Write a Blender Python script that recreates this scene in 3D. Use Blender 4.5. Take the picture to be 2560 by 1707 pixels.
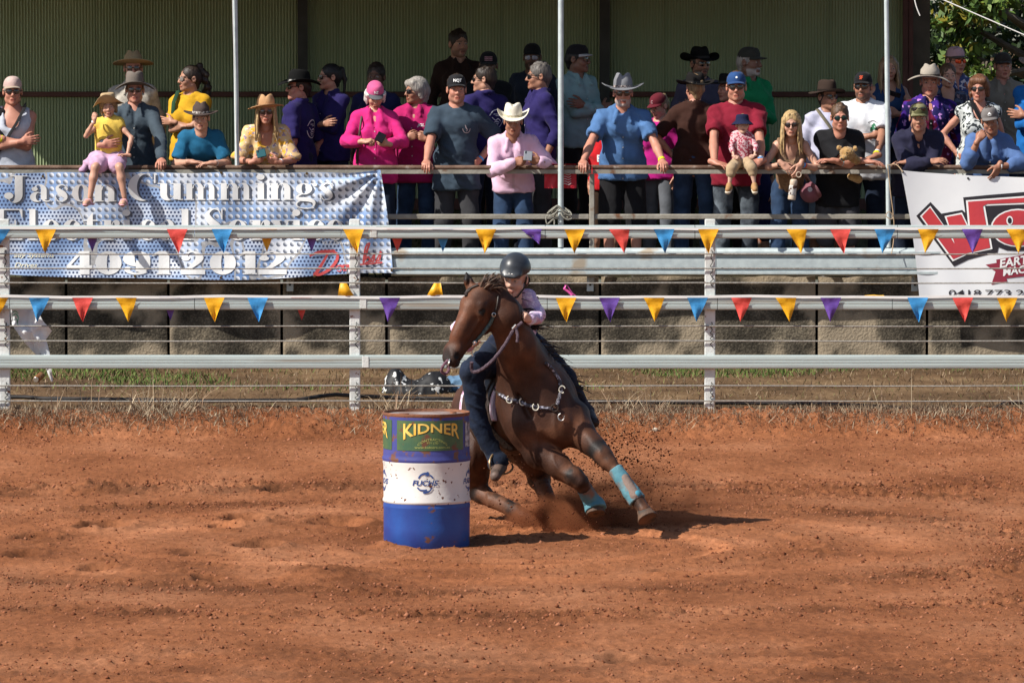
import bpy, bmesh, math, random
import numpy as np
from mathutils import Vector, Matrix

for _o in list(bpy.data.objects):
    bpy.data.objects.remove(_o, do_unlink=True)
scene = bpy.context.scene
rnd = random.Random(7)
nrg = np.random.default_rng(11)
R = math.radians

# ------------------------------------------------------------------ camera
FPX = 13600.0            # focal length in pixels of the 2560 px wide photograph
CAM_H = 3.43
PITCH = math.atan((853.5 - 75.0) / FPX)
cam_d = bpy.data.cameras.new('camera')
cam = bpy.data.objects.new('camera', cam_d)
scene.collection.objects.link(cam)
cam.location = (0, 0, CAM_H)
cam.rotation_euler = (math.pi / 2 - PITCH, 0, 0)
cam_d.sensor_width = 36.0
cam_d.lens = FPX / 2560.0 * 36.0
cam_d.clip_start = 0.5
cam_d.clip_end = 3000.0
scene.camera = cam

# ------------------------------------------------------------------ daylight
SUN_EL, SUN_AZ = R(44), R(27)        # azimuth: 0 = from the left, + = from the viewer's side
to_sun = Vector((-math.cos(SUN_AZ) * math.cos(SUN_EL), -math.sin(SUN_AZ) * math.cos(SUN_EL), math.sin(SUN_EL)))
world = bpy.data.worlds.new('World')
scene.world = world
world.use_nodes = True
_wn = world.node_tree.nodes
_sky = _wn.new('ShaderNodeTexSky')
_sky.sky_type = 'NISHITA'
_sky.sun_disc = False
_sky.sun_elevation = SUN_EL
_sky.sun_rotation = math.atan2(to_sun.x, to_sun.y)
_sky.air_density = 1.0
_sky.dust_density = 1.0
_sky.ozone_density = 1.0
world.node_tree.links.new(_sky.outputs[0], _wn['Background'].inputs[0])
_wn['Background'].inputs[1].default_value = 0.086
sun_d = bpy.data.lights.new('sun', 'SUN')
sun_d.energy = 5.0
sun_d.angle = R(0.53)
sun_d.color = (1.0, 0.95, 0.87)
sun = bpy.data.objects.new('sun', sun_d)
scene.collection.objects.link(sun)
sun.rotation_euler = to_sun.to_track_quat('Z', 'Y').to_euler()
sun.location = (-20, 10, 30)
scene.view_settings.view_transform = 'Standard'
scene.view_settings.look = 'None'
scene.view_settings.exposure = 0.0
scene.view_settings.gamma = 1.0
scene.view_settings.use_curve_mapping = False
scene.render.engine = 'CYCLES'
scene.cycles.max_bounces = 6
scene.cycles.diffuse_bounces = 3
scene.cycles.volume_bounces = 1
scene.cycles.use_denoising = True
scene.view_settings.exposure = 0.46

# ------------------------------------------------------------------ measuring helpers
_cp, _sp = math.cos(PITCH), math.sin(PITCH)
def P(px, py, Y):
    """world point on plane y=Y seen at photo pixel (px,py): used for measuring only"""
    dx, dz = (px - 1280.0) / FPX, -(py - 853.5) / FPX
    d = Vector((dx, _cp + dz * _sp, -_sp + dz * _cp))
    t = Y / d.y
    return Vector((d.x * t, Y, CAM_H + d.z * t))
def M(Y):
    return Y / FPX          # metres per photo pixel at distance Y
def V3(*a):
    return np.array(a, float)

# ------------------------------------------------------------------ scene-graph helpers
coll = scene.collection
def tag(o, label=None, cat=None, group=None, kind=None):
    if label: o['label'] = label
    if cat: o['category'] = cat
    if group: o['group'] = group
    if kind: o['kind'] = kind
    return o
def empty(name, loc, label=None, cat=None, group=None, kind=None):
    o = bpy.data.objects.new(name, None)
    o.empty_display_size = 0.1
    coll.objects.link(o)
    o.location = loc
    return tag(o, label, cat, group, kind)
def origin_of(p):
    v = Vector((0, 0, 0))
    while p is not None:
        v += p.location
        p = p.parent
    return v
def mesh_obj(name, verts, faces, mats, parent=None, smooth=True, mi=None, loc=None, cols=None, auto=None):
    """verts in WORLD coordinates"""
    off = origin_of(parent) if parent is not None else Vector((0, 0, 0))
    l = Vector((0, 0, 0))
    if parent is None and loc is not None:
        l = Vector(loc)
        off = l
    v = np.asarray(verts, np.float64) - np.array(off)
    me = bpy.data.meshes.new(name)
    if isinstance(faces, np.ndarray):
        n, k = faces.shape
        me.vertices.add(len(v))
        me.vertices.foreach_set('co', v.astype(np.float32).ravel())
        me.loops.add(n * k)
        me.loops.foreach_set('vertex_index', faces.astype(np.int32).ravel())
        me.polygons.add(n)
        me.polygons.foreach_set('loop_start', np.arange(0, n * k, k, dtype=np.int32))
        me.polygons.foreach_set('loop_total', np.full(n, k, np.int32))
        me.update(calc_edges=True)
        me.validate()
    else:
        me.from_pydata(v.tolist(), [], faces)
        me.update()
    if not isinstance(mats, (list, tuple)):
        mats = [mats]
    for m in mats:
        me.materials.append(m)
    if mi is not None:
        me.polygons.foreach_set('material_index', np.asarray(mi, np.int32))
    if cols is not None:
        at = me.color_attributes.new('Col', 'FLOAT_COLOR', 'POINT')
        c4 = np.ones((len(v), 4), np.float32)
        c4[:, :3] = cols
        at.data.foreach_set('color', c4.ravel())
    if smooth:
        if auto is not None:
            me.set_sharp_from_angle(angle=R(auto))
            me.polygons.foreach_set('use_smooth', np.ones(len(me.polygons), bool))
        else:
            me.polygons.foreach_set('use_smooth', np.ones(len(me.polygons), bool))
    o = bpy.data.objects.new(name, me)
    coll.objects.link(o)
    if parent is not None:
        o.parent = parent
    else:
        o.location = l
    return o
def copy_part(o, parent, loc):
    c = o.copy()
    coll.objects.link(c)
    c.parent = parent
    c.location = loc
    return c

class MB:
    """collects polygons in world coordinates"""
    def __init__(s):
        s.v = []; s.f = []; s.m = []
    def add(s, vs, fs, mi=0):
        b = len(s.v)
        s.v.extend([tuple(map(float, q)) for q in vs])
        for f in fs:
            s.f.append(tuple(i + b for i in f)); s.m.append(mi)
        return s
    def box(s, c, d, mi=0, rot=None, bev=0.0):
        hx, hy, hz = d[0] / 2, d[1] / 2, d[2] / 2
        if bev > 0:
            b = min(bev, hx * .9, hy * .9, hz * .9)
            vs = []
            for z, ins in ((-hz, b), (-hz + b, 0), (hz - b, 0), (hz, b)):
                ax, ay = hx - ins, hy - ins
                c2 = b if ins == 0 else b * .6
                vs += [(-ax + c2, -ay, z), (ax - c2, -ay, z), (ax, -ay + c2, z), (ax, ay - c2, z), (ax - c2, ay, z), (-ax + c2, ay, z), (-ax, ay - c2, z), (-ax, -ay + c2, z)]
            fs = [tuple(range(7, -1, -1)), tuple(range(24, 32))]
            for k in range(3):
                for i in range(8):
                    j = (i + 1) % 8
                    fs.append((k * 8 + i, k * 8 + j, k * 8 + 8 + j, k * 8 + 8 + i))
        else:
            vs = [(x * hx, y * hy, z * hz) for z in (-1, 1) for x, y in ((-1, -1), (1, -1), (1, 1), (-1, 1))]
            fs = [(3, 2, 1, 0), (4, 5, 6, 7), (0, 1, 5, 4), (1, 2, 6, 5), (2, 3, 7, 6), (3, 0, 4, 7)]
        c = Vector(c)
        if rot is not None:
            vs = [rot @ Vector(q) + c for q in vs]
        else:
            vs = [Vector(q) + c for q in vs]
        return s.add(vs, fs, mi)
    def tube(s, pts, r, n=6, mi=0, caps=True, flat=1.0):
        pts = [Vector(p) for p in pts]
        rs = r if hasattr(r, '__len__') else [r] * len(pts)
        vs = []; fs = []
        up0 = None
        for i, p in enumerate(pts):
            a = pts[max(i - 1, 0)]; b = pts[min(i + 1, len(pts) - 1)]
            t = (b - a)
            if t.length < 1e-9: t = Vector((0, 0, 1))
            t.normalize()
            if up0 is None:
                up0 = Vector((0, 0, 1)) if abs(t.z) < .9 else Vector((0, 1, 0))
            sd = t.cross(up0)
            if sd.length < 1e-6: sd = t.cross(Vector((1, 0, 0)))
            sd.normalize()
            up = sd.cross(t).normalized()
            up0 = up
            for k in range(n):
                an = 2 * math.pi * k / n
                vs.append(p + sd * (math.cos(an) * rs[i]) + up * (math.sin(an) * rs[i] * flat))
        for i in range(len(pts) - 1):
            for k in range(n):
                k2 = (k + 1) % n
                fs.append((i * n + k, i * n + k2, (i + 1) * n + k2, (i + 1) * n + k))
        if caps:
            fs.append(tuple(range(n - 1, -1, -1)))
            fs.append(tuple((len(pts) - 1) * n + k for k in range(n)))
        return s.add(vs, fs, mi)
    def ext_x(s, prof, x0, x1, mi=0, nx=1, fn=None):
        """extrude closed profile [(y,z)] along X"""
        n = len(prof); vs = []; fs = []
        for i in range(nx + 1):
            x = x0 + (x1 - x0) * i / nx
            for (y, z) in prof:
                q = (x, y, z)
                vs.append(fn(*q) if fn else q)
        for i in range(nx):
            for k in range(n):
                k2 = (k + 1) % n
                fs.append((i * n + k, (i + 1) * n + k, (i + 1) * n + k2, i * n + k2))
        fs.append(tuple(range(n))); fs.append(tuple(nx * n + k for k in range(n - 1, -1, -1)))
        return s.add(vs, fs, mi)
    def obj(s, name, mats, parent=None, smooth=True, auto=40, loc=None):
        return mesh_obj(name, s.v, s.f, mats, parent, smooth, mi=s.m, loc=loc, auto=auto)

# ------------------------------------------------------------------ noise (numpy)
_tab = nrg.random(4096)
_perm = nrg.permutation(4096)
def _h3(ix, iy, iz):
    return _tab[_perm[(_perm[(_perm[ix & 4095] + iy) & 4095] + iz) & 4095]]
def vnoise(x, y, z=None):
    """value noise in 0..1"""
    x = np.asarray(x, float); y = np.asarray(y, float)
    z = np.zeros_like(x) if z is None else np.asarray(z, float)
    xi, yi, zi = np.floor(x).astype(int), np.floor(y).astype(int), np.floor(z).astype(int)
    fx, fy, fz = x - xi, y - yi, z - zi
    fx, fy, fz = [f * f * (3 - 2 * f) for f in (fx, fy, fz)]
    r = 0
    for dx in (0, 1):
        for dy in (0, 1):
            for dz in (0, 1):
                r = r + _h3(xi + dx, yi + dy, zi + dz) * (fx if dx else 1 - fx) * (fy if dy else 1 - fy) * (fz if dz else 1 - fz)
    return r
def fbm(x, y, z=None, o=4, g=0.5):
    a, s, t = 1.0, 0.0, 0.0
    for i in range(o):
        s = s + a * vnoise(np.asarray(x) * 2 ** i + 17.3 * i, np.asarray(y) * 2 ** i + 5.1 * i, None if z is None else np.asarray(z) * 2 ** i)
        t += a; a *= g
    return s / t

# ------------------------------------------------------------------ signed-distance modelling
def nrm(v):
    v = np.asarray(v, float); return v / (np.linalg.norm(v) + 1e-12)
class SDF:
    def __init__(s):
        s.ops = []
    def cone(s, a, b, ra, rb, k=0.02, sub=False):
        s.ops.append(('c', V3(*a), V3(*b), ra, rb, k, sub)); return s
    def ell(s, c, rad, B=None, k=0.02, sub=False):
        s.ops.append(('e', V3(*c), V3(*rad), np.eye(3) if B is None else np.asarray(B, float), None, k, sub)); return s
    def sph(s, c, r, k=0.02, sub=False):
        return s.cone(c, c, r, r, k, sub)
    def plane(s, p, n):      # keep the side opposite to n
        s.ops.append(('p', V3(*p), nrm(n), 0, 0, 0, True)); return s
    def bounds(s):
        lo, hi = np.full(3, 1e9), np.full(3, -1e9)
        for o in s.ops:
            if o[6]: continue
            l, h_ = s._bb(o)
            lo = np.minimum(lo, l); hi = np.maximum(hi, h_)
        return lo, hi
    @staticmethod
    def _bb(o):
        if o[0] == 'c':
            _, a, b, ra, rb, k, _s = o
            return np.minimum(a - ra, b - rb), np.maximum(a + ra, b + rb)
        _, c, rad, B, _n, k, _s = o
        e = np.sqrt(((B.T * rad) ** 2).sum(1))   # rows of B are axes
        return c - e, c + e
    def mesh(s, h, infl=0.0, pad=2):
        lo, hi = s.bounds()
        lo = lo - infl - pad * h - .004; hi = hi + infl + pad * h + .004
        n = np.ceil((hi - lo) / h).astype(int) + 1
        F = np.full(n, 1.0, np.float32)
        ax = [lo[i] + h * np.arange(n[i]) for i in range(3)]
        for o in s.ops:
            if o[0] == 'p':
                _, p, nn, *_r = o
                d = (ax[0][:, None, None] - p[0]) * nn[0] + (ax[1][None, :, None] - p[1]) * nn[1] + (ax[2][None, None, :] - p[2]) * nn[2]
                F = np.maximum(F, d.astype(np.float32)); continue
            l, hh = s._bb(o)
            k = o[5]; mgn = infl + k + 2.5 * h
            i0 = np.maximum(np.floor((l - mgn - lo) / h).astype(int), 0)
            i1 = np.minimum(np.ceil((hh + mgn - lo) / h).astype(int) + 1, n)
            if (i1 <= i0).any(): continue
            sl = tuple(slice(i0[i], i1[i]) for i in range(3))
            x = ax[0][sl[0]][:, None, None].astype(np.float32); y = ax[1][sl[1]][None, :, None].astype(np.float32); z = ax[2][sl[2]][None, None, :].astype(np.float32)
            if o[0] == 'c':
                _, a, b, ra, rb, k, sub = o
                ba = b - a; L2 = float(ba @ ba)
                px, py, pz = x - np.float32(a[0]), y - np.float32(a[1]), z - np.float32(a[2])
                if L2 < 1e-10:
                    d = np.sqrt(px * px + py * py + pz * pz) - np.float32(ra)
                else:
                    t = np.clip((px * np.float32(ba[0]) + py * np.float32(ba[1]) + pz * np.float32(ba[2])) / np.float32(L2), 0, 1)
                    qx, qy, qz = px - t * np.float32(ba[0]), py - t * np.float32(ba[1]), pz - t * np.float32(ba[2])
                    d = np.sqrt(qx * qx + qy * qy + qz * qz) - (np.float32(ra) + t * np.float32(rb - ra))
            else:
                _, c, rad, B, _n, k, sub = o
                px, py, pz = x - np.float32(c[0]), y - np.float32(c[1]), z - np.float32(c[2])
                u = [(px * np.float32(B[i, 0]) + py * np.float32(B[i, 1]) + pz * np.float32(B[i, 2])) for i in range(3)]
                k0 = np.sqrt(sum((u[i] / np.float32(rad[i])) ** 2 for i in range(3)))
                k1 = np.sqrt(sum((u[i] / np.float32(rad[i] ** 2)) ** 2 for i in range(3)))
                d = k0 * (k0 - 1) / np.maximum(k1, 1e-6)
            if sub:
                d = -d - np.float32(infl) * 0
                f = F[sl]
                if k > 0:
                    hq = np.maximum(k - np.abs(f - d), 0) / k
                    F[sl] = np.maximum(f, d) + hq * hq * k * .25
                else:
                    F[sl] = np.maximum(f, d)
            else:
                d = d - np.float32(infl)
                f = F[sl]
                if k > 0:
                    hq = np.maximum(k - np.abs(f - d), 0) / k
                    F[sl] = np.minimum(f, d) - hq * hq * k * .25
                else:
                    F[sl] = np.minimum(f, d)
        return surface_nets(F, lo, h)

_E = [((0,0,0),(1,0,0)),((0,1,0),(1,1,0)),((0,0,1),(1,0,1)),((0,1,1),(1,1,1)),((0,0,0),(0,1,0)),((1,0,0),(1,1,0)),((0,0,1),(0,1,1)),((1,0,1),(1,1,1)),((0,0,0),(0,0,1)),((1,0,0),(1,0,1)),((0,1,0),(0,1,1)),((1,1,0),(1,1,1))]
def surface_nets(F, o, h):
    S = F < 0
    n = np.array(F.shape)
    cnt = np.zeros(n - 1, np.int8)
    for i in (0, 1):
        for j in (0, 1):
            for k in (0, 1):
                cnt += S[i:n[0]-1+i, j:n[1]-1+j, k:n[2]-1+k]
    act = (cnt > 0) & (cnt < 8)
    ids = np.argwhere(act)
    idx = np.full(n - 1, -1, np.int64); idx[act] = np.arange(len(ids))
    acc = np.zeros((len(ids), 3)); num = np.zeros(len(ids))
    for a, b in _E:
        a = np.array(a); b = np.array(b)
        ia = ids + a; ib = ids + b
        fa = F[ia[:, 0], ia[:, 1], ia[:, 2]].astype(float); fb = F[ib[:, 0], ib[:, 1], ib[:, 2]].astype(float)
        m = (fa < 0) != (fb < 0)
        t = np.where(m, fa / np.where(fa == fb, 1, fa - fb), 0)
        acc += (a + t[:, None] * (b - a)) * m[:, None]; num += m
    v = o + h * (ids + acc / np.maximum(num, 1)[:, None])
    fs = []
    for ax in range(3):
        sl0 = [slice(1, -1)] * 3; sl0[ax] = slice(0, -1); sl1 = list(sl0); sl1[ax] = slice(1, None)
        A = S[tuple(sl0)]; B = S[tuple(sl1)]
        e = np.argwhere(A != B)
        if not len(e): continue
        fl = A[e[:, 0], e[:, 1], e[:, 2]]
        u, w = (ax + 1) % 3, (ax + 2) % 3
        base = e.copy(); base[:, u] += 1; base[:, w] += 1
        q = []
        for du, dw in ((-1, -1), (0, -1), (0, 0), (-1, 0)):
            c = base.copy(); c[:, u] += du; c[:, w] += dw
            q.append(idx[c[:, 0], c[:, 1], c[:, 2]])
        q = np.stack(q, 1)
        q[~fl] = q[~fl][:, ::-1]
        fs.append(q)
    f = np.concatenate(fs) if fs else np.zeros((0, 4), int)
    f = f[(f >= 0).all(1)]
    return v, f
def vnormals(v, f):
    n = np.cross(v[f[:, 2]] - v[f[:, 0]], v[f[:, 3]] - v[f[:, 1]])
    o = np.zeros_like(v)
    for k in range(4):
        np.add.at(o, f[:, k], n)
    return o / (np.linalg.norm(o, axis=1, keepdims=True) + 1e-12)
def join(parts):
    """join [(v,f,col)] quad meshes"""
    V, F, C, b = [], [], [], 0
    for v, f, c in parts:
        V.append(v); F.append(f + b); b += len(v)
        C.append(np.broadcast_to(np.asarray(c, float), (len(v), 3)))
    return np.concatenate(V), np.concatenate(F), np.concatenate(C)

# ------------------------------------------------------------------ materials
def nodes_of(name):
    m = bpy.data.materials.new(name)
    m.use_nodes = True
    nt = m.node_tree
    return m, nt, nt.nodes, nt.links, nt.nodes['Principled BSDF']
def nd(ns, typ, **kw):
    n = ns.new(typ)
    for k, v in kw.items():
        if k.startswith('i_'):
            n.inputs[k[2:].replace('_', ' ')].default_value = v
        else:
            setattr(n, k, v)
    return n
def c4(c):
    return (c[0], c[1], c[2], 1.0)
_mcache = {}
def mat(name, c, c2=None, ns=6.0, rough=.7, metal=0.0, bump=0.0, bs=60.0, spec=.3, attr=False, stretch=(1, 1, 1), lo=.35, hi=.65, det=4.0, bdist=.01, sheen=0.0, c3=None, n3=25.0, lo3=.62, hi3=.68, trans=0.0, coat=0.0):
    """noise-mixed principled material in object coordinates"""
    key = name
    if key in _mcache: return _mcache[key]
    m, nt, N, L, b = nodes_of(name)
    tc = nd(N, 'ShaderNodeTexCoord')
    mp = nd(N, 'ShaderNodeMapping'); mp.inputs['Scale'].default_value = stretch
    L.new(tc.outputs['Object'], mp.inputs['Vector'])
    col = None
    if attr:
        at = nd(N, 'ShaderNodeVertexColor'); at.layer_name = 'Col'
        col = at.outputs['Color']
        if c2 is not None:      # c2 = multiplicative variation
            nz = nd(N, 'ShaderNodeTexNoise', i_Scale=ns, i_Detail=det)
            L.new(mp.outputs[0], nz.inputs['Vector'])
            mx = nd(N, 'ShaderNodeMix', data_type='RGBA', blend_type='MULTIPLY')
            mx.inputs[0].default_value = 1
            rp = nd(N, 'ShaderNodeValToRGB')
            rp.color_ramp.elements[0].position = lo; rp.color_ramp.elements[1].position = hi
            rp.color_ramp.elements[0].color = c4(c2); rp.color_ramp.elements[1].color = c4(c)
            L.new(nz.outputs[0], rp.inputs[0])
            L.new(col, mx.inputs[6]); L.new(rp.outputs[0], mx.inputs[7])
            col = mx.outputs[2]
    elif c2 is not None:
        nz = nd(N, 'ShaderNodeTexNoise', i_Scale=ns, i_Detail=det)
        L.new(mp.outputs[0], nz.inputs['Vector'])
        rp = nd(N, 'ShaderNodeValToRGB')
        rp.color_ramp.elements[0].position = lo; rp.color_ramp.elements[1].position = hi
        rp.color_ramp.elements[0].color = c4(c); rp.color_ramp.elements[1].color = c4(c2)
        L.new(nz.outputs[0], rp.inputs[0])
        col = rp.outputs[0]
    if c3 is not None:
        nz = nd(N, 'ShaderNodeTexNoise', i_Scale=n3, i_Detail=3.0)
        L.new(mp.outputs[0], nz.inputs['Vector'])
        rp = nd(N, 'ShaderNodeValToRGB')
        rp.color_ramp.elements[0].position = lo3; rp.color_ramp.elements[1].position = hi3
        L.new(nz.outputs[0], rp.inputs[0])
        mx = nd(N, 'ShaderNodeMix', data_type='RGBA')
        L.new(rp.outputs[0], mx.inputs[0])
        if col is None: mx.inputs[6].default_value = c4(c)
        else: L.new(col, mx.inputs[6])
        mx.inputs[7].default_value = c4(c3)
        col = mx.outputs[2]
    if col is None: b.inputs['Base Color'].default_value = c4(c)
    else: L.new(col, b.inputs['Base Color'])
    b.inputs['Roughness'].default_value = rough
    b.inputs['Metallic'].default_value = metal
    b.inputs['Specular IOR Level'].default_value = spec
    if sheen: b.inputs['Sheen Weight'].default_value = sheen
    if coat: b.inputs['Coat Weight'].default_value = coat
    if bump:
        nz = nd(N, 'ShaderNodeTexNoise', i_Scale=bs, i_Detail=4.0)
        L.new(mp.outputs[0], nz.inputs['Vector'])
        bp = nd(N, 'ShaderNodeBump', i_Strength=bump, i_Distance=bdist)
        L.new(nz.outputs[0], bp.inputs['Height'])
        L.new(bp.outputs[0], b.inputs['Normal'])
    _mcache[key] = m
    return m
def darker(c, k=.75):
    return (c[0] * k, c[1] * k, c[2] * k)
def cloth(name, c, k=.8, ns=9, bump=.35, bs=35, rough=.85, sheen=.05):
    return mat(name, c, darker(c, k), ns=ns, rough=rough, bump=bump, bs=bs, spec=.15, sheen=sheen, bdist=.006)
# ================================================================== SETTING
BX, BY = -0.572, 36.28           # barrel centre on the dirt
def smooth(a, b, x):
    t = np.clip((np.asarray(x, float) - a) / (b - a), 0, 1); return t * t * (3 - 2 * t)
HOOF = []
for _px, _py, _r, _d in [(275, 1318, .16, .05), (225, 1322, .1, .03), (620, 1306, .17, .06), (560, 1325, .11, .05), (690, 1318, .2, -.03), (850, 1312, .2, .045), (90, 1346, .14, .035),
                         (650, 1370, .16, .04), (705, 1372, .1, -.02), (480, 1387, .13, .015), (240, 1426, .12, .03), (430, 1440, .3, -.035), (520, 1455, .1, .02), (790, 1442, .26, -.05), (860, 1452, .2, -.03),
                         (60, 1390, .12, .03), (1210, 1352, .11, -.05), (2060, 1383, .08, .02), (1660, 1433, .08, .02), (1730, 1308, .1, .02), (935, 1394, .08, .02), (1545, 1650, .12, .02), (330, 1270, .1, .02), (690, 1226, .14, .03), (240, 1222, .14, -.02)]:
    HOOF.append((_px, _py, _r, _d))
HOOF = [(P(px, py, CAM_H * FPX / (py - 75.0)).x, CAM_H * FPX / (py - 75.0), r, d) for px, py, r, d in HOOF]
def z_arena(x, y, fine=True):
    x = np.asarray(x, float); y = np.asarray(y, float)
    edge = (fbm(x * 1.7, y * 0 + 3.3, o=3) - .5) * .35
    z = .10 * smooth(39.5, 44.2, y) + .16 * smooth(44.25 + edge, 44.95 + edge, y)
    if not fine: return z
    z = z + .030 * (fbm(x * .5, y * .45 + 9, o=2) - .5)
    rr = np.sqrt((x - BX) ** 2 + ((y - BY) * 1.75) ** 2); th = np.arctan2((y - BY) * 1.75, x - BX)
    wl = smooth(38.6, 40.2, y) * .9
    z = z + .014 * (1 - wl) * (fbm(np.cos(th) * 2.2 + 5, rr * 5.2 + np.sin(th) * .7, o=3) - .5) + .012 * wl * (fbm(x * .7, y * 6.0, o=3) - .5)    # drag lines
    # rough, cloddy bands
    rho = np.sqrt(((x - BX) / 4.1) ** 2 + ((y - BY) / 3.2) ** 2)
    band = np.exp(-((rho - 1.0 - .12 * (vnoise(x * .6, y * .6) - .5)) / .07) ** 2) + .8 * np.exp(-((rho - 1.42) / .10) ** 2) + .5 * np.exp(-((rho - .62) / .05) ** 2)
    band = band + .9 * np.exp(-((y - 40.6 - .35 * (vnoise(x * .7, y * 0) - .5)) / .38) ** 2) + .35 * smooth(31.2, 29.8, y) + .7 * smooth(44.0, 44.6, y)
    rough = np.clip(band * (.35 + 1.1 * vnoise(x * 1.3, y * 1.0)) + .12, 0, 1.2)
    cl = fbm(x * 21, y * 14, o=3, g=.6)
    z = z + rough * (.060 * np.maximum(cl - .50, 0) * 1.7 + .016 * (cl - .5))
    ar = np.sqrt(((x - .15) / 1.32) ** 2 + ((y - 36.0) / 1.35) ** 2); z = z + .016 * np.exp(-((ar - 1.0) / .05) ** 2) - .014 * np.exp(-((ar - .86) / .08) ** 2) + .012 * np.exp(-((ar - 1.45) / .05) ** 2)
    z = z + .006 * (vnoise(x * 30, y * 20) - .5)
    for hx, hy, r, d in HOOF:
        q = ((x - hx) / r) ** 2 + ((y - hy) / (r * 1.9)) ** 2
        lump = .6 + .8 * vnoise(x * 20, y * 14)
        if d > 0: z = z - 2.6 * d * np.exp(-q * 1.8) * lump + .55 * d * np.exp(-((np.sqrt(q) - 1.2) / .3) ** 2) * lump
        else: z = z - .9 * d * np.exp(-q * 1.1) * lump
    # churned soil under the horse and round the drum
    q = ((x - .1) / .9) ** 2 + ((y - 37.2) / .8) ** 2
    z = z + .05 * np.exp(-q) * (cl - .4)
    rb = np.sqrt((x - BX) ** 2 + (y - BY) ** 2)
    w = np.exp(-(rb / .55) ** 4); z = z * (1 - .85 * w) - .012 * w
    z = z + .06 * np.exp(-((rb - .34) / .07) ** 2) * np.clip(vnoise(x * 6 + 3.4, y * 3) * 2.2 - .95, 0, 1.2)
    return z
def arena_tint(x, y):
    """soil darker in hoof holes, furrows and under the horse, pale dust on the worn track"""
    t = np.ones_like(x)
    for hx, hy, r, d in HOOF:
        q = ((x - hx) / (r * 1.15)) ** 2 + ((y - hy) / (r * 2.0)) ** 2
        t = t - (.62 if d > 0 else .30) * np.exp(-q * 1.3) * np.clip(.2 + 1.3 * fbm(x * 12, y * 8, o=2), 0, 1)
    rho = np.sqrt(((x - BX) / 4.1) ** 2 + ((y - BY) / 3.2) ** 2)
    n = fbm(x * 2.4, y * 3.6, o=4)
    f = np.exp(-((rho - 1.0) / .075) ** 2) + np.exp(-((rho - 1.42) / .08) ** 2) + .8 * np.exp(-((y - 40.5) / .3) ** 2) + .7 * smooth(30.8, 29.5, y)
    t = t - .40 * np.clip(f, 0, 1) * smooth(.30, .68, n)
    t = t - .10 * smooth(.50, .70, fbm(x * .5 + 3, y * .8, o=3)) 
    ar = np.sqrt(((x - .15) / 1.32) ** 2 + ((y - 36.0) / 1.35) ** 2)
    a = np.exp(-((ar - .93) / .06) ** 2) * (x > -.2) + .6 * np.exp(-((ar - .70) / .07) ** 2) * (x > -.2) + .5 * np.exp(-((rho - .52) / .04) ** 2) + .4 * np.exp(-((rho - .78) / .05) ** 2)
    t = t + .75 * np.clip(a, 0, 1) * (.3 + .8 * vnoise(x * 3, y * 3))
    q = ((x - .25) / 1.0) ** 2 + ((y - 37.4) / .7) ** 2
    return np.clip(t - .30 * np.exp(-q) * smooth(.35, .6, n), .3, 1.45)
def z_verge(x, y):
    return .25 + .10 * smooth(45.2, 49.6, y) - .05 * np.exp(-((np.asarray(y) - 46.1) / .35) ** 2) + .03 * (fbm(np.asarray(x) * 1.2, np.asarray(y) * 1.2, o=3) - .5)
def z_deck(x, y):
    return 1.15 + .45 * smooth(49.9, 55.6, y) + .02 * (fbm(np.asarray(x) * 1.5, np.asarray(y) * 1.5, o=2) - .5)

def ground_mat(name, cols, s1, s2, bump, bs, stretch=(1, 1, 1), tint=False):
    m, nt, N, L, b = nodes_of(name)
    tc = nd(N, 'ShaderNodeTexCoord'); mp = nd(N, 'ShaderNodeMapping'); mp.inputs['Scale'].default_value = stretch
    L.new(tc.outputs['Object'], mp.inputs[0])
    n1 = nd(N, 'ShaderNodeTexNoise', i_Scale=s1, i_Detail=5.0, i_Roughness=.6); L.new(mp.outputs[0], n1.inputs[0])
    rp = nd(N, 'ShaderNodeValToRGB')
    rp.color_ramp.elements[0].position = .32; rp.color_ramp.elements[0].color = c4(cols[0])
    rp.color_ramp.elements[1].position = .68; rp.color_ramp.elements[1].color = c4(cols[2])
    e = rp.color_ramp.elements.new(.5); e.color = c4(cols[1])
    L.new(n1.outputs[0], rp.inputs[0])
    n2 = nd(N, 'ShaderNodeTexNoise', i_Scale=s2, i_Detail=6.0, i_Roughness=.7); mq = nd(N, 'ShaderNodeMapping'); mq.inputs['Scale'].default_value = (1, .35, 1); L.new(tc.outputs['Object'], mq.inputs[0]); L.new(mq.outputs[0], n2.inputs[0])
    r2 = nd(N, 'ShaderNodeValToRGB')
    r2.color_ramp.elements[0].position = .3; r2.color_ramp.elements[0].color = (.62, .60, .58, 1)
    r2.color_ramp.elements[1].position = .7; r2.color_ramp.elements[1].color = (1.2, 1.2, 1.2, 1)
    L.new(n2.outputs[0], r2.inputs[0])
    mx = nd(N, 'ShaderNodeMix', data_type='RGBA', blend_type='MULTIPLY'); mx.inputs[0].default_value = 1
    L.new(rp.outputs[0], mx.inputs[6]); L.new(r2.outputs[0], mx.inputs[7])
    out = mx.outputs[2]
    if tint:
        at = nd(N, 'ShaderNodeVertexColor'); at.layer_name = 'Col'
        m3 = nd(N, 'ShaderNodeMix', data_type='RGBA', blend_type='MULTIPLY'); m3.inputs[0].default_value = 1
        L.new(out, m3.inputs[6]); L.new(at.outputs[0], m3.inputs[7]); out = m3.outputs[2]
    L.new(out, b.inputs['Base Color'])
    b.inputs['Roughness'].default_value = .95; b.inputs['Specular IOR Level'].default_value = .1
    n3 = nd(N, 'ShaderNodeTexNoise', i_Scale=bs, i_Detail=6.0, i_Roughness=.75); L.new(tc.outputs['Object'], n3.inputs[0])
    bp = nd(N, 'ShaderNodeBump', i_Strength=bump, i_Distance=.02)
    L.new(n3.outputs[0], bp.inputs['Height']); L.new(bp.outputs[0], b.inputs['Normal'])
    return m
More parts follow.
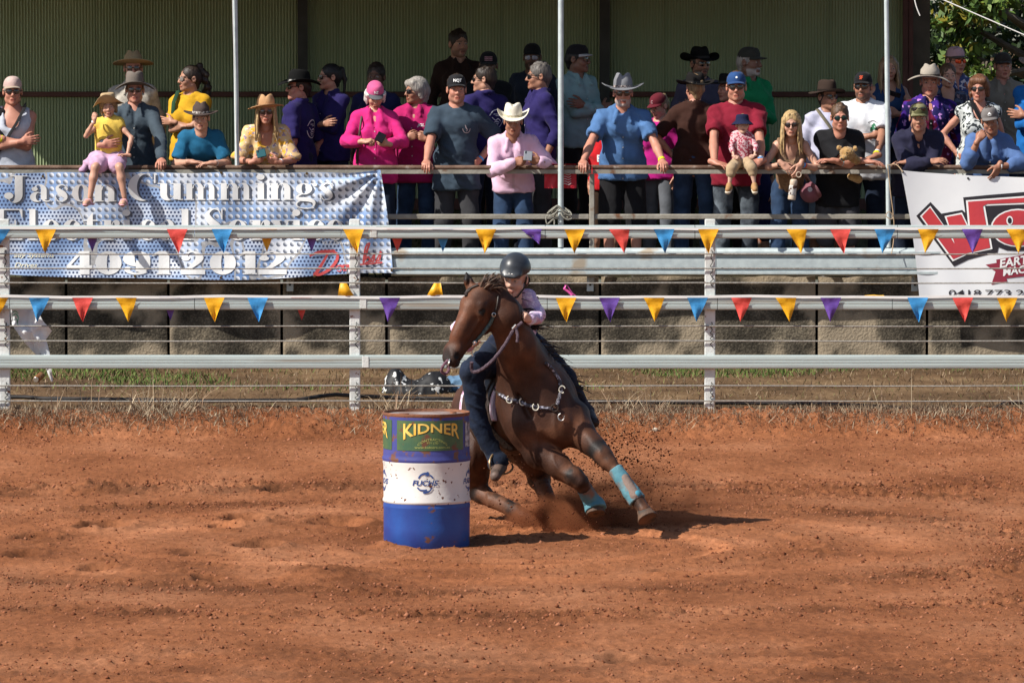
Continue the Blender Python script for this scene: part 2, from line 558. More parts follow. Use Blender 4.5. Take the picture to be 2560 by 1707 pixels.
M_dirt = ground_mat('red_arena_dirt', [(.208, .073, .029), (.305, .115, .049), (.40, .170, .083)], .75, 22, .9, 30, stretch=(1.1, .7, 1), tint=True)
M_dirt2 = mat('far_red_dirt', (.26, .102, .048), (.2, .075, .034), ns=.5, rough=.95)
M_soil = ground_mat('verge_soil', [(.085, .052, .028), (.14, .085, .045), (.20, .13, .07)], 1.6, 20, .6, 40)
M_deck = ground_mat('dark_turf_soil', [(.06, .055, .03), (.08, .075, .04), (.12, .10, .055)], 1.6, 20, .6, 40)  # dark turf soil of the spectator bank
def heightfield(name, x0, x1, nx, ys, fn, m, kind='structure', tint=None):
    xs = np.linspace(x0, x1, nx); ys = np.asarray(ys)
    X, Y = np.meshgrid(xs, ys)
    Z = fn(X, Y)
    v = np.stack([X.ravel(), Y.ravel(), Z.ravel()], 1)
    i = np.arange(nx * len(ys)).reshape(len(ys), nx)
    f = np.stack([i[:-1, :-1], i[:-1, 1:], i[1:, 1:], i[1:, :-1]], -1).reshape(-1, 4)
    c = None if tint is None else np.repeat(tint(X, Y).ravel()[:, None], 3, 1)
    o = mesh_obj(name, v, f, m, cols=c)
    tag(o, kind=kind)
    return o
_ys = np.concatenate([np.linspace(24.0, 28.4, 12), np.linspace(28.5, 34.0, 110), np.linspace(34.03, 39, 130), np.linspace(39.04, 43.4, 80), np.linspace(43.43, 45.5, 60)])
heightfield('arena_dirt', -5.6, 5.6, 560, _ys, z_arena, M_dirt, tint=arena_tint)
heightfield('grass_verge', -60, 60, 700, np.linspace(45.05, 49.8, 60), z_verge, M_soil)
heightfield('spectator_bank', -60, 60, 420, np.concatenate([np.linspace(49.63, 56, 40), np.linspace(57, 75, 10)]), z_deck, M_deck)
def _ring_ground():
    mb = MB(); L_ = 900
    for x0, x1, y0, y1 in ((-L_, L_, -L_, 24.1), (-L_, -59.5, 24.1, 45.3), (59.5, L_, 24.1, 45.3), (-L_, -59.5, 45.3, 75), (59.5, L_, 45.3, 75), (-L_, L_, 75, L_)):
        z = -.03 if y1 <= 46 else (.2 if y1 <= 75.5 and y0 < 60 else 1.45)
        mb.add([(x0, y0, z), (x1, y0, z), (x1, y1, z), (x0, y1, z)], [(0, 1, 2, 3)], 0 if y1 <= 46 else 1)
    o = mb.obj('ground', [M_dirt2, M_soil]); tag(o, kind='structure')
_ring_ground()
for _a, _b in ((-60, -5.57), (5.57, 60)):
    heightfield('arena_ground', _a, _b, 60, np.linspace(23.9, 45.3, 40), lambda x, y: z_arena(x, y, False) + .03 * (fbm(x * .5, y * .45 + 9, o=2) - .5) - .004, M_dirt2)

# ------------------------------------------------------------------ grass and straw (numbers nobody could count)
def blades(name, pts, h, w, lean, cols, m, jit=.5, curl=.6, parent=None):
    n = len(pts); pts = np.asarray(pts)
    h = h * (1 - jit + 2 * jit * nrg.random(n)); an = nrg.random(n) * 2 * np.pi; wa = nrg.random(n) * np.pi
    ln = lean * nrg.random(n) ** .7
    d = np.stack([np.cos(an) * np.sin(ln), np.sin(an) * np.sin(ln), np.cos(ln)], 1)
    d2 = d.copy(); d2[:, 2] -= curl * nrg.random(n); d2 /= np.linalg.norm(d2, axis=1, keepdims=True)
    sd = np.stack([np.cos(wa), np.sin(wa), 0 * wa], 1) * (w / 2 * (.6 + .8 * nrg.random(n)))[:, None]
    mid = pts + d * (h * .55)[:, None]; tip = mid + d2 * (h * .45)[:, None]
    v = np.stack([pts - sd, pts + sd, mid - sd * .8, mid + sd * .8, tip], 1).reshape(-1, 3)
    b = (np.arange(n) * 5)[:, None]
    f = np.concatenate([b + [0, 1, 3], b + [0, 3, 2], b + [2, 3, 4]], 0)
    cols = np.asarray(cols); ci = nrg.integers(0, len(cols), n)
    c = np.repeat(cols[ci] * (.75 + .5 * nrg.random(n))[:, None], 5, 0)
    o = mesh_obj(name, v, f, m, parent, smooth=False, cols=c)
    tag(o, kind='stuff')
    return o
M_blade = mat('grass_blades', (1, 1, 1), (.8, .8, .8), attr=True, rough=.8, spec=.15, ns=3)
STRAW = [(.30, .22, .14), (.19, .13, .085), (.13, .085, .055), (.40, .32, .22), (.10, .065, .045)]
GREEN = [(.08, .14, .03), (.12, .18, .04), (.06, .10, .025), (.16, .19, .06)]
def scatter(n, x0, x1, y0, y1, fn, dens=None):
    out = []
    while len(out) < n:
        x = nrg.uniform(x0, x1, n); y = nrg.uniform(y0, y1, n)
        k = np.ones(n, bool) if dens is None else nrg.random(n) < dens(x, y)
        out += list(zip(x[k], y[k]))
    a = np.array(out[:n]); return np.column_stack([a, fn(a[:, 0], a[:, 1])])
zav = lambda x, y: np.where(y < 45.1, z_arena(x, y), z_verge(x, y))
_e = lambda x, y: np.clip(.25 + 1.1 * (fbm(x * 1.6, y * .5 + 4, o=2) - .3), 0, 1) * smooth(44.35, 44.75, y)
blades('straw_edge', scatter(24000, -5.5, 5.5, 44.4, 45.6, zav, _e), .085, .005, 1.5, STRAW, M_blade, curl=1.2)
blades('straw_stems', scatter(560, -5.5, 5.5, 44.7, 45.6, zav, lambda x, y: smooth(.5, .7, fbm(x * 1.1, y * .2, o=2))), .30, .006, 1.25, [(.46, .37, .25), (.38, .29, .19), (.30, .2, .13)], M_blade, curl=1.0)
_p = lambda x, y: smooth(.44, .6, fbm(x * .55 + 2, y * .8, o=2)) * smooth(47.0, 48.0, y)
blades('verge_grass', scatter(9000, -6, 6, 45.4, 49.65, z_verge), .045, .007, 1.2, STRAW[:3] + [(.17, .15, .06)], M_blade)
blades('verge_grass', scatter(4500, -6, 6, 46.6, 49.65, z_verge, _p), .055, .009, 1.0, GREEN, M_blade)
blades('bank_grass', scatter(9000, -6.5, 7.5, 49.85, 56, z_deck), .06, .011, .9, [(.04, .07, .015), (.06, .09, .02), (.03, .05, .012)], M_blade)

# clods of dirt lying on the arena
def lumps(name, pts, rad, m, cols, parent=None, kind='stuff'):
    n = len(pts); pts = np.asarray(pts); rad = np.asarray(rad)
    base = np.array([(1, 0, 0), (-1, 0, 0), (0, 1, 0), (0, -1, 0), (0, 0, 1), (0, 0, -1)], float)
    tri = np.array([(0, 2, 4), (2, 1, 4), (1, 3, 4), (3, 0, 4), (2, 0, 5), (1, 2, 5), (3, 1, 5), (0, 3, 5)])
    jit = 1 + .7 * (nrg.random((n, 6, 3)) - .5)
    v = base[None] * jit * rad[:, None, None]
    a = nrg.random(n) * 6.28; ca, sa = np.cos(a), np.sin(a)
    x = v[:, :, 0] * ca[:, None] - v[:, :, 1] * sa[:, None]; y = v[:, :, 0] * sa[:, None] + v[:, :, 1] * ca[:, None]
    v = np.stack([x, y, v[:, :, 2] * .8], -1) + pts[:, None, :]
    f = (tri[None] + (np.arange(n) * 6)[:, None, None]).reshape(-1, 3)
    cols = np.asarray(cols); c = np.repeat(cols[nrg.integers(0, len(cols), n)], 6, 0)
    o = mesh_obj(name, v.reshape(-1, 3), f, m, parent, smooth=False, cols=c)
    return tag(o, kind=kind)
M_clod = mat('dirt_clods', (1, 1, 1), (.7, .68, .66), attr=True, rough=.95, spec=.1, ns=30, bump=.5, bs=80)
DIRTC = [(.28, .105, .052), (.22, .078, .038), (.16, .054, .026), (.35, .145, .078)]
def _cd(x, y):
    rho = np.sqrt(((x - BX) / 4.1) ** 2 + ((y - BY) / 3.2) ** 2)
    return np.clip(.30 + .9 * np.exp(-((rho - 1.0) / .08) ** 2) + .7 * np.exp(-((rho - 1.42) / .1) ** 2) + .9 * np.exp(-((y - 40.6) / .4) ** 2) + .5 * smooth(43.8, 44.4, y), 0, 1) * (.3 + .9 * vnoise(x * 1.5, y))
_c = scatter(34000, -4.7, 4.7, 28.5, 44.8, z_arena, _cd)
lumps('dirt_clods', _c, .0035 + .006 * nrg.random(len(_c)) + .013 * nrg.random(len(_c)) ** 6, M_clod, DIRTC)

# ------------------------------------------------------------------ retaining wall of concrete panels
def conc_mat(name, a, b_, c_):
    m, nt, N, L, b = nodes_of(name)
    tc = nd(N, 'ShaderNodeTexCoord')
    n1 = nd(N, 'ShaderNodeTexNoise', i_Scale=2.6, i_Detail=6.0, i_Roughness=.65); L.new(tc.outputs['Object'], n1.inputs[0])
    rp = nd(N, 'ShaderNodeValToRGB')
    rp.color_ramp.elements[0].position = .40; rp.color_ramp.elements[0].color = c4(a)
    rp.color_ramp.elements[1].position = .74; rp.color_ramp.elements[1].color = c4(c_)
    e = rp.color_ramp.elements.new(.55); e.color = c4(b_)
    L.new(n1.outputs[0], rp.inputs[0])
    v = nd(N, 'ShaderNodeTexVoronoi', i_Scale=55.0); L.new(tc.outputs['Object'], v.inputs[0])
    r2 = nd(N, 'ShaderNodeValToRGB')
    r2.color_ramp.elements[0].position = .1; r2.color_ramp.elements[0].color = (1.35, 1.3, 1.2, 1)
    r2.color_ramp.elements[1].position = .6; r2.color_ramp.elements[1].color = (.55, .53, .5, 1)
    L.new(v.outputs['Distance'], r2.inputs[0])
    mx = nd(N, 'ShaderNodeMix', data_type='RGBA', blend_type='MULTIPLY'); mx.inputs[0].default_value = .8
    L.new(rp.outputs[0], mx.inputs[6]); L.new(r2.outputs[0], mx.inputs[7])
    at = nd(N, 'ShaderNodeVertexColor'); at.layer_name = 'Col'       # lichen-free patches by the joints
    m2 = nd(N, 'ShaderNodeMix', data_type='RGBA'); sx = nd(N, 'ShaderNodeSeparateColor')
    L.new(at.outputs[0], sx.inputs[0]); L.new(sx.outputs[0], m2.inputs[0]); L.new(mx.outputs[2], m2.inputs[6]); m2.inputs[7].default_value = (.40, .325, .23, 1)
    L.new(m2.outputs[2], b.inputs['Base Color'])
    b.inputs['Roughness'].default_value = .95; b.inputs['Specular IOR Level'].default_value = .1
    bp = nd(N, 'ShaderNodeBump', i_Strength=.8, i_Distance=.012)
    n3 = nd(N, 'ShaderNodeTexNoise', i_Scale=45.0, i_Detail=4.0); L.new(tc.outputs['Object'], n3.inputs[0])
    L.new(n3.outputs[0], bp.inputs['Height']); L.new(bp.outputs[0], b.inputs['Normal'])
    return m
M_conc = conc_mat('stained_concrete', (.062, .055, .044), (.135, .118, .092), (.34, .29, .215))
WY = 49.60
wall_root = empty('retaining_wall', (0, WY, .2), 'low retaining wall of blackened concrete blocks below the spectators', 'retaining wall')
_j = [-1515, -1235, -955, -675, -395, -115, 165, 421, 704, 966, 1235, 1500, 1772, 2042, 2318, 2600, 2880, 3160, 3440, 3720, 4000]
for a, b_ in zip(_j[:-1], _j[1:]):
    x0, x1 = P(a, 800, WY).x + .013, P(b_, 800, WY).x - .013
    nx, nz = 26, 22
    u, w = np.meshgrid(np.linspace(0, 1, nx), np.linspace(0, 1, nz))
    X = x0 + (x1 - x0) * u; Z = .15 + 1.03 * w
    ed = np.minimum(np.minimum(u, 1 - u) * (x1 - x0), (1 - w) * 1.0)
    t = rnd.uniform(-.012, .012); tl = rnd.uniform(-.012, .012)
    Yf = WY + t + tl * (u - .5) * 2 + .018 * (fbm(X * 4, Z * 4 + a, o=4) - .5) + .012 * np.exp(-ed / .009)
    Z = Z + np.where(w > .93, .035 * (fbm(X * 5, Z * 0 + a, o=3) - .55), 0)
    front = np.stack([X, Yf, Z], -1).reshape(-1, 3)
    back = np.stack([X, Yf * 0 + WY + .075, Z], -1).reshape(-1, 3)
    i = np.arange(nx * nz).reshape(nz, nx)
    q = lambda A: np.stack([A[:-1, :-1], A[:-1, 1:], A[1:, 1:], A[1:, :-1]], -1).reshape(-1, 4)
    fs = [q(i)]
    o2 = nx * nz
    for E_ in (i[0, ::-1], i[-1], i[:, 0], i[::-1, -1]):
        fs.append(np.stack([E_[1:], E_[:-1], E_[:-1] + o2, E_[1:] + o2], 1))
    edj = np.minimum(u, 1 - u) * (x1 - x0)
    pat = smooth(.5, .62, fbm(X * 3.0, Z * 3 + 31, o=4) + .22 * np.exp(-edj / .08) * (rnd.random() < .75) - .05 + .16 * np.exp(-((Z - .42) / .12) ** 2) + .12 * smooth(1.08, 1.2, Z))
    c = .72 * np.repeat(np.concatenate([pat.ravel(), pat.ravel()])[:, None], 3, 1)
    mesh_obj('panel', np.concatenate([front, back]), np.concatenate(fs), M_conc, wall_root, smooth=True, cols=c, auto=50)

_fo = mat('joint_dark', (.012, .010, .008), rough=1.0)
MB().box((0, WY + .10, .62), (24, .05, 1.0)).obj('joint_backing', _fo, wall_root)  # added near-black slab, stands for the shade inside the open joints
# ------------------------------------------------------------------ metal looks
M_galv = mat('galvanised_steel', (.42, .48, .49), (.54, .61, .61), ns=14, rough=.5, metal=.1, bump=.12, bs=90, spec=.5, lo=.3, hi=.7, c3=(.40, .34, .26), n3=2.6, lo3=.64, hi3=.72)
M_rail = mat('dull_galvanised_rail', (.38, .44, .43), (.48, .55, .53), ns=5, rough=.5, metal=.1, bump=.15, bs=60, spec=.4, stretch=(.3, 4, 8), lo=.3, hi=.7, c3=(.33, .30, .25), n3=2.2, lo3=.60, hi3=.74)
M_rust = mat('rusty_brown_pipe', (.10, .055, .035), (.19, .12, .085), ns=7, rough=.75, bump=.3, bs=50, c3=(.30, .25, .21), n3=9, lo3=.6, hi3=.7)
M_angle = mat('weathered_grey_angle', (.24, .22, .18), (.36, .34, .29), ns=5, rough=.7, metal=.1, bump=.3, bs=40, c3=(.17, .085, .045), n3=6, lo3=.62, hi3=.70)
M_white = mat('chipped_white_paint', (.68, .70, .68), (.54, .55, .52), ns=6, rough=.6, bump=.3, bs=50, c3=(.22, .10, .05), n3=14, lo3=.63, hi3=.66)
M_wire = mat('twisted_wire', (.40, .38, .34), (.26, .24, .21), ns=60, rough=.5, metal=.4)
M_dark = mat('dark_gap', (.03, .028, .026), rough=.9)
# spectator railing
RY = 49.52
zr = lambda py, Y=RY: P(1280, py, Y).z
railing = empty('spectator_railing', (0, RY, 1.16), 'long pipe handrail with brown top rail and grey mid rail that the spectators lean on', 'railing')
XA, XB = -10.0, 10.0
_seg = [XA, P(-150, 400, RY).x, P(690, 400, RY).x, P(1480, 400, RY).x, P(2290, 400, RY).x, XB]
for x0, x1 in zip(_seg[:-1], _seg[1:]):
    MB().tube([(x0 + .002, RY, zr(418.5)), ((x0 + x1) / 2, RY, zr(418.5) - .003), (x1 - .002, RY, zr(418.5))], .021, 12).obj('top_rail', M_rust, railing)
    MB().ext_x([(RY - .02, zr(424.5)), (RY - .012, zr(424.5)), (RY - .012, zr(432)), (RY + .02, zr(432)), (RY + .02, zr(434.5)), (RY - .02, zr(434.5))], x0 + .003, x1 - .003).obj('angle_rail', M_angle, railing)
    MB().box(((x0 + x1) / 2, RY + .012, zr(542)), (x1 - x0 - .05, .035, .047), bev=.006).obj('mid_rail', M_angle, railing)
for px in (-80, 728, 1480, 2293):
    x = P(px, 400, RY).x
    MB().box((x, RY, (zr(435) + zr(705)) / 2), (.046, .046, zr(435) - zr(705)), bev=.006).obj('post', M_angle, railing)
    bk = MB().box((x - .015, WY - .045, (zr(690) + zr(724)) / 2), (.062, .012, .16), bev=.003)
    br = bk.obj('bracket', M_galv, railing)
    MB().tube([(x - .015, WY - .05, zr(712)), (x - .015, WY - .064, zr(712))], .011, 6).obj('bolt', M_dark, br)
# W-beam guard rail
gy = RY - .075
guard = empty('guard_rail', (0, gy, 1.2), 'wide galvanised W beam fixed along the foot of the spectator railing', 'guard rail')
def wprof(th):
    pts = [(0.0, 620), (-.004, 623), (-.045, 629), (-.045, 636), (0.0, 640.5), (.0, 643), (-.03, 648), (-.03, 668), (.0, 674), (.0, 677), (-.045, 679), (-.045, 685), (0, 690)]
    f = [(gy + a, zr(y, gy)) for a, y in pts]
    return f + [(a + th, z) for a, z in reversed(f)]
for a, b_ in ((984, 1790), (1790, 2900), (2900, 3800)):
    MB().ext_x(wprof(.006), P(a, 640, gy).x + .003, P(b_, 640, gy).x - .003).obj('beam', M_galv, guard, auto=25)
MB().ext_x([(y, z) for y, z in wprof(.006)], P(978, 640, gy - .01).x, P(984.5, 640, gy).x).obj('end_cap', M_rail, guard, auto=25)

# ------------------------------------------------------------------ verandah poles of the shed and the shed itself
SY = 55.5
shed = empty('spectator_shed', (0, SY, 1.5), 'open fronted shed with green corrugated back wall behind the crowd', 'shed')
M_corr = mat('green_corrugated_steel', (.29, .35, .20), (.36, .42, .25), ns=1.2, rough=.55, bump=.05, bs=30, spec=.3, stretch=(1, 1, .4))
M_corr2 = mat('grey_roof_steel', (.16, .17, .15), (.2, .2, .18), ns=2, rough=.6)  # plain grey roof steel
M_girt = mat('maroon_steel', (.085, .035, .028), (.12, .05, .04), ns=4, rough=.7)
M_col = mat('dark_steel_column', (.045, .045, .042), (.07, .07, .065), ns=4, rough=.7)
xs0, xs1 = -7.2, P(2268, 300, SY).x
pitch = .0308
_sx = xs0
_edges = [xs0]
for px in (-120, 33, 236, 440, 640, 845, 1050, 1255, 1460, 1665, 1870, 2075):
    _edges.append(P(px, 300, SY).x)
_edges.append(xs1)
for k, (x0, x1) in enumerate(zip(_edges[:-1], _edges[1:])):
    n = max(4, int(round((x1 - x0) / pitch)))
    m_ = n * 6
    i = np.arange(m_ + 1)
    X = x0 + (x1 - x0 + .006) * i / m_
    Yv = SY - .0085 * np.cos(2 * np.pi * i / 6) + (.004 if k % 2 else 0)
    z0, z1 = P(1280, 497, SY).z, 4.6
    v = np.concatenate([np.stack([X, Yv, X * 0 + z0], 1), np.stack([X, Yv, X * 0 + z1], 1), np.stack([X, Yv + .002, X * 0 + z0], 1), np.stack([X, Yv + .002, X * 0 + z1], 1)])
    a = i[:-1]; w = m_ + 1
    f = np.concatenate([np.stack([a, a + 1, a + 1 + w, a + w], 1), np.stack([a + 1 + 2 * w, a + 2 * w, a + 3 * w, a + 1 + 3 * w], 1)])
    mesh_obj('wall_sheet', v, f, M_corr, shed, smooth=True)
MB().box((0.5 * (xs0 + xs1), SY - .02, P(0, 513, SY).z), (xs1 - xs0, .05, .135)).obj('plinth', M_girt, shed)
MB().box((0.5 * (xs0 + xs1), SY - .045, P(0, 236, SY).z), (xs1 - xs0, .055, .055), bev=.006).obj('girt', M_girt, shed)
for px, w in ((-160, .1), (758, .10), (1511, .105), (2262, .06), (2274, .05)):
    x = P(px, 300, SY).x
    MB().box((x, SY - .085, 3.0), (w, .06, 3.2)).obj('column', M_col if w > .06 else M_girt, shed)
MB().box((P(2298, 300, SY).x, SY + .06, 3.0), (.21, .16, 3.4)).obj('corner_post', mat('shed_end_timber', (.075, .062, .045), (.11, .09, .065), ns=5, rough=.9), shed)
ROOF_Y0, ROOF_Z0, ROOF_X0 = 49.98, 4.32, -7.05
def roof():
    x0, x1 = ROOF_X0, xs1 + .35
    n = int((x1 - x0) / .076) * 4
    i = np.arange(n + 1); X = x0 + (x1 - x0) * i / n; dz = .009 * np.sin(2 * np.pi * i / 4)
    w = n + 1
    v = np.concatenate([np.stack([X, X * 0 + ROOF_Y0, ROOF_Z0 + dz], 1), np.stack([X, X * 0 + SY + .5, ROOF_Z0 + .35 + dz], 1), np.stack([X, X * 0 + ROOF_Y0, ROOF_Z0 + .02 + dz], 1), np.stack([X, X * 0 + SY + .5, ROOF_Z0 + .37 + dz], 1)])
    a = i[:-1]
    f = np.concatenate([np.stack([a, a + w, a + 1 + w, a + 1], 1), np.stack([a + 2 * w, a + 1 + 2 * w, a + 1 + 3 * w, a + 3 * w], 1)])
    mesh_obj('roof', v, f, M_corr2, shed, smooth=True)
roof()
for Yp in (50.2, 52.0, 53.8):
    MB().box(((ROOF_X0 + xs1) / 2, Yp, ROOF_Z0 - .07 + (Yp - 50) * .06), (xs1 - ROOF_X0, .06, .1)).obj('purlin', M_col, shed)
PY = RY - .06
def pole(p0, p1, r, lab):
    b = P(*p1, PY); t = P(*p0, PY)
    d = (t - b) * (1 + .28)
    o = MB().tube([b, b + d * .3, b + d * .6, b + d], [r * 1.0, r, r * .98, r * .96], 14).obj('verandah_pole', M_galv, loc=b)
    tag(o, lab, 'pole', 'galvanised poles along the front of the shed')
    return o
pole((588, 0), (593, 414), .021, 'slim galvanised pole between the boy in teal and the woman in tan fedora')
pole((1402, 0), (1402, 618), .0255, 'galvanised pole with rope knotted round its foot behind the red cloth')
pole((2216, 0), (2222, 618), .022, 'galvanised pole beside the white W banner with cord tied low on it')

# ------------------------------------------------------------------ arena fence
FY = 45.30
zf = lambda py, Y=FY: P(1280, py, Y).z
fence = empty('arena_fence', (0, FY, .25), 'white post arena fence of flat steel rails and tight wires', 'fence')
def rprof(py0, py1):
    a, b_ = zf(py0), zf(py1); h = a - b_; y0 = FY - .045
    f = [(y0 + .012, a), (y0 + .003, a - .04 * h), (y0, a - .12 * h), (y0 + .001, a - .36 * h), (y0 + .006, a - .40 * h), (y0 + .001, a - .44 * h), (y0 + .001, a - .56 * h), (y0 + .006, a - .60 * h), (y0 + .001, a - .64 * h), (y0, a - .86 * h), (y0 + .004, a - .95 * h), (y0 + .012, b_), (y0 + .036, b_), (y0 + .042, b_ + .1 * h), (y0 + .042, a - .1 * h), (y0 + .036, a)]
    return f[::-1]
for (y0, y1), js in (((563, 596), (-1764, -330, 487, 853, 930, 1363, 1737, 2243, 2900, 3900)), ((740, 774), (-1764, -330, 25, 487, 904, 1368, 1793, 2230, 2900, 3900)), ((887, 921), (-1764, -330, 910, 2900, 3900))):
    for a, b_ in zip(js[:-1], js[1:]):
        MB().ext_x(rprof(y0, y1), P(a, y0, FY).x + .0025, P(b_, y0, FY).x - .0025).obj('rail', M_rail, fence, auto=25)
    j = js[4] if len(js) > 6 else js[2]
    MB().box((P(j + 4, y0, FY).x, FY - .046, zf((y0 + y1) / 2)), (.055, .006, .092), bev=.002).obj('rail_joiner', M_white, fence)
WIRES = (635, 671, 707, 815, 852, 964, 1002)
def add_wire(py):
    a, b_ = P(-1764, py, FY - .02), P(3900, py, FY - .02)
    n = 220; pts = []
    for i in range(n + 1):
        t = i / n
        pts.append(a.lerp(b_, t) + Vector((0, 0, -.004 * math.sin(t * math.pi * 6.38) ** 2)))
    MB().tube(pts, .0062, 5).obj('wire', M_wire, fence)
for py in WIRES: add_wire(py)
for px in (-1764, -876, 11, 887, 1775, 2663, 3551):
    x = P(px, 800, FY).x; z0, z1 = .05, zf(548)
    m = MB().box((x, FY + .022, (z0 + z1) / 2), (.088, .05, z1 - z0), bev=.006)
    po = m.obj('post', M_white, fence)
    dz = [635, 671, 707, 815, 852, 964, 1002]
    for g in ((625, 718), (805, 868), (955, 1015)):
        pts = []
        for i in range(15):
            py = g[0] + (g[1] - g[0]) * i / 14
            pts.append((x + .012 + .010 * math.sin(i * 1.9) + .004 * math.sin(i * 4.1), FY - .012, zf(py)))
        MB().tube(pts, .0038, 5).obj('wire_tie', M_dark, po)

# ------------------------------------------------------------------ bunting
def flagc(n, c):
    return mat(n, c, darker(c, .86), ns=7, rough=.45, bump=.5, bs=16, spec=.35, bdist=.012)
FC = {'y': flagc('yellow_plastic', (.80, .40, .012)), 'b': flagc('blue_plastic', (.045, .26, .56)), 'r': flagc('red_plastic', (.66, .075, .06)), 'p': flagc('purple_plastic', (.13, .06, .32))}
M_tape = mat('white_tape', (.82, .82, .80), (.72, .72, .70), ns=5, rough=.5)
def flag(root, cx, py, col, state, tilt=0.0):
    fy = FY - .056
    sc = M(FY); c = P(cx, py, fy); w, h = 52 * sc, 61 * sc
    n = 8; vs = []; fs = []
    sd = rnd.random() * 9
    if state in ('f', 't'):
        for i in range(n + 1):
            t = i / n
            for j in range(5):
                u = j / 4 - .5
                hw = w * (1 - t)
                x = u * hw + tilt * t * h + .008 * t * math.sin(sd + 3 * t)
                y = -.009 * math.sin(7 * u + sd) * t * 2 - .014 * math.sin(t * 9 + sd + u * 3) * t - .013 * max(0, math.sin(t * 14 + sd + 3 * u)) ** 2
                z = -t * h * (1 if state == 'f' else .62)
                if state == 't': x += t * w * .25; y -= .03 * t * math.sin(u * 5)
                vs.append((c.x + x, fy + y - .006, c.z + z))
    elif state == 'b':          # lies over the rail and hangs behind it
        for i in range(n + 1):
            t = i / n
            for j in range(5):
                u = j / 4 - .5; hw = w * (1 - t)
                prof = [(fy, 0), (fy + .02, .012), (fy + .07, .012), (fy + .085, -.02)]
                q = min(t / .25 * 3, 3)
                if t <= .25:
                    k = min(int(q), 2); f_ = q - k
                    y = prof[k][0] + (prof[k + 1][0] - prof[k][0]) * f_; z = prof[k][1] + (prof[k + 1][1] - prof[k][1]) * f_
                else:
                    y = fy + .085 + .006 * math.sin(u * 6 + sd); z = -.02 - (t - .25) / .75 * (h * .86)
                vs.append((c.x + u * hw, y, c.z + z))
    elif state == 's':          # rolled flat on top of the rail
        for i in range(n + 1):
            t = i / n
            for j in range(5):
                u = j / 4 - .5
                hw = w * (1 - .25 * t)
                vs.append((c.x + u * hw, fy + .008 + .05 * t, c.z + .014 + .006 * math.sin(t * 3.14) + .003 * math.sin(u * 8 + sd)))
    else:                       # 'u': flipped upwards, crumpled
        for i in range(n + 1):
            t = i / n
            for j in range(5):
                u = j / 4 - .5
                hw = w * .84 * (1 - .62 * t)
                vs.append((c.x + u * hw + .02 * t * tilt * 3, fy + .02 - .03 * math.sin(t * 3.1) - .012 * math.sin(u * 7 + sd), c.z + t * 36 * sc))
    for i in range(n):
        for j in range(4):
            a = i * 5 + j
            fs.append((a, a + 1, a + 6, a + 5))
    return mesh_obj('pennant', vs, fs, FC[col], root, smooth=True)
K = 2560 / 2352
def bunting(py, flags, label, sag):
    root = empty('bunting', P(1280, py, FY - .055), label, 'bunting', 'pennant strings on the arena fence')
    a = MB()
    pr = [(FY - .0545, zf(py - 4)), (FY - .0515, zf(py - 4)), (FY - .0515, zf(py + 2.5)), (FY - .0545, zf(py + 2.5))]
    a.ext_x(pr[::-1], -6.6, 6.6, nx=60, fn=lambda x, y, z: (x, y + .001 * math.sin(x * 9), z + .004 * math.sin(x * 3 + sag) + .003 * math.sin(x * 7.1)))
    a.obj('tape', M_tape, root)
    for cx, c, s, t in flags:
        flag(root, cx * K, py + 2, c, s, t)

bunting(571, [(0, 'b', 'f', -.25), (105, 'y', 'f', 0), (210, 'p', 'b', 0), (305, 'y', 's', 0), (407, 'r', 'f', .02), (510, 'b', 'f', .05), (612, 'y', 'b', 0), (715, 'p', 'b', 0), (812, 'y', 'f', .12),
              (912, 'r', 'b', 0), (1017, 'b', 'b', 0), (1116, 'y', 'f', -.06), (1220, 'p', 't', .1), (1320, 'y', 'f', .02), (1422, 'r', 'f', .25), (1525, 'b', 'f', .08), (1627, 'y', 'f', 0), (1730, 'p', 's', 0),
              (1830, 'y', 'f', .18), (1930, 'r', 'f', .12), (2032, 'b', 'f', -.05), (2132, 'y', 'f', -.1), (2233, 'p', 'f', .03), (2335, 'y', 'f', .1)], 'string of plastic pennants taped along the top rail of the arena fence', 0)
bunting(742, [(-5, 'y', 'f', -.1), (90, 'b', 'f', -.05), (190, 'r', 'f', 0), (290, 'y', 'f', .12), (390, 'p', 'b', 0), (492, 'y', 'f', 0), (592, 'b', 'f', 0), (692, 'r', 'b', 0), (795, 'y', 'u', -.4), (895, 'p', 'f', -.03),
              (998, 'y', 'u', .4), (1300, 'y', 'f', 0), (1400, 'p', 'f', .03), (1502, 'y', 'f', .08), (1602, 'b', 'f', 0), (1703, 'r', 'f', 0), (1805, 'y', 'f', .2), (1908, 'p', 'f', .03), (2008, 'y', 's', 0),
              (2108, 'b', 'f', 0), (2211, 'r', 'f', .05), (2313, 'y', 'f', .02)], 'string of plastic pennants taped along the second rail of the arena fence', 2)
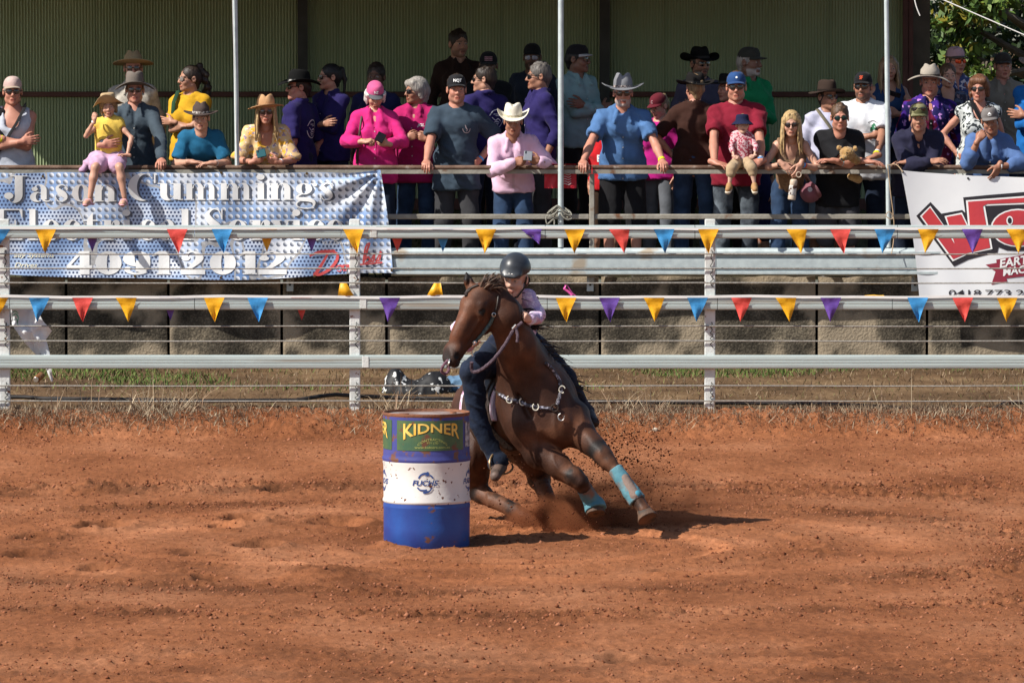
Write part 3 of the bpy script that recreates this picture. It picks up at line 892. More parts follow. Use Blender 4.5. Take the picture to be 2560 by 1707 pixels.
# ================================================================== PRINT AND LETTERING
def font_mesh(txt, bold=0.0, shear=0.0, spacing=1.0):
    """2-D mesh of the built-in font, normalised so the cap height is 1 and x starts at 0"""
    cu = bpy.data.curves.new('lettering_tmp', 'FONT')
    cu.body = txt; cu.offset = bold; cu.shear = shear; cu.space_character = spacing
    cu.resolution_u = 3
    ob = bpy.data.objects.new('lettering_tmp', cu); coll.objects.link(ob)
    dg = bpy.context.evaluated_depsgraph_get(); dg.update()
    me = bpy.data.meshes.new_from_object(ob.evaluated_get(dg))
    v = np.array([p.co[:2] for p in me.vertices]) if len(me.vertices) else np.zeros((0, 2))
    f = [tuple(p.vertices) for p in me.polygons]
    bpy.data.objects.remove(ob); bpy.data.curves.remove(cu); bpy.data.meshes.remove(me)
    v = v - [v[:, 0].min(), 0]
    return v / .729, f
def flat_print(name, v2, f, fn, m, parent, cuts=None):
    """lay a 2-D mesh on a surface fn(x,y)->world; cuts = list of x values where the faces are split so that they follow it"""
    bm = bmesh.new()
    vs = [bm.verts.new((p[0], p[1], 0)) for p in v2]
    for q in f:
        try: bm.faces.new([vs[i] for i in q])
        except ValueError: pass
    if cuts is not None:
        for axis, vals in cuts:
            for c in vals:
                co = (c, 0, 0) if axis == 0 else (0, c, 0); no = (1, 0, 0) if axis == 0 else (0, 1, 0)
                bmesh.ops.bisect_plane(bm, geom=bm.verts[:] + bm.edges[:] + bm.faces[:], plane_co=co, plane_no=no)
    bm.verts.ensure_lookup_table(); bm.verts.index_update()
    wv = [fn(p.co.x, p.co.y) for p in bm.verts]
    ff = [tuple(p.index for p in q.verts) for q in bm.faces]
    bm.free()
    return mesh_obj(name, wv, ff, m, parent, smooth=False)
class Gl:
    """fat-face letter shapes in a unit box"""
    def __init__(s): s.v = []; s.f = []
    def poly(s, pts):
        b = len(s.v); s.v += pts; s.f.append(tuple(range(b, b + len(pts)))); return s
    def rect(s, x0, y0, x1, y1): return s.poly([(x0, y0), (x1, y0), (x1, y1), (x0, y1)])
    def strip(s, A, B):
        b = len(s.v); n = len(A); s.v += A + B
        for i in range(n - 1): s.f.append((b + i, b + i + 1, b + n + i + 1, b + n + i))
        return s
    def blade(s, ox, oy, orx, ory, ix, iy, irx, iry, a0=0, a1=360, n=28):
        A, B = [], []
        for i in range(n + 1):
            a = R(a0 + (a1 - a0) * i / n)
            A.append((ox + orx * math.cos(a), oy + ory * math.sin(a))); B.append((ix + irx * math.cos(a), iy + iry * math.sin(a)))
        return s.strip(A, B)
    def dot(s, x, y, rx, ry): return s.poly([(x + rx * math.cos(i * .393), y + ry * math.sin(i * .393)) for i in range(16)])
    def rib(s, pts, asp=1.0):
        """variable-width ribbon along (x,y,w), smoothed"""
        p = []
        for i in range(len(pts) - 1):
            q0 = pts[max(i - 1, 0)]; q1 = pts[i]; q2 = pts[i + 1]; q3 = pts[min(i + 2, len(pts) - 1)]
            for k in range(5):
                t = k / 5
                p.append(tuple(.5 * ((2 * q1[c]) + (-q0[c] + q2[c]) * t + (2 * q0[c] - 5 * q1[c] + 4 * q2[c] - q3[c]) * t * t + (-q0[c] + 3 * q1[c] - 3 * q2[c] + q3[c]) * t ** 3) for c in range(3)))
        p.append(tuple(pts[-1]))
        A, B = [], []
        for i, q in enumerate(p):
            a = p[max(i - 1, 0)]; b = p[min(i + 1, len(p) - 1)]
            dx, dy = (b[0] - a[0]) * asp, b[1] - a[1]; l = math.hypot(dx, dy) + 1e-9
            w = max(q[2], .01) / 2
            A.append((q[0] - dy / l * w / asp, q[1] + dx / l * w)); B.append((q[0] + dy / l * w / asp, q[1] - dx / l * w))
        return s.strip(A, B)
def glyph(ch):
    g = Gl()
    if ch == 'o': g.blade(.5, .5, .5, .52, .5, .5, .15, .46)
    elif ch == 'e': g.blade(.5, .5, .5, .52, .54, .5, .19, .46, 0, 318); g.rect(.36, .49, .97, .54)
    elif ch == 'c': g.blade(.5, .5, .5, .52, .6, .5, .24, .46, 42, 318); g.dot(.78, .74, .17, .15)
    elif ch == 'n': g.rect(.1, .03, .38, 1); g.rect(0, 0, .46, .05); g.rect(0, .95, .2, 1); g.blade(.62, .62, .28, .4, .52, .62, .12, .34, 0, 170); g.rect(.64, .03, .9, .64); g.rect(.56, 0, 1, .05)
    elif ch == 'm':
        g.rect(.06, .03, .24, 1); g.rect(0, 0, .3, .05); g.rect(0, .95, .12, 1)
        for x in (.0, .335):
            g.blade(.41 + x, .62, .17, .4, .35 + x, .62, .075, .34, 0, 170); g.rect(.41 + x, .03, .58 + x, .64); g.rect(.36 + x, 0, .64 + x, .05)
    elif ch == 'u': g.rect(.1, .34, .37, .97); g.rect(0, .95, .3, 1); g.blade(.38, .36, .28, .4, .5, .36, .13, .32, 180, 350); g.rect(.62, .03, .9, .98); g.rect(.5, .95, .7, 1); g.rect(.8, 0, 1, .05)
    elif ch == 'i': g.rect(.2, .03, .76, 1); g.rect(0, 0, 1, .05); g.rect(0, .95, .4, 1); g.dot(.45, 1.36, .36, .17)
    elif ch == 'r': g.rect(.14, .03, .52, 1); g.rect(0, 0, .66, .05); g.rect(0, .95, .3, 1); g.rib([(.5, .6, .04), (.62, .88, .05), (.76, .98, .06), (.86, .94, .12)]); g.dot(.84, .84, .15, .15)
    elif ch == 'l': g.rect(.2, .03, .76, 1.55); g.rect(0, 0, 1, .05); g.rect(0, 1.5, .4, 1.55)
    elif ch == 't': g.rect(.26, .2, .64, 1.0); g.poly([(.26, 1), (.64, 1), (.64, 1.38), (.55, 1.3)]); g.rect(0, .95, .95, 1); g.blade(.6, .22, .34, .24, .72, .22, .16, .18, 180, 340)
    elif ch == 'v': g.poly([(.08, .97), (.42, .97), (.64, .3), (.5, 0)]); g.poly([(.5, 0), (.6, .15), (.9, .97), (.82, .97)]); g.rect(0, .95, .52, 1); g.rect(.68, .95, 1, 1)
    elif ch == 'a': g.rect(.52, .12, .8, .68); g.blade(.48, .68, .32, .34, .40, .68, .13, .29, 0, 150); g.dot(.22, .74, .15, .13); g.blade(.32, .27, .32, .3, .42, .28, .14, .24, 50, 310); g.blade(.79, .14, .21, .16, .83, .15, .13, .1, 185, 350)
    elif ch in 'sS':
        k = 1.0 if ch == 's' else 1.56
        g.rib([(.80, .68 * k, .02), (.70, .93 * k, .05), (.46, .99 * k, .07), (.24, .84 * k, .17), (.34, .63 * k, .30), (.62, .42 * k, .34), (.74, .2 * k, .2), (.54, .03 * k, .07), (.28, .04 * k, .06), (.12, .3 * k, .03)]); g.rect(.79, .66 * k, .84, k); g.rect(.09, 0, .14, .36 * k)
    elif ch == 'g': g.blade(.4, .66, .38, .34, .4, .66, .1, .29); g.dot(.9, .9, .11, .1); g.rib([(.66, .88, .04), (.78, .97, .05), (.9, .92, .06)]); g.rib([(.3, .36, .06), (.1, .2, .12), (.2, .06, .22), (.6, .02, .24), (.86, -.14, .16), (.8, -.42, .06), (.45, -.5, .06), (.12, -.4, .06), (.06, -.2, .08), (.22, -.02, .06)])
    elif ch == 'J': g.rect(.46, .42, .80, 1.5); g.rect(.28, 1.5, 1, 1.55); g.blade(.46, .42, .34, .5, .34, .42, .14, .45, 190, 360); g.dot(.2, .34, .2, .2)
    elif ch == 'C': g.blade(.5, .76, .5, .82, .62, .76, .3, .76, 40, 320); g.rect(.93, 1.0, .98, 1.56)
    elif ch == 'E': g.rect(.1, .03, .52, 1.52); g.rect(0, 0, .95, .06); g.rect(0, 1.49, .95, 1.55); g.rect(.5, .74, .8, .8); g.poly([(.9, 1.5), (.98, 1.0), (.98, 1.55)]); g.poly([(.98, 0), (.98, .5), (.9, .04)]); g.rect(.78, .55, .82, 1.0)
    elif ch == '0': g.blade(.5, .7, .5, .72, .5, .7, .06, .5)
    elif ch == '9': g.blade(.5, .95, .5, .47, .5, .95, .07, .28); g.blade(.5, .72, .5, .72, .42, .72, .06, .62, -60, 12); g.blade(.5, .3, .45, .32, .5, .34, .25, .24, 150, 330)
    elif ch == '1': g.rect(.34, .0, .92, 1.42); g.poly([(.34, 1.42), (.0, 1.22), (0, 1.1), (.34, 1.2)]); g.rect(.2, 0, 1, .08)
    elif ch == '4': g.rect(.52, 0, .9, 1.42); g.poly([(.52, 1.42), (0, .5), (0, .34), (.14, .5), (.52, 1.15)]); g.rect(0, .32, 1.0, .56)
    elif ch == '2': g.rib([(.16, .98, .24), (.3, 1.32, .1), (.56, 1.36, .12), (.76, 1.02, .32), (.5, .55, .2), (.12, .2, .1)]); g.rect(.0, 0, .98, .3); g.dot(.2, .98, .17, .15)
    return g.v, g.f

# ------------------------------------------------------------------ left banner
BNY = RY - .145
def bn_edge(v): return 951 + 31 * v + 4 * math.sin(v * 3.1)
def bn_top(px): return 432 - (7 * max(0, (px - 870) / 80)) + 1.5 * math.sin(px * .03)
def bn_bot(px): return 683 + 17 * math.exp(-((px - 470) / 330) ** 2) - 0 * px + 3 * math.sin(px * .012)
def bn_pt(px, py, off=0.0):
    u = px
    cx, cy = 951.0, 428.0
    r = math.hypot(px - cx, py - cy); th = math.atan2(py - cy, cx - px)
    y = BNY + .012 * math.sin(px * .021 + .4 * math.sin(py * .013)) + .008 * math.sin(px * .047 + py * .02)
    y += .028 * math.sin(th * 13.0) * math.exp(-r / 190.0) * min(1, r / 30)
    y += .018 * ((py - 560) / 130) * math.sin(px * .009)
    y -= .05 * max(0, (py - 640) / 60) * .3
    return P(px, py, y - off)
def banner_mat():
    m, nt, N, L, b = nodes_of('perforated_metal_print')
    uv = nd(N, 'ShaderNodeUVMap'); sp = nd(N, 'ShaderNodeSeparateXYZ'); L.new(uv.outputs[0], sp.inputs[0])
    def dots(cell, off, rad):
        def mth(op, a, bb=None):
            n = nd(N, 'ShaderNodeMath', operation=op)
            for i, q in enumerate((a, bb)):
                if q is None: continue
                if isinstance(q, (int, float)): n.inputs[i].default_value = q
                else: L.new(q, n.inputs[i])
            return n.outputs[0]
        y = mth('DIVIDE', sp.outputs[1], cell); row = mth('FLOOR', y)
        x = mth('ADD', mth('DIVIDE', sp.outputs[0], cell), mth('MULTIPLY', mth('MODULO', row, 2.0), off))
        fx = mth('SUBTRACT', mth('FRACT', x), .5); fy = mth('SUBTRACT', mth('FRACT', y), .5)
        d = mth('SQRT', mth('ADD', mth('MULTIPLY', fx, fx), mth('MULTIPLY', fy, fy)))
        return d, fx, fy, mth
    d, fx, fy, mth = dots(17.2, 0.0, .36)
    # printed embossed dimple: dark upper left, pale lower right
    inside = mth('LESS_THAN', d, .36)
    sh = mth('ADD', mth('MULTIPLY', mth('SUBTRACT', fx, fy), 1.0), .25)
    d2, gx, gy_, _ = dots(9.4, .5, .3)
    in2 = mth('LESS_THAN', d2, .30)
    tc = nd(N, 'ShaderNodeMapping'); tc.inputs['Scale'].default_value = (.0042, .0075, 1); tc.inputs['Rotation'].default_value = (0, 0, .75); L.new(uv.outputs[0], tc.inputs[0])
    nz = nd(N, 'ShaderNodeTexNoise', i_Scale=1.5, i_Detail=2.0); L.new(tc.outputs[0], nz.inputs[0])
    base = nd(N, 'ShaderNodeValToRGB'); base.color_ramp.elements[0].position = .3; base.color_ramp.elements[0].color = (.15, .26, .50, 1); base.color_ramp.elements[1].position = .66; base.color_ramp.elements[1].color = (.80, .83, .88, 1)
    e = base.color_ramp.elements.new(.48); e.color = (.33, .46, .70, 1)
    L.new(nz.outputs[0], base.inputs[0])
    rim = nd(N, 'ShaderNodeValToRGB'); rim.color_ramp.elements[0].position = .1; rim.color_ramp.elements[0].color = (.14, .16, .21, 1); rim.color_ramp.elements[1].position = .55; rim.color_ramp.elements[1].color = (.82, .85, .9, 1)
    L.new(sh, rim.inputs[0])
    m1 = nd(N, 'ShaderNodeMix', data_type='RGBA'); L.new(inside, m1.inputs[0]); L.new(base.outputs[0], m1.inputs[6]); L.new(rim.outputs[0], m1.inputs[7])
    m2 = nd(N, 'ShaderNodeMix', data_type='RGBA'); L.new(in2, m2.inputs[0]); L.new(base.outputs[0], m2.inputs[6]); m2.inputs[7].default_value = (.05, .07, .15, 1)
    # folded-over areas show the finer mesh, bounded by grey creases
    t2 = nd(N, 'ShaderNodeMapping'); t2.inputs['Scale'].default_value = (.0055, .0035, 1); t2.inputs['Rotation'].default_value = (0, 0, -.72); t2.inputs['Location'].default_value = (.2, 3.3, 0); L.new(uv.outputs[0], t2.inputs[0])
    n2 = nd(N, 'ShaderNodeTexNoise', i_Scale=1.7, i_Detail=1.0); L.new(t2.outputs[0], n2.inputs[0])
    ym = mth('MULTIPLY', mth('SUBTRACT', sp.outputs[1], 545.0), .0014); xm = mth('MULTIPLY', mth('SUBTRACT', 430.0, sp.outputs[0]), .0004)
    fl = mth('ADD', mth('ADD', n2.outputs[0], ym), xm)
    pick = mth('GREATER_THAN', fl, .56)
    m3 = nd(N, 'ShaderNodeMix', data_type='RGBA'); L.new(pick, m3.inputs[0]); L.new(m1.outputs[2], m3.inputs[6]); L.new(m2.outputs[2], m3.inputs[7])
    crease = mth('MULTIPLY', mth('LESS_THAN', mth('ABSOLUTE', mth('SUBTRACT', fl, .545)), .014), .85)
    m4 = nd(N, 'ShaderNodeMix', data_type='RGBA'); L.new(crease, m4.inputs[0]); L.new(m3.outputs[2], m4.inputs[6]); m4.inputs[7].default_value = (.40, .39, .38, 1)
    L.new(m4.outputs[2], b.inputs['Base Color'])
    b.inputs['Roughness'].default_value = .42; b.inputs['Specular IOR Level'].default_value = .4
    return m
def banner_surface(name, fn, nx, ny, ex, m, parent):
    """ex(u,v)->(px,py); gives UVs in pixels of print"""
    vs, uv, fs = [], [], []
    for back in (0, 1):
        for j in range(ny + 1):
            for i in range(nx + 1):
                p = ex(i / nx, j / ny); uv.append(p)
                vs.append(fn(p[0], p[1], -.0015 * back))
    w = nx + 1; o2 = w * (ny + 1)
    for j in range(ny):
        for i in range(nx):
            a = j * w + i
            fs.append((a, a + w, a + w + 1, a + 1)); fs.append((a + o2, a + 1 + o2, a + w + 1 + o2, a + w + o2))
    o = mesh_obj(name, vs, fs, m, parent, smooth=True)
    ul = o.data.uv_layers.new(name='UVMap')
    for lp in o.data.loops:
        ul.data[lp.index].uv = uv[lp.vertex_index]
    return o
b_root = empty('banner', P(430, 560, BNY), 'blue perforated metal print banner with white fat lettering hung on the railing at left', 'banner')
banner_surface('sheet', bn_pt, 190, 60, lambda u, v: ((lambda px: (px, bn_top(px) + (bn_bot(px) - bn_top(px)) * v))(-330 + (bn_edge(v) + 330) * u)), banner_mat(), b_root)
M_lw = mat('white_print', (.84, .84, .83), rough=.45, spec=.4)
M_lg = mat('silver_print', (.60, .60, .59), (.74, .74, .73), ns=3, rough=.45, spec=.4)
M_ld = mat('slate_print', (.10, .115, .15), rough=.45, spec=.4)
LET = []
def words(lst, base, hx, m):
    for ch, x0, x1 in lst: LET.append((ch, x0, x1, base, hx, m))
words([('J', 10, 68), ('a', 75, 127), ('s', 133, 175), ('o', 180, 225), ('n', 231, 292)], 504, 42, M_lg)
words([('C', 320, 390), ('u', 394, 458), ('m', 461, 543), ('m', 547, 630), ('i', 638, 667), ('n', 672, 732), ('g', 738, 792), ('s', 796, 838)], 500, 42, M_lw)
words([('E', -42, 58), ('l', 68, 95), ('e', 104, 150), ('c', 156, 202), ('t', 207, 246), ('r', 254, 300), ('i', 303, 331), ('c', 345, 391), ('a', 398, 444), ('l', 448, 478)], 600, 50, M_lw)
words([('S', 504, 566), ('e', 569, 618), ('r', 624, 676), ('v', 678, 727), ('i', 728, 756), ('c', 766, 812), ('e', 815, 860)], 600, 50, M_lw)
words([('4', 166, 230), ('0', 238, 304), ('9', 307, 376), ('1', 381, 427), ('2', 452, 514), ('0', 524, 590), ('1', 598, 642), ('2', 646, 718)], 686, 41, M_lw)
_i = 0
for ch, x0, x1, base, hx, m in LET:
    v, f = glyph(ch)
    if base == 504: tilt = .0
    else: tilt = 0
    cut = [(0, np.arange(math.floor(x0 / 14) * 14, x1 + 14, 14.0)), (1, np.arange(400, 720, 14.0))]
    _i += 1
    for dx, dy, mm, off in ((6, 3, M_ld, .0035), (0, 0, m, .006)):
        if base == 686 and mm is M_ld: continue
        vv = [(x0 + (x1 - x0) * p[0] + dx, base - hx * p[1] + dy) for p in v]
        o = flat_print('letter' if mm is m else 'letter_shadow', vv, f, lambda a, b_, off=off: bn_pt(a, b_, off), mm, b_root, cut)
# script word in red and the small cream lines
g = Gl()
for pts in ([(774, 640, 5), (800, 630, 9), (838, 628, 9)], [(822, 630, 6), (808, 655, 8), (790, 683, 10), (783, 686, 7)], [(783, 686, 6), (800, 686, 8), (825, 672, 9), (842, 650, 9), (842, 634, 7), (828, 629, 5)],
            [(838, 672, 3), (846, 664, 4), (856, 668, 4), (850, 678, 3), (842, 676, 3)], [(858, 664, 4), (860, 678, 4)], [(864, 678, 3), (870, 662, 4), (876, 678, 4), (884, 664, 3)], [(884, 672, 4), (900, 668, 4)],
            [(908, 660, 5), (918, 626, 6), (924, 608, 4), (914, 618, 5), (908, 655, 5)], [(908, 656, 4), (920, 642, 5), (924, 652, 5), (912, 658, 4)], [(926, 656, 3), (936, 634, 5), (934, 652, 5), (926, 654, 3)], [(940, 656, 3), (952, 628, 5), (948, 650, 5), (938, 652, 3)], [(846, 690 - 26, 3), (905, 661, 4), (956, 656, 5)]):
    g.rib([(a, b_, c * .85) for a, b_, c in pts])
flat_print('script_word', g.v, g.f, lambda a, b_: bn_pt(a, b_, .0075), mat('red_print', (.66, .10, .10), rough=.45), b_root)
M_cream = mat('cream_print', (.78, .74, .56), rough=.5)
for txt, x, y, h, w in (('ady Systems', 34, 643, 11, 102), ('Drives', 36, 668, 12, 58), ('VLT Drives', 806, 611, 9, 66)):
    v, f = font_mesh(txt, .012, .3); k = w / v[:, 0].max()
    flat_print('small_lettering', [(x + p[0] * k, y - p[1] * h) for p in v], f, lambda a, b_: bn_pt(a, b_, .006), M_cream if x < 500 else M_lw, b_root)
M_eye1 = mat('brass_eyelet', (.16, .11, .05), rough=.4, metal=.7)
for px, py in ((107, 441), (553, 432), (767, 434), (337, 690), (552, 694), (786, 690), (979, 676)):
    q = bn_pt(px, py, .004); MB().tube([q, q + Vector((0, -.004, 0))], .012, 10).obj('eyelet', M_eye1, b_root)

# ------------------------------------------------------------------ right banner
RBY = RY - .14
def rb_pt(px, py, off=0.0):
    y = RBY + .014 * math.sin((px - 2255) * .012 + (py - 430) * .006) + .010 * math.sin((px - 2255) * .03 - (py - 430) * .012)
    y += .03 * math.exp(-((px - (2262 + (py - 430) * .22)) / 40) ** 2) * (py - 430) / 300
    return P(px, py, y - off)
def rb_ex(u, v):
    l = 2253 + 46 * v + 6 * math.sin(v * 3.1); px = l + (2850 - l) * u
    t = 424 + 18 * min(1, (px - 2253) / 180) + 2 * math.sin(px * .02); bt = 752 + 3 * math.sin(px * .02)
    return px, t + (bt - t) * v
M_vin = mat('white_vinyl', (.80, .81, .82), (.72, .73, .75), ns=2, rough=.45, spec=.4)
r_root = empty('banner', P(2420, 590, RBY), 'white vinyl banner with big red and black W lettering hung on the railing at right', 'banner')
banner_surface('sheet', rb_pt, 90, 44, rb_ex, M_vin, r_root)
Z6 = lambda pts: [(2200 + a / 4.3556, 400 + b_ / 4.3556) for a, b_ in pts]
M_lbk = mat('black_print', (.025, .022, .028), rough=.45, spec=.4)
M_lrd = mat('logo_red_print', (.56, .05, .055), (.47, .045, .06), ns=3, rough=.45, spec=.4)
M_ldr = mat('maroon_print', (.30, .035, .06), (.24, .03, .05), ns=4, rough=.45)
rcut = [(0, np.arange(2240, 2860, 16.0)), (1, np.arange(420, 760, 16.0))]
def lay(name, polys, off, m):
    g = Gl()
    for p in polys: g.poly(Z6(p))
    return flat_print(name, g.v, g.f, lambda a, b_: rb_pt(a, b_, off), m, r_root, rcut)
lay('logo_outline', [[(395, 610), (550, 458), (668, 585), (895, 545), (928, 575), (905, 408), (1200, 380), (2300, 290), (2300, 900), (1700, 980), (1510, 992), (1380, 985), (1290, 950), (1277, 1010), (1150, 1035), (960, 1085), (805, 1160)]], .004, M_lbk)
lay('logo_edge', [[(435, 612), (548, 500), (680, 690), (790, 850), (702, 612), (892, 573), (960, 715), (935, 440), (2300, 340), (2300, 455), (1142, 500), (1225, 970), (1020, 1012), (970, 1020), (792, 1104)],
                  [(1215 + 290 + 300 * math.cos(i * .1309 * 2), 740 + 208 * math.sin(i * .1309 * 2)) for i in range(24)]], .007, M_lw)
lay('logo_face', [[(455, 615), (545, 520), (688, 712), (812, 915), (725, 622), (885, 592), (985, 800), (958, 455), (2300, 360), (2300, 435), (1165, 480), (1120, 505), (1200, 955), (1040, 995), (955, 1012), (797, 1080)],
                  [(1215 + 290 + 283 * math.cos(i * .1309 * 2), 740 + 193 * math.sin(i * .1309 * 2)) for i in range(24)]], .010, M_lrd)
lay('logo_hole', [[(1412 + 36 * math.cos(i * .393), 660 + 50 * math.sin(i * .393)) for i in range(16)]], .0125, M_lw)
lay('logo_hole', [[(1412 + 22 * math.cos(i * .393), 660 + 34 * math.sin(i * .393)) for i in range(16)]], .0145, M_lbk)
lay('ribbon', [[(1150, 1140), (1270, 1120), (1265, 1085), (2300, 900), (2300, 1170), (1375, 1290), (1387, 1322), (1212, 1358), (1258, 1215)]], .004, M_ldr)
for txt, x, y, h, dx, dy, m in (('EARTH', 1305, 1172, 92, 1.02, -.155, M_lw), ('MACHINE', 1340, 1262, 84, 1.0, -.150, M_lw), ('0418', 748, 1482, 72, 352, .0, M_lbk), ('773', 1146, 1482, 72, 280, .0, M_lbk), ('2', 1482, 1482, 72, 86, .0, M_lbk)):
    v, f = font_mesh(txt, .03 if m is M_lw else .004, .06 if m is M_lw else 0)
    dx = dx if dx < 9 else dx / (h * v[:, 0].max())
    pts = Z6([(x + p[0] * h * dx, y - p[1] * h + (p[0] * h * dx) * dy) for p in v])
    flat_print('lettering', pts, f, lambda a, b_: rb_pt(a, b_, .0065), m, r_root)
M_eye2 = mat('dark_eyelet', (.05, .05, .05), rough=.4, metal=.6)
for px, py in ((2257, 430), (2420, 446)):
    q = rb_pt(px, py, .003); MB().tube([q, q + Vector((0, -.004, 0))], .010, 10).obj('eyelet', M_eye2, r_root)

# ------------------------------------------------------------------ the drum
M_dbl = mat('worn_blue_paint', (.020, .045, .22), (.022, .085, .33), ns=4, rough=.42, bump=.1, bs=40, c3=(.16, .075, .06), n3=11, lo3=.64, hi3=.68, spec=.4)
M_dpu = mat('faded_purple_paint', (.045, .050, .20), (.062, .068, .25), ns=5, rough=.5, bump=.1, bs=40, c3=(.15, .065, .04), n3=13, lo3=.58, hi3=.64)
M_dwh = mat('rust_flecked_white_paint', (.70, .68, .64), (.60, .57, .54), ns=3, rough=.45, bump=.1, bs=40, c3=(.15, .065, .045), n3=26, lo3=.637, hi3=.655)
M_drs = mat('rusty_rim', (.24, .095, .045), (.15, .07, .045), ns=16, rough=.85, bump=.4, bs=70)
M_dlid = mat('worn_lid', (.42, .36, .33), (.20, .10, .06), ns=6, rough=.5, metal=.2, bump=.2, bs=30)
drum = empty('drum', (BX, BY, 0), 'dented blue and white steel drum standing in the red dirt beside the horse', 'drum')
DR = .288
Zd = lambda py: P(1065, py, BY - DR).z
def lathe(name, prof, m, seg=72):
    vs, fs = [], []
    for r, z in prof:
        for k in range(seg):
            a = 2 * math.pi * k / seg
            dn = 1 + .006 * math.sin(3 * a + z * 9) * math.sin(z * 5)
            vs.append((BX + r * dn * math.cos(a), BY + r * dn * math.sin(a), z))
    for i in range(len(prof) - 1):
        for k in range(seg):
            k2 = (k + 1) % seg
            fs.append((i * seg + k, i * seg + k2, (i + 1) * seg + k2, (i + 1) * seg + k))
    return mesh_obj(name, vs, fs, m, drum, auto=50)
z_b, z_w0, z_w1, z_g0, z_t = -.03, Zd(1262), Zd(1158), Zd(1140), Zd(1037)
lathe('lower_band', [(DR * .97, z_b), (DR, z_b + .01), (DR, .12), (DR * 1.003, z_w0 - .045), (DR * 1.012, z_w0 - .03), (DR * 1.012, z_w0 - .022), (DR * 1.0, z_w0 - .006), (DR, z_w0)], M_dbl)
lathe('white_band', [(DR, z_w0), (DR * 1.022, z_w0 + .008), (DR * 1.022, z_w0 + .018), (DR, z_w0 + .034), (DR, z_w1 - .03), (DR * 1.014, z_w1 - .012), (DR * 1.014, z_w1)], M_dwh)
lathe('upper_band', [(DR * 1.014, z_w1), (DR * 1.026, z_w1 + .01), (DR * 1.026, z_w1 + .022), (DR * 1.002, z_w1 + .034), (DR * 1.006, z_w1 + .05), (DR, z_w1 + .06), (DR, z_t - .02)], M_dpu)
lathe('rim', [(DR, z_t - .02), (DR * 1.012, z_t - .014), (DR * 1.018, z_t - .004), (DR * 1.012, z_t + .003), (DR * .985, z_t + .003), (DR * .975, z_t - .014)], M_drs)
lathe('lid', [(DR * .975, z_t - .014), (DR * .7, z_t - .012), (DR * .4, z_t - .016), (.001, z_t - .016)], M_dlid)
for an, d, r in ((R(-150), .17, .034), (R(20), .19, .022)):
    c = Vector((BX + d * math.cos(an), BY + d * math.sin(an), z_t - .016))
    MB().tube([c, c + Vector((0, 0, .012))], r, 12).obj('bung', M_drs, drum)
def on_drum(px, py, off=.0025):
    s = max(-.995, min(.995, (px - 1065.0) / (DR * FPX / BY)))
    return s, py, off
def drum_pt(arc, z, off=.0025):
    """arc = metres along the surface from the front line, positive to the viewer's right"""
    a = -math.pi / 2 + arc / DR
    r = DR * 1.004 + off
    return Vector((BX + r * math.cos(a), BY + r * math.sin(a), z))
arc_of = lambda px: math.asin(max(-.999, min(.999, (px - 1065.0) / (DR * 1.004 * FPX / BY)))) * DR
def drum_print(name, v2, f, m, off):
    return flat_print(name, v2, f, lambda a, z: drum_pt(a, z, off), m, drum, [(0, np.arange(-.5, .5, .02))])
M_lgr = mat('faded_green_label', (.045, .105, .060), (.085, .135, .055), ns=9, rough=.5, c3=(.14, .06, .035), n3=12, lo3=.6, hi3=.66)
M_lye = mat('yellow_letter_print', (.72, .42, .05), (.78, .55, .14), ns=14, rough=.5)
M_lol = mat('olive_letter_print', (.36, .40, .12), rough=.5)
zl0, zl1 = Zd(1127), Zd(1052)
_a0, _a1 = arc_of(993), arc_of(1157)
for c0 in ((_a0 + _a1) / 2, (_a0 + _a1) / 2 - (_a1 - _a0) - .052):
    w = _a1 - _a0
    g = Gl(); g.rect(c0 - w / 2, zl0, c0 + w / 2, zl1)
    drum_print('label', g.v, g.f, M_lgr, .001)
    v, f = font_mesh('KIDNER', .02)
    W = v[:, 0].max()
    for off, m, dx, dz in ((.0022, M_lbk, .004, -.004), (.0036, M_lye, 0, 0)):
        pts = []
        for x, y in v:
            u = x / W - .5
            top = zl1 - .016
            bot = zl1 - .075 - .050 * (abs(u) * 2) ** 1.8
            pts.append((c0 + u * w * .80 + dx + .004, bot + (top - bot) * y + dz))
        drum_print('lettering', pts, f, m, off)
    for txt, zz, hh, ww, ar in (('CONTRACTING', zl0 + .068, .017, .20, .026), ('PTY LTD', zl0 + .046, .013, .075, 0), ('www.kidners.com.au', zl0 + .016, .016, .24, .0)):
        v, f = font_mesh(txt, .01); W = v[:, 0].max()
        pts = []
        for x, y in v:
            u = x / W - .5
            pts.append((c0 + .004 + u * ww, zz + hh * y - ar * (2 * abs(u)) ** 2 * 1.4))
        drum_print('lettering', pts, f, M_lol, .0028)
g = Gl(); g.rect(arc_of(1157) + .03, zl0 + .015, arc_of(1157) + .14, zl1 - .02); drum_print('label', g.v, g.f, mat('grey_sticker', (.5, .48, .5), (.1, .08, .1), ns=30, rough=.5), .001)
M_lbl = mat('deep_blue_print', (.035, .075, .24), rough=.45)
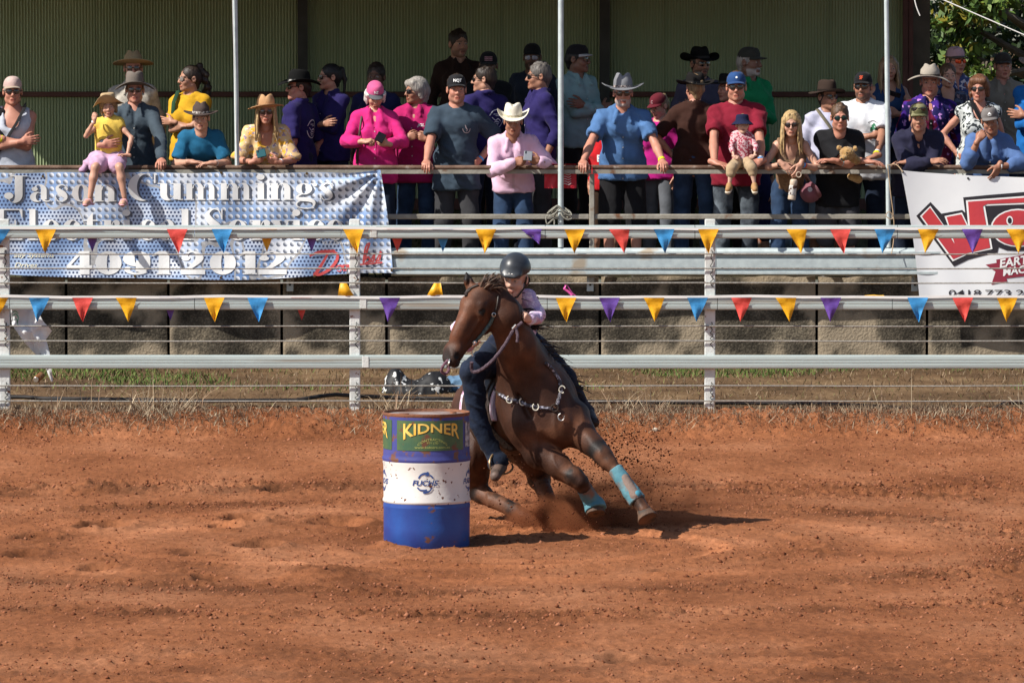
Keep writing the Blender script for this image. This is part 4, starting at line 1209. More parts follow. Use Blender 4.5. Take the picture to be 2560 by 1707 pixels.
for c0 in (arc_of(1063.5), arc_of(1063.5) + .385, arc_of(1063.5) - .385):
    v, f = font_mesh('FUCHS', .022, .22); W = v[:, 0].max(); zc = Zd(1207)
    drum_print('lettering', [(c0 + (x / W - .5) * .172, zc - .017 + y * .036) for x, y in v], f, M_lbl, .0015)
    g = Gl(); g.rib([(c0 - .045, zc + .030, .006), (c0 - .030, zc + .052, .010), (c0 - .008, zc + .062, .013), (c0 + .012, zc + .064, .014)]); drum_print('logo_mark', g.v, g.f, M_lbl, .0015)
    g = Gl(); g.poly([(c0 - .004, zc + .045), (c0 + .026, zc + .046), (c0 + .024, zc + .072), (c0 + .010, zc + .076), (c0 + .012, zc + .058)]); drum_print('logo_mark', g.v, g.f, M_lbl, .0015)
    g = Gl(); g.rib([(c0 + .030, zc + .052, .006), (c0 + .042, zc + .044, .005), (c0 + .052, zc + .030, .003)]); drum_print('logo_mark', g.v, g.f, M_lbl, .0015)
    g = Gl(); g.rib([(c0 + .045, zc - .030, .006), (c0 + .030, zc - .052, .010), (c0 + .008, zc - .062, .013), (c0 - .014, zc - .064, .014)]); drum_print('logo_mark', g.v, g.f, M_lbl, .0015)
    g = Gl(); g.rib([(c0 - .052, zc - .030, .003), (c0 - .035, zc - .046, .007), (c0 - .01, zc - .049, .010), (c0 + .012, zc - .047, .012)]); drum_print('logo_mark', g.v, g.f, M_lbl, .0015)
# ================================================================== PEOPLE: shared anatomy
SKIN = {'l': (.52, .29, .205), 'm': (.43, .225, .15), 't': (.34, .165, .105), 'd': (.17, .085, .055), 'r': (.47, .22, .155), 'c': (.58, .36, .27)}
M_skin = mat('skin', (1.04, 1.02, 1.0), (.9, .88, .87), attr=True, ns=14, rough=.5, spec=.35, bump=.08, bs=120)
def head_template(sex):
    m = sex == 'm'; c = sex == 'c'
    s = SDF()
    s.ell((0, .012, .030), (.074, .094, .088), k=0)
    s.ell((0, -.030, -.042), (.058 if m else .054, .058, .072), k=.03)
    jw = .043 if m else (.036 if not c else .034)
    for q in (-1, 1):
        s.cone((q * jw, .004, -.066), (q * .012, -.064, -.094), .026 if m else .022, .018, .022)
        s.sph((q * .034, -.060, -.034), .024 if not c else .030, .022)
        s.cone((q * .016, -.086, .019), (q * .044, -.071, .018), .011 if m else .008, .008, .012)
    s.sph((0, -.078, -.099), .018 if m else .014, .018)
    s.cone((0, -.088, .012), (0, -.110 if not c else -.1, -.032), .0085, .0125 if m else .0105, .012)
    for q in (-1, 1):
        s.sph((q * .0115, -.099 if not c else -.093, -.036), .0085, .008)
        s.sph((q * .031, -.104, .000), .019, .014, sub=True)
        s.sph((q * .031, -.0775, -.001), .0135, .004)
        s.cone((q * .018, -.090, .0075), (q * .044, -.082, .006), .0035, .0035, .004)
    s.cone((-.017, -.0885, -.066), (.017, -.0885, -.066), .0065, .0065, .008)
    s.cone((-.014, -.0875, -.0775), (.014, -.0875, -.0775), .0075, .0075, .008)
    for q in (-1, 1):
        a = R(12) * q
        B = np.array([[math.cos(a), -math.sin(a), 0], [math.sin(a), math.cos(a), 0], [0, 0, 1]])
        s.ell((q * .079, .014, -.006), (.0095, .021, .032), B, k=.008)
        s.sph((q * .092, .010, -.006), .013, .006, sub=True)
    nr = .056 if m else .046
    s.cone((0, .020, -.075), (0, .030, -.160), nr, nr + .004, .03)
    v, f = s.mesh(.0068)
    x, y, z = v.T; ax = np.abs(x)
    lip = ((ax < .023) & (z > -.086 + .25 * ax * ax / .02) & (z < -.059 - .15 * ax) & (y < -.080)).astype(float)
    mouth = ((ax < .021) & (np.abs(z + .0715) < .0032) & (y < -.078)).astype(float)
    brow = ((ax > .012) & (ax < .052) & (np.abs(z - .021 + .10 * np.maximum(ax - .035, 0)) < .0062) & (y < -.05)).astype(float)
    de = np.sqrt((ax - .031) ** 2 + (y + .0775) ** 2 + (z + .001) ** 2)
    eye = ((de < .0150) & (y < -.083) & (np.abs(z + .001) < .0052) & (np.abs(ax - .031) < .0115)).astype(float)
    iris = eye * ((ax - .031) ** 2 + (z + .001) ** 2 < .0068 ** 2)
    beard = np.clip((-.050 - z) / .012, 0, 1) * (y < -.005) * np.clip((z + .125) / .012, 0, 1) * (1 - lip)
    beard = np.maximum(beard * ((ax > .026) | (z < -.088) | (z > -.062)), ((ax < .032) & (z > -.062) & (z < -.046) & (y < -.08)) * .9)
    stub = beard
    side = ((ax > .05) & (z > -.02) & (y > -.02)).astype(float)
    cheek = np.exp(-(((ax - .038) / .018) ** 2 + ((z + .032) / .02) ** 2)) * (y < -.04)
    return v, f, dict(lip=lip, mouth=mouth, brow=brow, eye=eye, iris=iris, beard=stub, cheek=cheek)
HEADS = {k: head_template(k) for k in 'mfc'}
# ---- hands: right hand, wrist at origin, fingers along +x, palm towards -z, thumb on +y
def hand_template(curl, thumb=(.6, .7, -.25), spread=1.0, tc=.5):
    s = SDF()
    s.cone((-.035, 0, 0), (.012, 0, 0), .0255, .0265, 0)
    s.ell((.045, .0, -.002), (.050, .040, .016), k=.018)
    s.ell((.030, .022, -.008), (.032, .018, .016), k=.014)
    for i, (y, l, r) in enumerate(((.030, .078, .0092), (.0105, .086, .0095), (-.0095, .080, .0090), (-.028, .064, .0080))):
        p = np.array([.080 - (.004 if i in (0, 2) else (.012 if i == 3 else 0)), y, .002]); an = 0
        sp = spread * (y * 3.2)
        seg = (l * .45, l * .31, l * .24)
        s.cone((.03, y * .7, 0), p, .011, r * 1.05, .008)
        for j in range(3):
            an += curl[j] * (1 + .10 * (i - 1.5))
            d = np.array([math.cos(an) * math.cos(sp), math.cos(an) * math.sin(sp), -math.sin(an)])
            q = p + d * seg[j]
            s.cone(p, q, r * (1 - .07 * j), r * (1 - .07 * (j + 1)), .0035)
            p = q
    t = nrm(thumb); p = np.array([.018, .026, -.006]); q = p + t * .040
    s.cone(p, q, .0135, .0112, .012)
    t2 = nrm(t + np.array([tc, -.45 * tc, -.4 * tc])); q2 = q + t2 * .030
    s.cone(q, q2, .0108, .0098, .004)
    q3 = q2 + nrm(t2 + np.array([.1 * tc, -.4 * tc, -.3 * tc])) * .022
    s.cone(q2, q3, .0098, .0085, .004)
    return s.mesh(.0057)
HANDS = {'relax': hand_template((.25, .35, .25)), 'flat': hand_template((.08, .12, .08), (.7, .6, -.1), 1.3, .2), 'grip': hand_template((.75, .75, .35), (.75, .55, -.35), .6),
         'hold': hand_template((.85, 1.1, .6), (.6, .6, -.6), .4, .8), 'fist': hand_template((1.45, 1.55, .8), (.7, .5, -.6), .2, 1.2)}
def place_hand(kind, side, wrist, d, pn, s, skin):
    v, f = HANDS[kind]
    v = v * s
    if side == 'r':
        v = v * np.array([1, -1, 1]); f = f[:, ::-1]
    X = nrm(d); Z = -np.asarray(pn, float); Z = nrm(Z - X * (Z @ X)); Y = np.cross(Z, X)
    w = v[:, :1] * X + v[:, 1:2] * Y + v[:, 2:3] * Z + np.asarray(wrist)
    return w, f, np.asarray(skin)
def rotz(a):
    c, s = math.cos(a), math.sin(a); return np.array([[c, -s, 0], [s, c, 0], [0, 0, 1]])
def rotx(a):
    c, s = math.cos(a), math.sin(a); return np.array([[1, 0, 0], [0, c, -s], [0, s, c]])
def roty(a):
    c, s = math.cos(a), math.sin(a); return np.array([[c, 0, s], [0, 1, 0], [-s, 0, c]])
def ik(S, W, l1, l2, pole):
    S, W = np.asarray(S, float), np.asarray(W, float)
    d = W - S; L = np.linalg.norm(d)
    if L > (l1 + l2) * .995:
        k = L / ((l1 + l2) * .995); l1 *= k; l2 *= k
    d = d / L
    a = (l1 * l1 - l2 * l2 + L * L) / (2 * L); h = math.sqrt(max(l1 * l1 - a * a, 0))
    p = np.asarray(pole, float); p = p - d * (p @ d); p = nrm(p)
    return S + d * a + p * h

# ---- head wear in head space (eye level = 0, facing -y)
def polar(rings, n=40):
    """rings: list of functions(theta)->(x,y,z)"""
    vs, fs = [], []
    for r in rings:
        for k in range(n):
            vs.append(r(2 * math.pi * k / n))
    for i in range(len(rings) - 1):
        for k in range(n):
            k2 = (k + 1) % n
            fs.append((i * n + k, i * n + k2, (i + 1) * n + k2, (i + 1) * n + k))
    return vs, fs
def hat_mesh(h=.115, brim=.085, up=.03, dip=.01, tilt=0.0, taper=.80, pinch=.018, zb=.044, bx=1.0, lr=0.0, flop=0.0, crease=True):
    """crown + brim; theta=-90deg is the front. returns (crown_v, crown_f, brim_v, brim_f, band ring)"""
    rx, ry, cy = .083, .102, .010
    prof = [(1.03, 0), (1.02, .02), (1.0, .3), (.96, .55), (taper + .07, .8), (taper, .92), (taper * .86, .985), (taper * .6, 1.0), (taper * .3, .985), (.02, .98)]
    rings = []
    for s_, t in prof:
        def r(th, s_=s_, t=t):
            x, y = rx * s_ * math.cos(th), ry * s_ * math.sin(th)
            z = h * t
            if crease and t > .5:
                w = smooth(.5, 1.0, t)
                z -= pinch * 1.4 * w * math.exp(-(x / .022) ** 2) * (1 if s_ < .8 else .6)
                fr = max(0, -math.sin(th)); x *= 1 - .28 * w * fr * fr
                z -= .012 * w * max(0, math.sin(th))
            return (x, cy + y, zb + z)
        rings.append(r)
    cv, cf = polar(rings)
    def br(t, dz):
        def r(th):
            c, s_ = math.cos(th), math.sin(th)
            R_x = rx * 1.02 + brim * bx * t; R_y = ry * 1.02 + brim * .92 * t
            x, y = R_x * c, R_y * s_
            z = zb + .002 + dz + up * (abs(c) ** 2.2) * t ** 1.7 - dip * (abs(s_) ** 2) * t ** 1.5 + lr * c * t - tilt * s_ * t + flop * t * math.sin(3 * th + .8)
            if up > .05: x *= 1 - .20 * t * (abs(c) ** 2)
            return (x, cy + y, z)
        return r
    ts = (0, .3, .6, .85, 1.0)
    bv, bf = polar([br(t, .003) for t in ts] + [br(1.012, .0)] + [br(t, -.003) for t in reversed(ts)])
    bf = [tuple(reversed(q)) for q in bf]
    dv, df = polar([lambda th, t=t: (rx * (1.035 - .012 * t) * math.cos(th), cy + ry * (1.035 - .012 * t) * math.sin(th), zb + .004 + .022 * t) for t in (0, .5, 1)])
    return (cv, cf), (bv, bf), (dv, df)
def cap_mesh(bill=.07, h=.092, zb=.040, flat=.016, backward=False):
    rx, ry, cy = .082, .103, .010
    rings = []
    for i in range(8):
        a = i / 7 * math.pi / 2
        s_, z = math.cos(a) ** .75 if i < 7 else .02, math.sin(a)
        def r(th, s_=s_, z=z, i=i):
            fr = max(0, -math.sin(th)) ** 2
            return (rx * s_ * math.cos(th), cy + ry * s_ * math.sin(th) - .004 * fr * (i > 0) * (i < 5), zb + h * z + .010 * fr * (0 < i < 5))
        rings.append(r)
    cv, cf = polar(rings)
    bv, bf = [], []
    n = 14
    for dz in (.0025, -.0025):
        for t in (0, .33, .66, 1):
            for i in range(n + 1):
                an = R(-90 - 62 + 124 * i / n)
                x, y = rx * 1.0 * math.cos(an), cy + ry * 1.0 * math.sin(an)
                w = math.cos((i / n - .5) * math.pi) ** .55 if 0 < i < n else 0
                y2 = y - bill * t * w
                x2 = x * (1 + .04 * t)
                bv.append((x2, y2, zb + .004 - flat * (x / rx) ** 2 * (.5 + .5 * t) - .010 * t + dz))
    m = n + 1
    for L_ in (0, 1):
        for j in range(3):
            for i in range(n):
                a = L_ * 4 * m + j * m + i
                q = (a, a + 1, a + m + 1, a + m)
                bf.append(q if L_ else q[::-1])
    for i in range(n):
        a = 3 * m + i; bf.append((a, a + 1, a + 1 + 4 * m, a + 4 * m))
    return (cv, cf), (bv, bf)
def glasses_mesh(round_=False, wrap=True):
    mb = MB()
    for q in (-1, 1):
        for L_, (dy, mi) in enumerate(((-.0, 1),)):
            pts = []
            n = 16
            for i in range(n):
                a = 2 * math.pi * i / n
                e = 1.0 if round_ else .62
                cx, cz = abs(math.cos(a)) ** e * math.copysign(1, math.cos(a)), abs(math.sin(a)) ** e * math.copysign(1, math.sin(a))
                x = q * .033 + .0265 * cx * (1 if not round_ else .88); z = -.003 + (.0185 if not round_ else .021) * cz * (1 - .12 * q * cx * (not round_))
                y = -.103 + (.9 if wrap else .5) * max(0, abs(x) - .012) ** 2 * 11
                pts.append((x, y, z))
            c = (q * .033, -.104 + .004, -.003)
            b = len(mb.v)
            mb.add(pts + [(p[0] * .985, p[1] + .004, p[2]) for p in pts] + [(q * .033, -.1035, -.003)], [(i, (i + 1) % n, n + (i + 1) % n, n + i) for i in range(n)], 0)
            mb.add(pts + [(q * .033, -.1045, -.003)], [((i + 1) % n, i, n) for i in range(n)] if q > 0 else [((i + 1) % n, i, n) for i in range(n)], 1)
        mb.tube([(q * .058, -.083, .004), (q * .074, -.055, .006), (q * .083, .0, .006), (q * .080, .02, -.002)], .0028, 5, 0)
    mb.tube([(-.010, -.103, .004), (0, -.106, .006), (.010, -.103, .004)], .0026, 5, 0)
    return mb
M_lens = mat('dark_lens', (.008, .008, .010), rough=.08, spec=.7, coat=.5)
M_frame = mat('black_frame', (.015, .014, .014), rough=.3)

# ---- hair
def hair_mesh(style, sx=1.0):
    """signed-distance hair in head space"""
    s = SDF(); h = .009
    rr = random.Random(len(style) * 7 + int(sx * 100))
    def cap(t=.006, front=-.055, low=-.03):
        s.ell((0, .018, .034), (.076 + t, .092 + t, .088 + t), k=0)
        s.cone((0, .06, -.02), (0, .062, -.07), .06, .035, .03)
        for q in (-1, 1): s.sph((q * .030, -.115, -.035), .070, .012, sub=True)
        s.ell((0, -.13, -.02), (.062, .085, .085), k=.01, sub=True)
    if style == 'short':
        cap(.007)
        for i in range(26):
            a, b = rr.uniform(-3.14, 3.14), rr.uniform(.1, 1.5)
            p = np.array([.078 * math.cos(a) * math.cos(b), .018 + .094 * math.sin(a) * math.cos(b), .038 + .09 * math.sin(b)])
            if p[1] < -.05 and p[2] < .07: continue
            s.sph(p, .012, .014)
        h = .008
    elif style in ('bob', 'bobhat'):
        cap(.016)
        for q in (-1, 1):
            s.cone((q * .075, .0, .03), (q * .078, .02, -.06), .024, .022, .03); s.cone((q * .055, -.055, .07), (q * .074, -.03, .02), .022, .02, .03)
        s.cone((-.05, -.062, .075), (.05, -.062, .075), .024, .024, .03); s.cone((0, .08, .0), (0, .075, -.09), .06, .04, .03)
        for i in range(22):
            a = rr.uniform(-1.9, 5.0); p = np.array([.085 * math.cos(a), .02 + .09 * math.sin(a), rr.uniform(-.05, .1)]); p[:2] *= 1.0 if p[2] < .06 else .8
            if p[1] < -.04 and p[2] < .06: continue
            s.cone(p, p * [1.05, 1.05, 1] + [0, 0, -.05], .014, .006, .012)
        h = .008
        if style == 'bobhat': s.plane((0, 0, .036), (0, 0, 1))
    elif style in ('long', 'longthin'):
        cap(.010)
        n = 18 if style == 'long' else 12
        for q in (-1, 1):
            for i in range(n):
                t = i / n
                a = R(-58 + 150 * t)
                x, y = q * (.072 + .012 * rr.random()) * math.cos(a * .55), -.035 + .115 * t
                z0 = .055 - .02 * t; L_ = rr.uniform(.24, .36)
                x1 = q * (abs(x) + rr.uniform(-.005, .030)); y1 = y - .03 + rr.uniform(-.02, .02) - (.02 if t < .4 else 0)
                m_ = ((x * 1.12 + x1) / 2, (y + y1) / 2 - .004, z0 - L_ * .5)
                s.cone((x, y, z0), m_, .013, .012, .009); s.cone(m_, (x1, y1, z0 - L_), .012, .004, .009)
            s.cone((q * .020, -.066, .098), (q * .072, -.045, .03), .012, .012, .012)
        h = .0075
    elif style in ('pony', 'curlypony', 'pony_r'):
        cap(.006)
        sx_ = 1 if style != 'pony_r' else -1
        s.sph((0, .115, .07), .026, .02)
        if style == 'curlypony':
            s.sph((0, .10, .115), .034, .02)
            for i in range(26):
                t = rr.random(); s.sph((rr.uniform(-.03, .03), .125 + .05 * math.sin(t * 3) + rr.uniform(-.025, .025), .08 - .32 * t), .030 - .012 * t, .02)
        else:
            s.cone((0, .12, .07), (0, .150, -.02), .022, .02, .02); s.cone((0, .15, -.02), (0, .14, -.17), .02, .010, .01)
        h = .008
    elif style == 'sides':       # hair that shows under a hat
        s.ell((0, .022, .026), (.080, .094, .088), k=0)
        s.cone((0, .07, -.02), (0, .07, -.06), .055, .04, .03)
        s.ell((0, -.13, -.02), (.070, .105, .12), k=.01, sub=True)
        s.plane((0, 0, .06), (0, 0, 1))
        h = .0085
    v, f = s.mesh(h * 1.15)
    nn = vnormals(v, f)
    st = vnoise(v[:, 0] * 160 + 60, v[:, 1] * 160, v[:, 2] * 22) - .5
    v = v + nn * (st * .006)[:, None]
    return v, f
_haircache = {}
def hair_get(style):
    if style not in _haircache: _haircache[style] = hair_mesh(style)
    return _haircache[style]
def hair_mat(c):
    n = 'hair_%02d%02d%02d' % tuple(int(99 * min(q, .99)) for q in c)
    return mat(n, darker(c, .62), (c[0] * 1.25, c[1] * 1.22, c[2] * 1.15), ns=70, rough=.5, spec=.35, stretch=(1, 1, .14), bump=.4, bs=110)
HC = {'blond': (.42, .29, .14), 'black': (.010, .009, .009), 'dark': (.028, .018, .013), 'brown': (.085, .045, .024), 'grey': (.30, .28, .26), 'white': (.66, .64, .62), 'sand': (.24, .16, .09), 'red': (.14, .06, .03)}

GRP = 'spectators standing along the railing'
PEOPLE = []
class Person:
    """head-anchored figure: eye = pixel of the point between the eyes; Y = distance of that point"""
    def __init__(s, label, eye, Y, sc=1.0, sex='m', yaw=0, hyaw=None, pitch=0, roll=0, lean=0, skin='m', bw=1.0, belly=1.0, fine=1.0, ground=None, beard=None, hs=1.0, group=GRP, ty=0.0, tx=0.0, hips=None, seated=False, neckf=0.0):
        s.sc, s.sex, s.fine = sc, sex, fine
        s.skin = np.array(SKIN[skin]); s.beardc = beard
        s.psi = R(yaw); hy = R(yaw if hyaw is None else hyaw)
        s.Rh = rotz(hy) @ rotx(R(pitch)) @ roty(R(roll))
        s.hsc = sc * hs
        e = np.array(P(eye[0], eye[1], Y))
        s.C = e - s.Rh @ np.array([0, -.088, 0]) * s.hsc
        s.f = np.array([math.sin(s.psi), -math.cos(s.psi), 0]); s.r = np.array([math.cos(s.psi), math.sin(s.psi), 0])
        la = R(lean)
        s.u = nrm(np.array([0, 0, 1]) * math.cos(la) + s.f * math.sin(la) + np.array([tx, ty, 0]))
        s.fu = nrm(np.cross(s.u, s.r)); s.fu = s.fu if s.fu @ s.f > 0 else -s.fu      # front of the torso
        s.N = s.C - sc * .160 * nrm(s.u * .75 + np.array([0, 0, 1.0]) * .55) - s.f * .018 * sc + s.f * neckf
        s.bw, s.belly = 1 + (bw - 1) * .6, 1 + (belly - 1) * .8
        s.hip = s.N - s.u * .54 * sc
        s.gz = ground if ground is not None else float(z_deck(s.hip[0], s.hip[1]))
        s.B = np.array([s.r, s.fu, s.u])
        base = (s.hip[0], s.hip[1], s.gz if not seated else s.hip[2] - .1)
        s.root = empty('person', base, label, 'person', group)
        s.parts = []
        s.sh = {q: s.N - s.u * .060 * sc + s.r * (.150 * sc * s.bw * k * (1 if sex == 'm' else .9 if sex == 'f' else .78)) for q, k in (('l', -1), ('r', 1))}
        s.arms = {}
        PEOPLE.append(s)
    def loc(s, a, b, c):          # torso-frame point: right, front, up from the neck base (metres at scale 1)
        return s.N + (s.r * a + s.fu * b + s.u * c) * s.sc
    def arm(s, q, wrist, pole=(0, 0, -1), hand='relax', d=None, pn=None, l1=.29, l2=.255):
        """wrist in world coords"""
        k = -1 if q == 'l' else 1
        S = s.sh[q]
        E = ik(S, wrist, l1 * s.sc, l2 * s.sc, np.asarray(pole, float))
        s.arms[q] = (S, E, np.asarray(wrist, float))
        dd = nrm(np.asarray(wrist) - E) if d is None else nrm(d)
        s.parts.append(('hand', hand, q, np.asarray(wrist, float), dd, pn if pn is not None else (0, 0, -1)))
        return s
    def wpx(s, px, py, Y): return np.array(P(px, py, Y))
    def preset(s, q, kind, **kw):
        k = -1 if q == 'l' else 1
        if kind == 'down':
            w = s.sh[q] + (s.r * k * .075 + s.f * .03) * s.sc + np.array([0, 0, -.50 * s.sc]); s.arm(q, w, -s.f * .6 + s.r * k * .3, 'relax', (0, 0, -1), -s.r * k)
        elif kind == 'cross':
            up = .03 if q == 'r' else 0
            w = s.loc(-k * .10, .20 + .03 * (q == 'l'), -.27 + up); s.arm(q, w, s.r * k * .9 - s.u * .8, 'relax', s.r * -k + s.u * .12, -s.f)
        elif kind == 'clasp':
            w = s.loc(k * .05, .26, -.27); s.arm(q, w, s.r * k - s.u * .7, 'hold', s.r * -k + s.u * .35 + s.f * .3, -s.f - s.u * .2)
        elif kind == 'hip':
            w = s.loc(k * .19, .03, -.45); s.arm(q, w, s.r * k - s.f * .5, 'fist', -s.r * k * .4 + s.f - s.u * .4, -s.r * k)
        return s
    # ------------------------------------------------------------ meshes
    def torso(s, S, t=0.0, legs=False):
        sc, bw = s.sc, s.bw; L = s.loc
        fem = s.sex == 'f'
        S.ell(L(0, .012, -.17), ((.158 * bw if not fem else .140 * bw) * sc + t, .112 * sc + t, .19 * sc + t), s.B, k=0)
        S.ell(L(0, .020 * s.belly, -.38), ((.146 if not fem else .128) * bw * sc + t, .108 * s.belly * sc + t, .16 * sc + t), s.B, k=.06)
        S.ell(L(0, 0, -.53), (.152 * bw * sc + t, .112 * sc + t, .12 * sc + t), s.B, k=.05)
        for q in 'lr':
            a = s.sh[q]
            S.cone(s.loc(0, -.005, .028), a + s.u * .004 * sc, .040 * sc + t * .6, .044 * sc + t * .8, .035)
            S.sph(a, .050 * sc * (1 if s.sex == 'm' else .85) + t, .035)
            k = -1 if q == 'l' else 1
            if fem: S.ell(L(k * .066, .105, -.205), (.062 * sc + t, .052 * sc + t, .062 * sc + t), s.B, k=.035)
            elif s.sex == 'm': S.ell(L(k * .065, .088, -.15), (.075 * sc + t, .035 * sc + t, .055 * sc + t), s.B, k=.04)
    def legpts(s, q):
        k = -1 if q == 'l' else 1
        H = s.hip + s.r * (.082 * s.sc * k * s.bw)
        if hasattr(s, 'legs_over'): return [H] + s.legs_over[q]
        F = np.array([s.hip[0], s.hip[1], s.gz + .07 * s.sc]) + s.r * (.12 * s.sc * k) + s.f * getattr(s, 'footf', -.02)
        Kn = (H + F) / 2 + s.f * (.035 + getattr(s, 'kneef', 0)) * s.sc + s.r * .01 * k
        return [H, Kn, F]
    def build_body(s, bare_legs=False, covered=False):
        sc = s.sc; S = SDF()
        s.torso(S, -.008)
        Nb = s.N + s.u * .02
        nr = .055 if s.sex == 'm' else .043
        S.cone(s.C + s.Rh @ np.array([0, .022, -.085]) * s.hsc, s.N, (nr + .001) * sc, (nr + .012) * sc, .03)
        thick = 1.0 if s.sex == 'm' else .82
        if s.sex == 'c': thick = .80
        for q, (a, e, w) in s.arms.items():
            S.cone(a, a + (e - a) * .5, .048 * sc * thick, .044 * sc * thick, .03); S.cone(a + (e - a) * .5, e, .043 * sc * thick, .036 * sc * thick, .02)
            S.cone(e, e + (w - e) * .3, .038 * sc * thick, .041 * sc * thick, .015); S.cone(e + (w - e) * .3, w, .041 * sc * thick, .027 * sc * thick, .015)
        for q in () if covered else 'lr':
            p = s.legpts(q)
            S.cone(p[0], p[1], .082 * sc, .052 * sc, .03)
            if s.sex == 'c' or bare_legs:
                S.cone(p[1], p[1] + (p[2] - p[1]) * .35, .050 * sc, .054 * sc, .02); S.cone(p[1] + (p[2] - p[1]) * .35, p[2], .054 * sc, .033 * sc, .02)
            else: S.cone(p[1], p[2], .054 * sc, .036 * sc, .02)
        bv, bf = S.mesh((.0195 if s.sex != 'c' else .013) * s.fine)
        parts = [(bv, bf, s.skin)]
        hv, hf, mk = HEADS[s.sex]
        w = (s.Rh @ (hv * s.hsc).T).T + s.C
        c = np.tile(s.skin, (len(w), 1))
        lipc = s.skin * np.array([.80, .52, .50]); c = c * (1 - mk['lip'][:, None]) + lipc * mk['lip'][:, None]
        c = c * (1 - .75 * mk['mouth'][:, None])
        c = c * (1 - .10 * mk['cheek'][:, None] * np.array([0, 1, 1.]))
        bc = np.array(getattr(s, 'browc', (.06, .04, .03))); m_ = mk['brow'][:, None] * .75; c = c * (1 - m_) + bc * m_
        m_ = mk['eye'][:, None]; c = c * (1 - m_) + np.array([.42, .40, .38]) * m_
        m_ = mk['iris'][:, None]; c = c * (1 - m_) + np.array([.03, .02, .015]) * m_
        if s.beardc is not None:
            m_ = mk['beard'][:, None] * s.beardc[1]; c = c * (1 - m_) + np.array(s.beardc[0]) * m_
        parts.append((w, hf, c))
        for p in s.parts:
            if p[0] == 'hand': parts.append(place_hand(p[1], p[2], p[3], p[4], p[5], sc * (1.0 if s.sex == 'm' else .92), s.skin * np.array([1.02, .98, .97])))
        v, f, c = join(parts)
        mesh_obj('body', v, f, M_skin, s.root, cols=c)
        return s
    def wrinkle(s, v, f, amp=.006, sc=9.0, seed=0):
        n = vnormals(v, f); q = (v - s.N)
        a = fbm(q[:, 0] * sc + seed, q[:, 1] * sc, q[:, 2] * sc * 1.6 + 7, o=3) - .5
        b = vnoise(q[:, 0] * 14 + 3 * a + q[:, 2] * 9 + seed, q[:, 1] * 12, q[:, 2] * 5) - .5
        g = q[:, 0] * 8 + seed, q[:, 1] * 8, q[:, 2] * 11
        rid = 1 - np.abs(2 * vnoise(g[0] + 1.2 * a, g[1], g[2] + q[:, 0] * 6) - 1) * 2.2
        rid = np.maximum(rid, 0)
        return v + n * (amp * 1.5 * a + amp * .9 * b + amp * 1.25 * rid)[:, None]
    def shirt(s, m, sleeve=.55, hem=-.60, neck='crew', loose=.011, collar=None, name='shirt', flare=0.0, amp=.0085, hlow=None, split=None):
        sc = s.sc; S = SDF(); t = loose * sc
        s.torso(S, t)
        if hem < -.55 and not hasattr(s, 'legs_over'):
            L2 = s.legpts('l'), s.legpts('r')
            for p in L2: S.cone(p[0] + s.u * .10 * sc, p[0] + (p[1] - p[0]) * .6, .092 * sc + t + flare, .092 * sc + t + flare, .05)
            m0, m1 = (L2[0][0] + L2[1][0]) / 2, (L2[0][1] + L2[1][1]) / 2
            S.cone(m0 + s.f * .03 * sc * s.belly, m0 + (m1 - m0) * .6 + s.f * .02, .100 * sc + t, .095 * sc + t, .05)
        thick = 1.0 if s.sex == 'm' else .82
        if sleeve > 0:
            for q, (a, e, w) in s.arms.items():
                if sleeve <= 1:
                    e2 = a + (e - a) * sleeve
                    S.cone(a, e2, (.056 * thick) * sc + t, (.052 * thick) * sc + t * 1.2, .035)
                    S.plane(e2 - (e - a) * 0, (0, 0, 1)) if False else None
                else:
                    fr = min(sleeve - 1, 1.0)
                    S.cone(a, e, .049 * thick * sc + t, .039 * thick * sc + t, .025); S.cone(e, e + (w - e) * .4, .040 * thick * sc + t, .040 * thick * sc + t, .010)
                    if fr > .4: S.cone(e + (w - e) * .4, e + (w - e) * fr * .97, .043 * thick * sc + t, .030 * thick * sc + t, .012)
        if collar is not None:
            for i in range(9):
                a0 = R(-90 + 32 + (360 - 64) * i / 9); a1 = R(-90 + 32 + (360 - 64) * (i + 1) / 9)
                p = [s.N + (s.r * math.cos(a) * .072 - s.fu * math.sin(a) * .074 + s.u * (.040 - .030 * max(0, -math.sin(a)))) * sc for a in (a0, a1)]
                S.cone(p[0], p[1], .015 * sc, .015 * sc, .006)
            for k in (-1, 1):
                S.cone(s.loc(k * .046, .066, .022), s.loc(k * .070, .122, -.070), .017 * sc, .010 * sc, .005)
        if 0 < sleeve <= 1:
            for q, (a, e, w) in s.arms.items():
                e2 = a + (e - a) * sleeve; rr_ = (.050 * thick) * sc + t * 1.7; dd = nrm(e - a); rb = rr_ * 1.15
                S.cone(e2 + dd * (rb - .002), e2 + dd * rb * 2.0, rb, rb * 1.1, .004, sub=True)
        # openings
        nd_ = {'crew': (.060, .066), 'scoop': (.074, .10), 'v': (.060, .068), 'tank': (.092, .115), 'polo': (.058, .064), 'boat': (.085, .075)}[neck]
        S.cone(s.loc(0, .014, .03), s.loc(0, .02, .12), nd_[0] * sc, nd_[1] * sc, .006, sub=True)
        if neck in ('v', 'polo'):
            S.cone(s.loc(0, .095, .04), s.loc(0, .150, -.15 if neck == 'v' else -.09), .046 * sc, .014 * sc, .004, sub=True)
        if neck in ('scoop', 'tank', 'boat'):
            S.cone(s.loc(0, .075, .03), s.loc(0, .135, -.075 if neck == 'scoop' else -.10), .085 * sc, .065 * sc, .008, sub=True)
        if neck == 'tank':
            for q, k in (('l', -1), ('r', 1)):
                S.cone(s.loc(k * .205 * s.bw, -.1, -.03), s.loc(k * .205 * s.bw, .12, -.03), .072 * sc, .072 * sc, .012, sub=True)
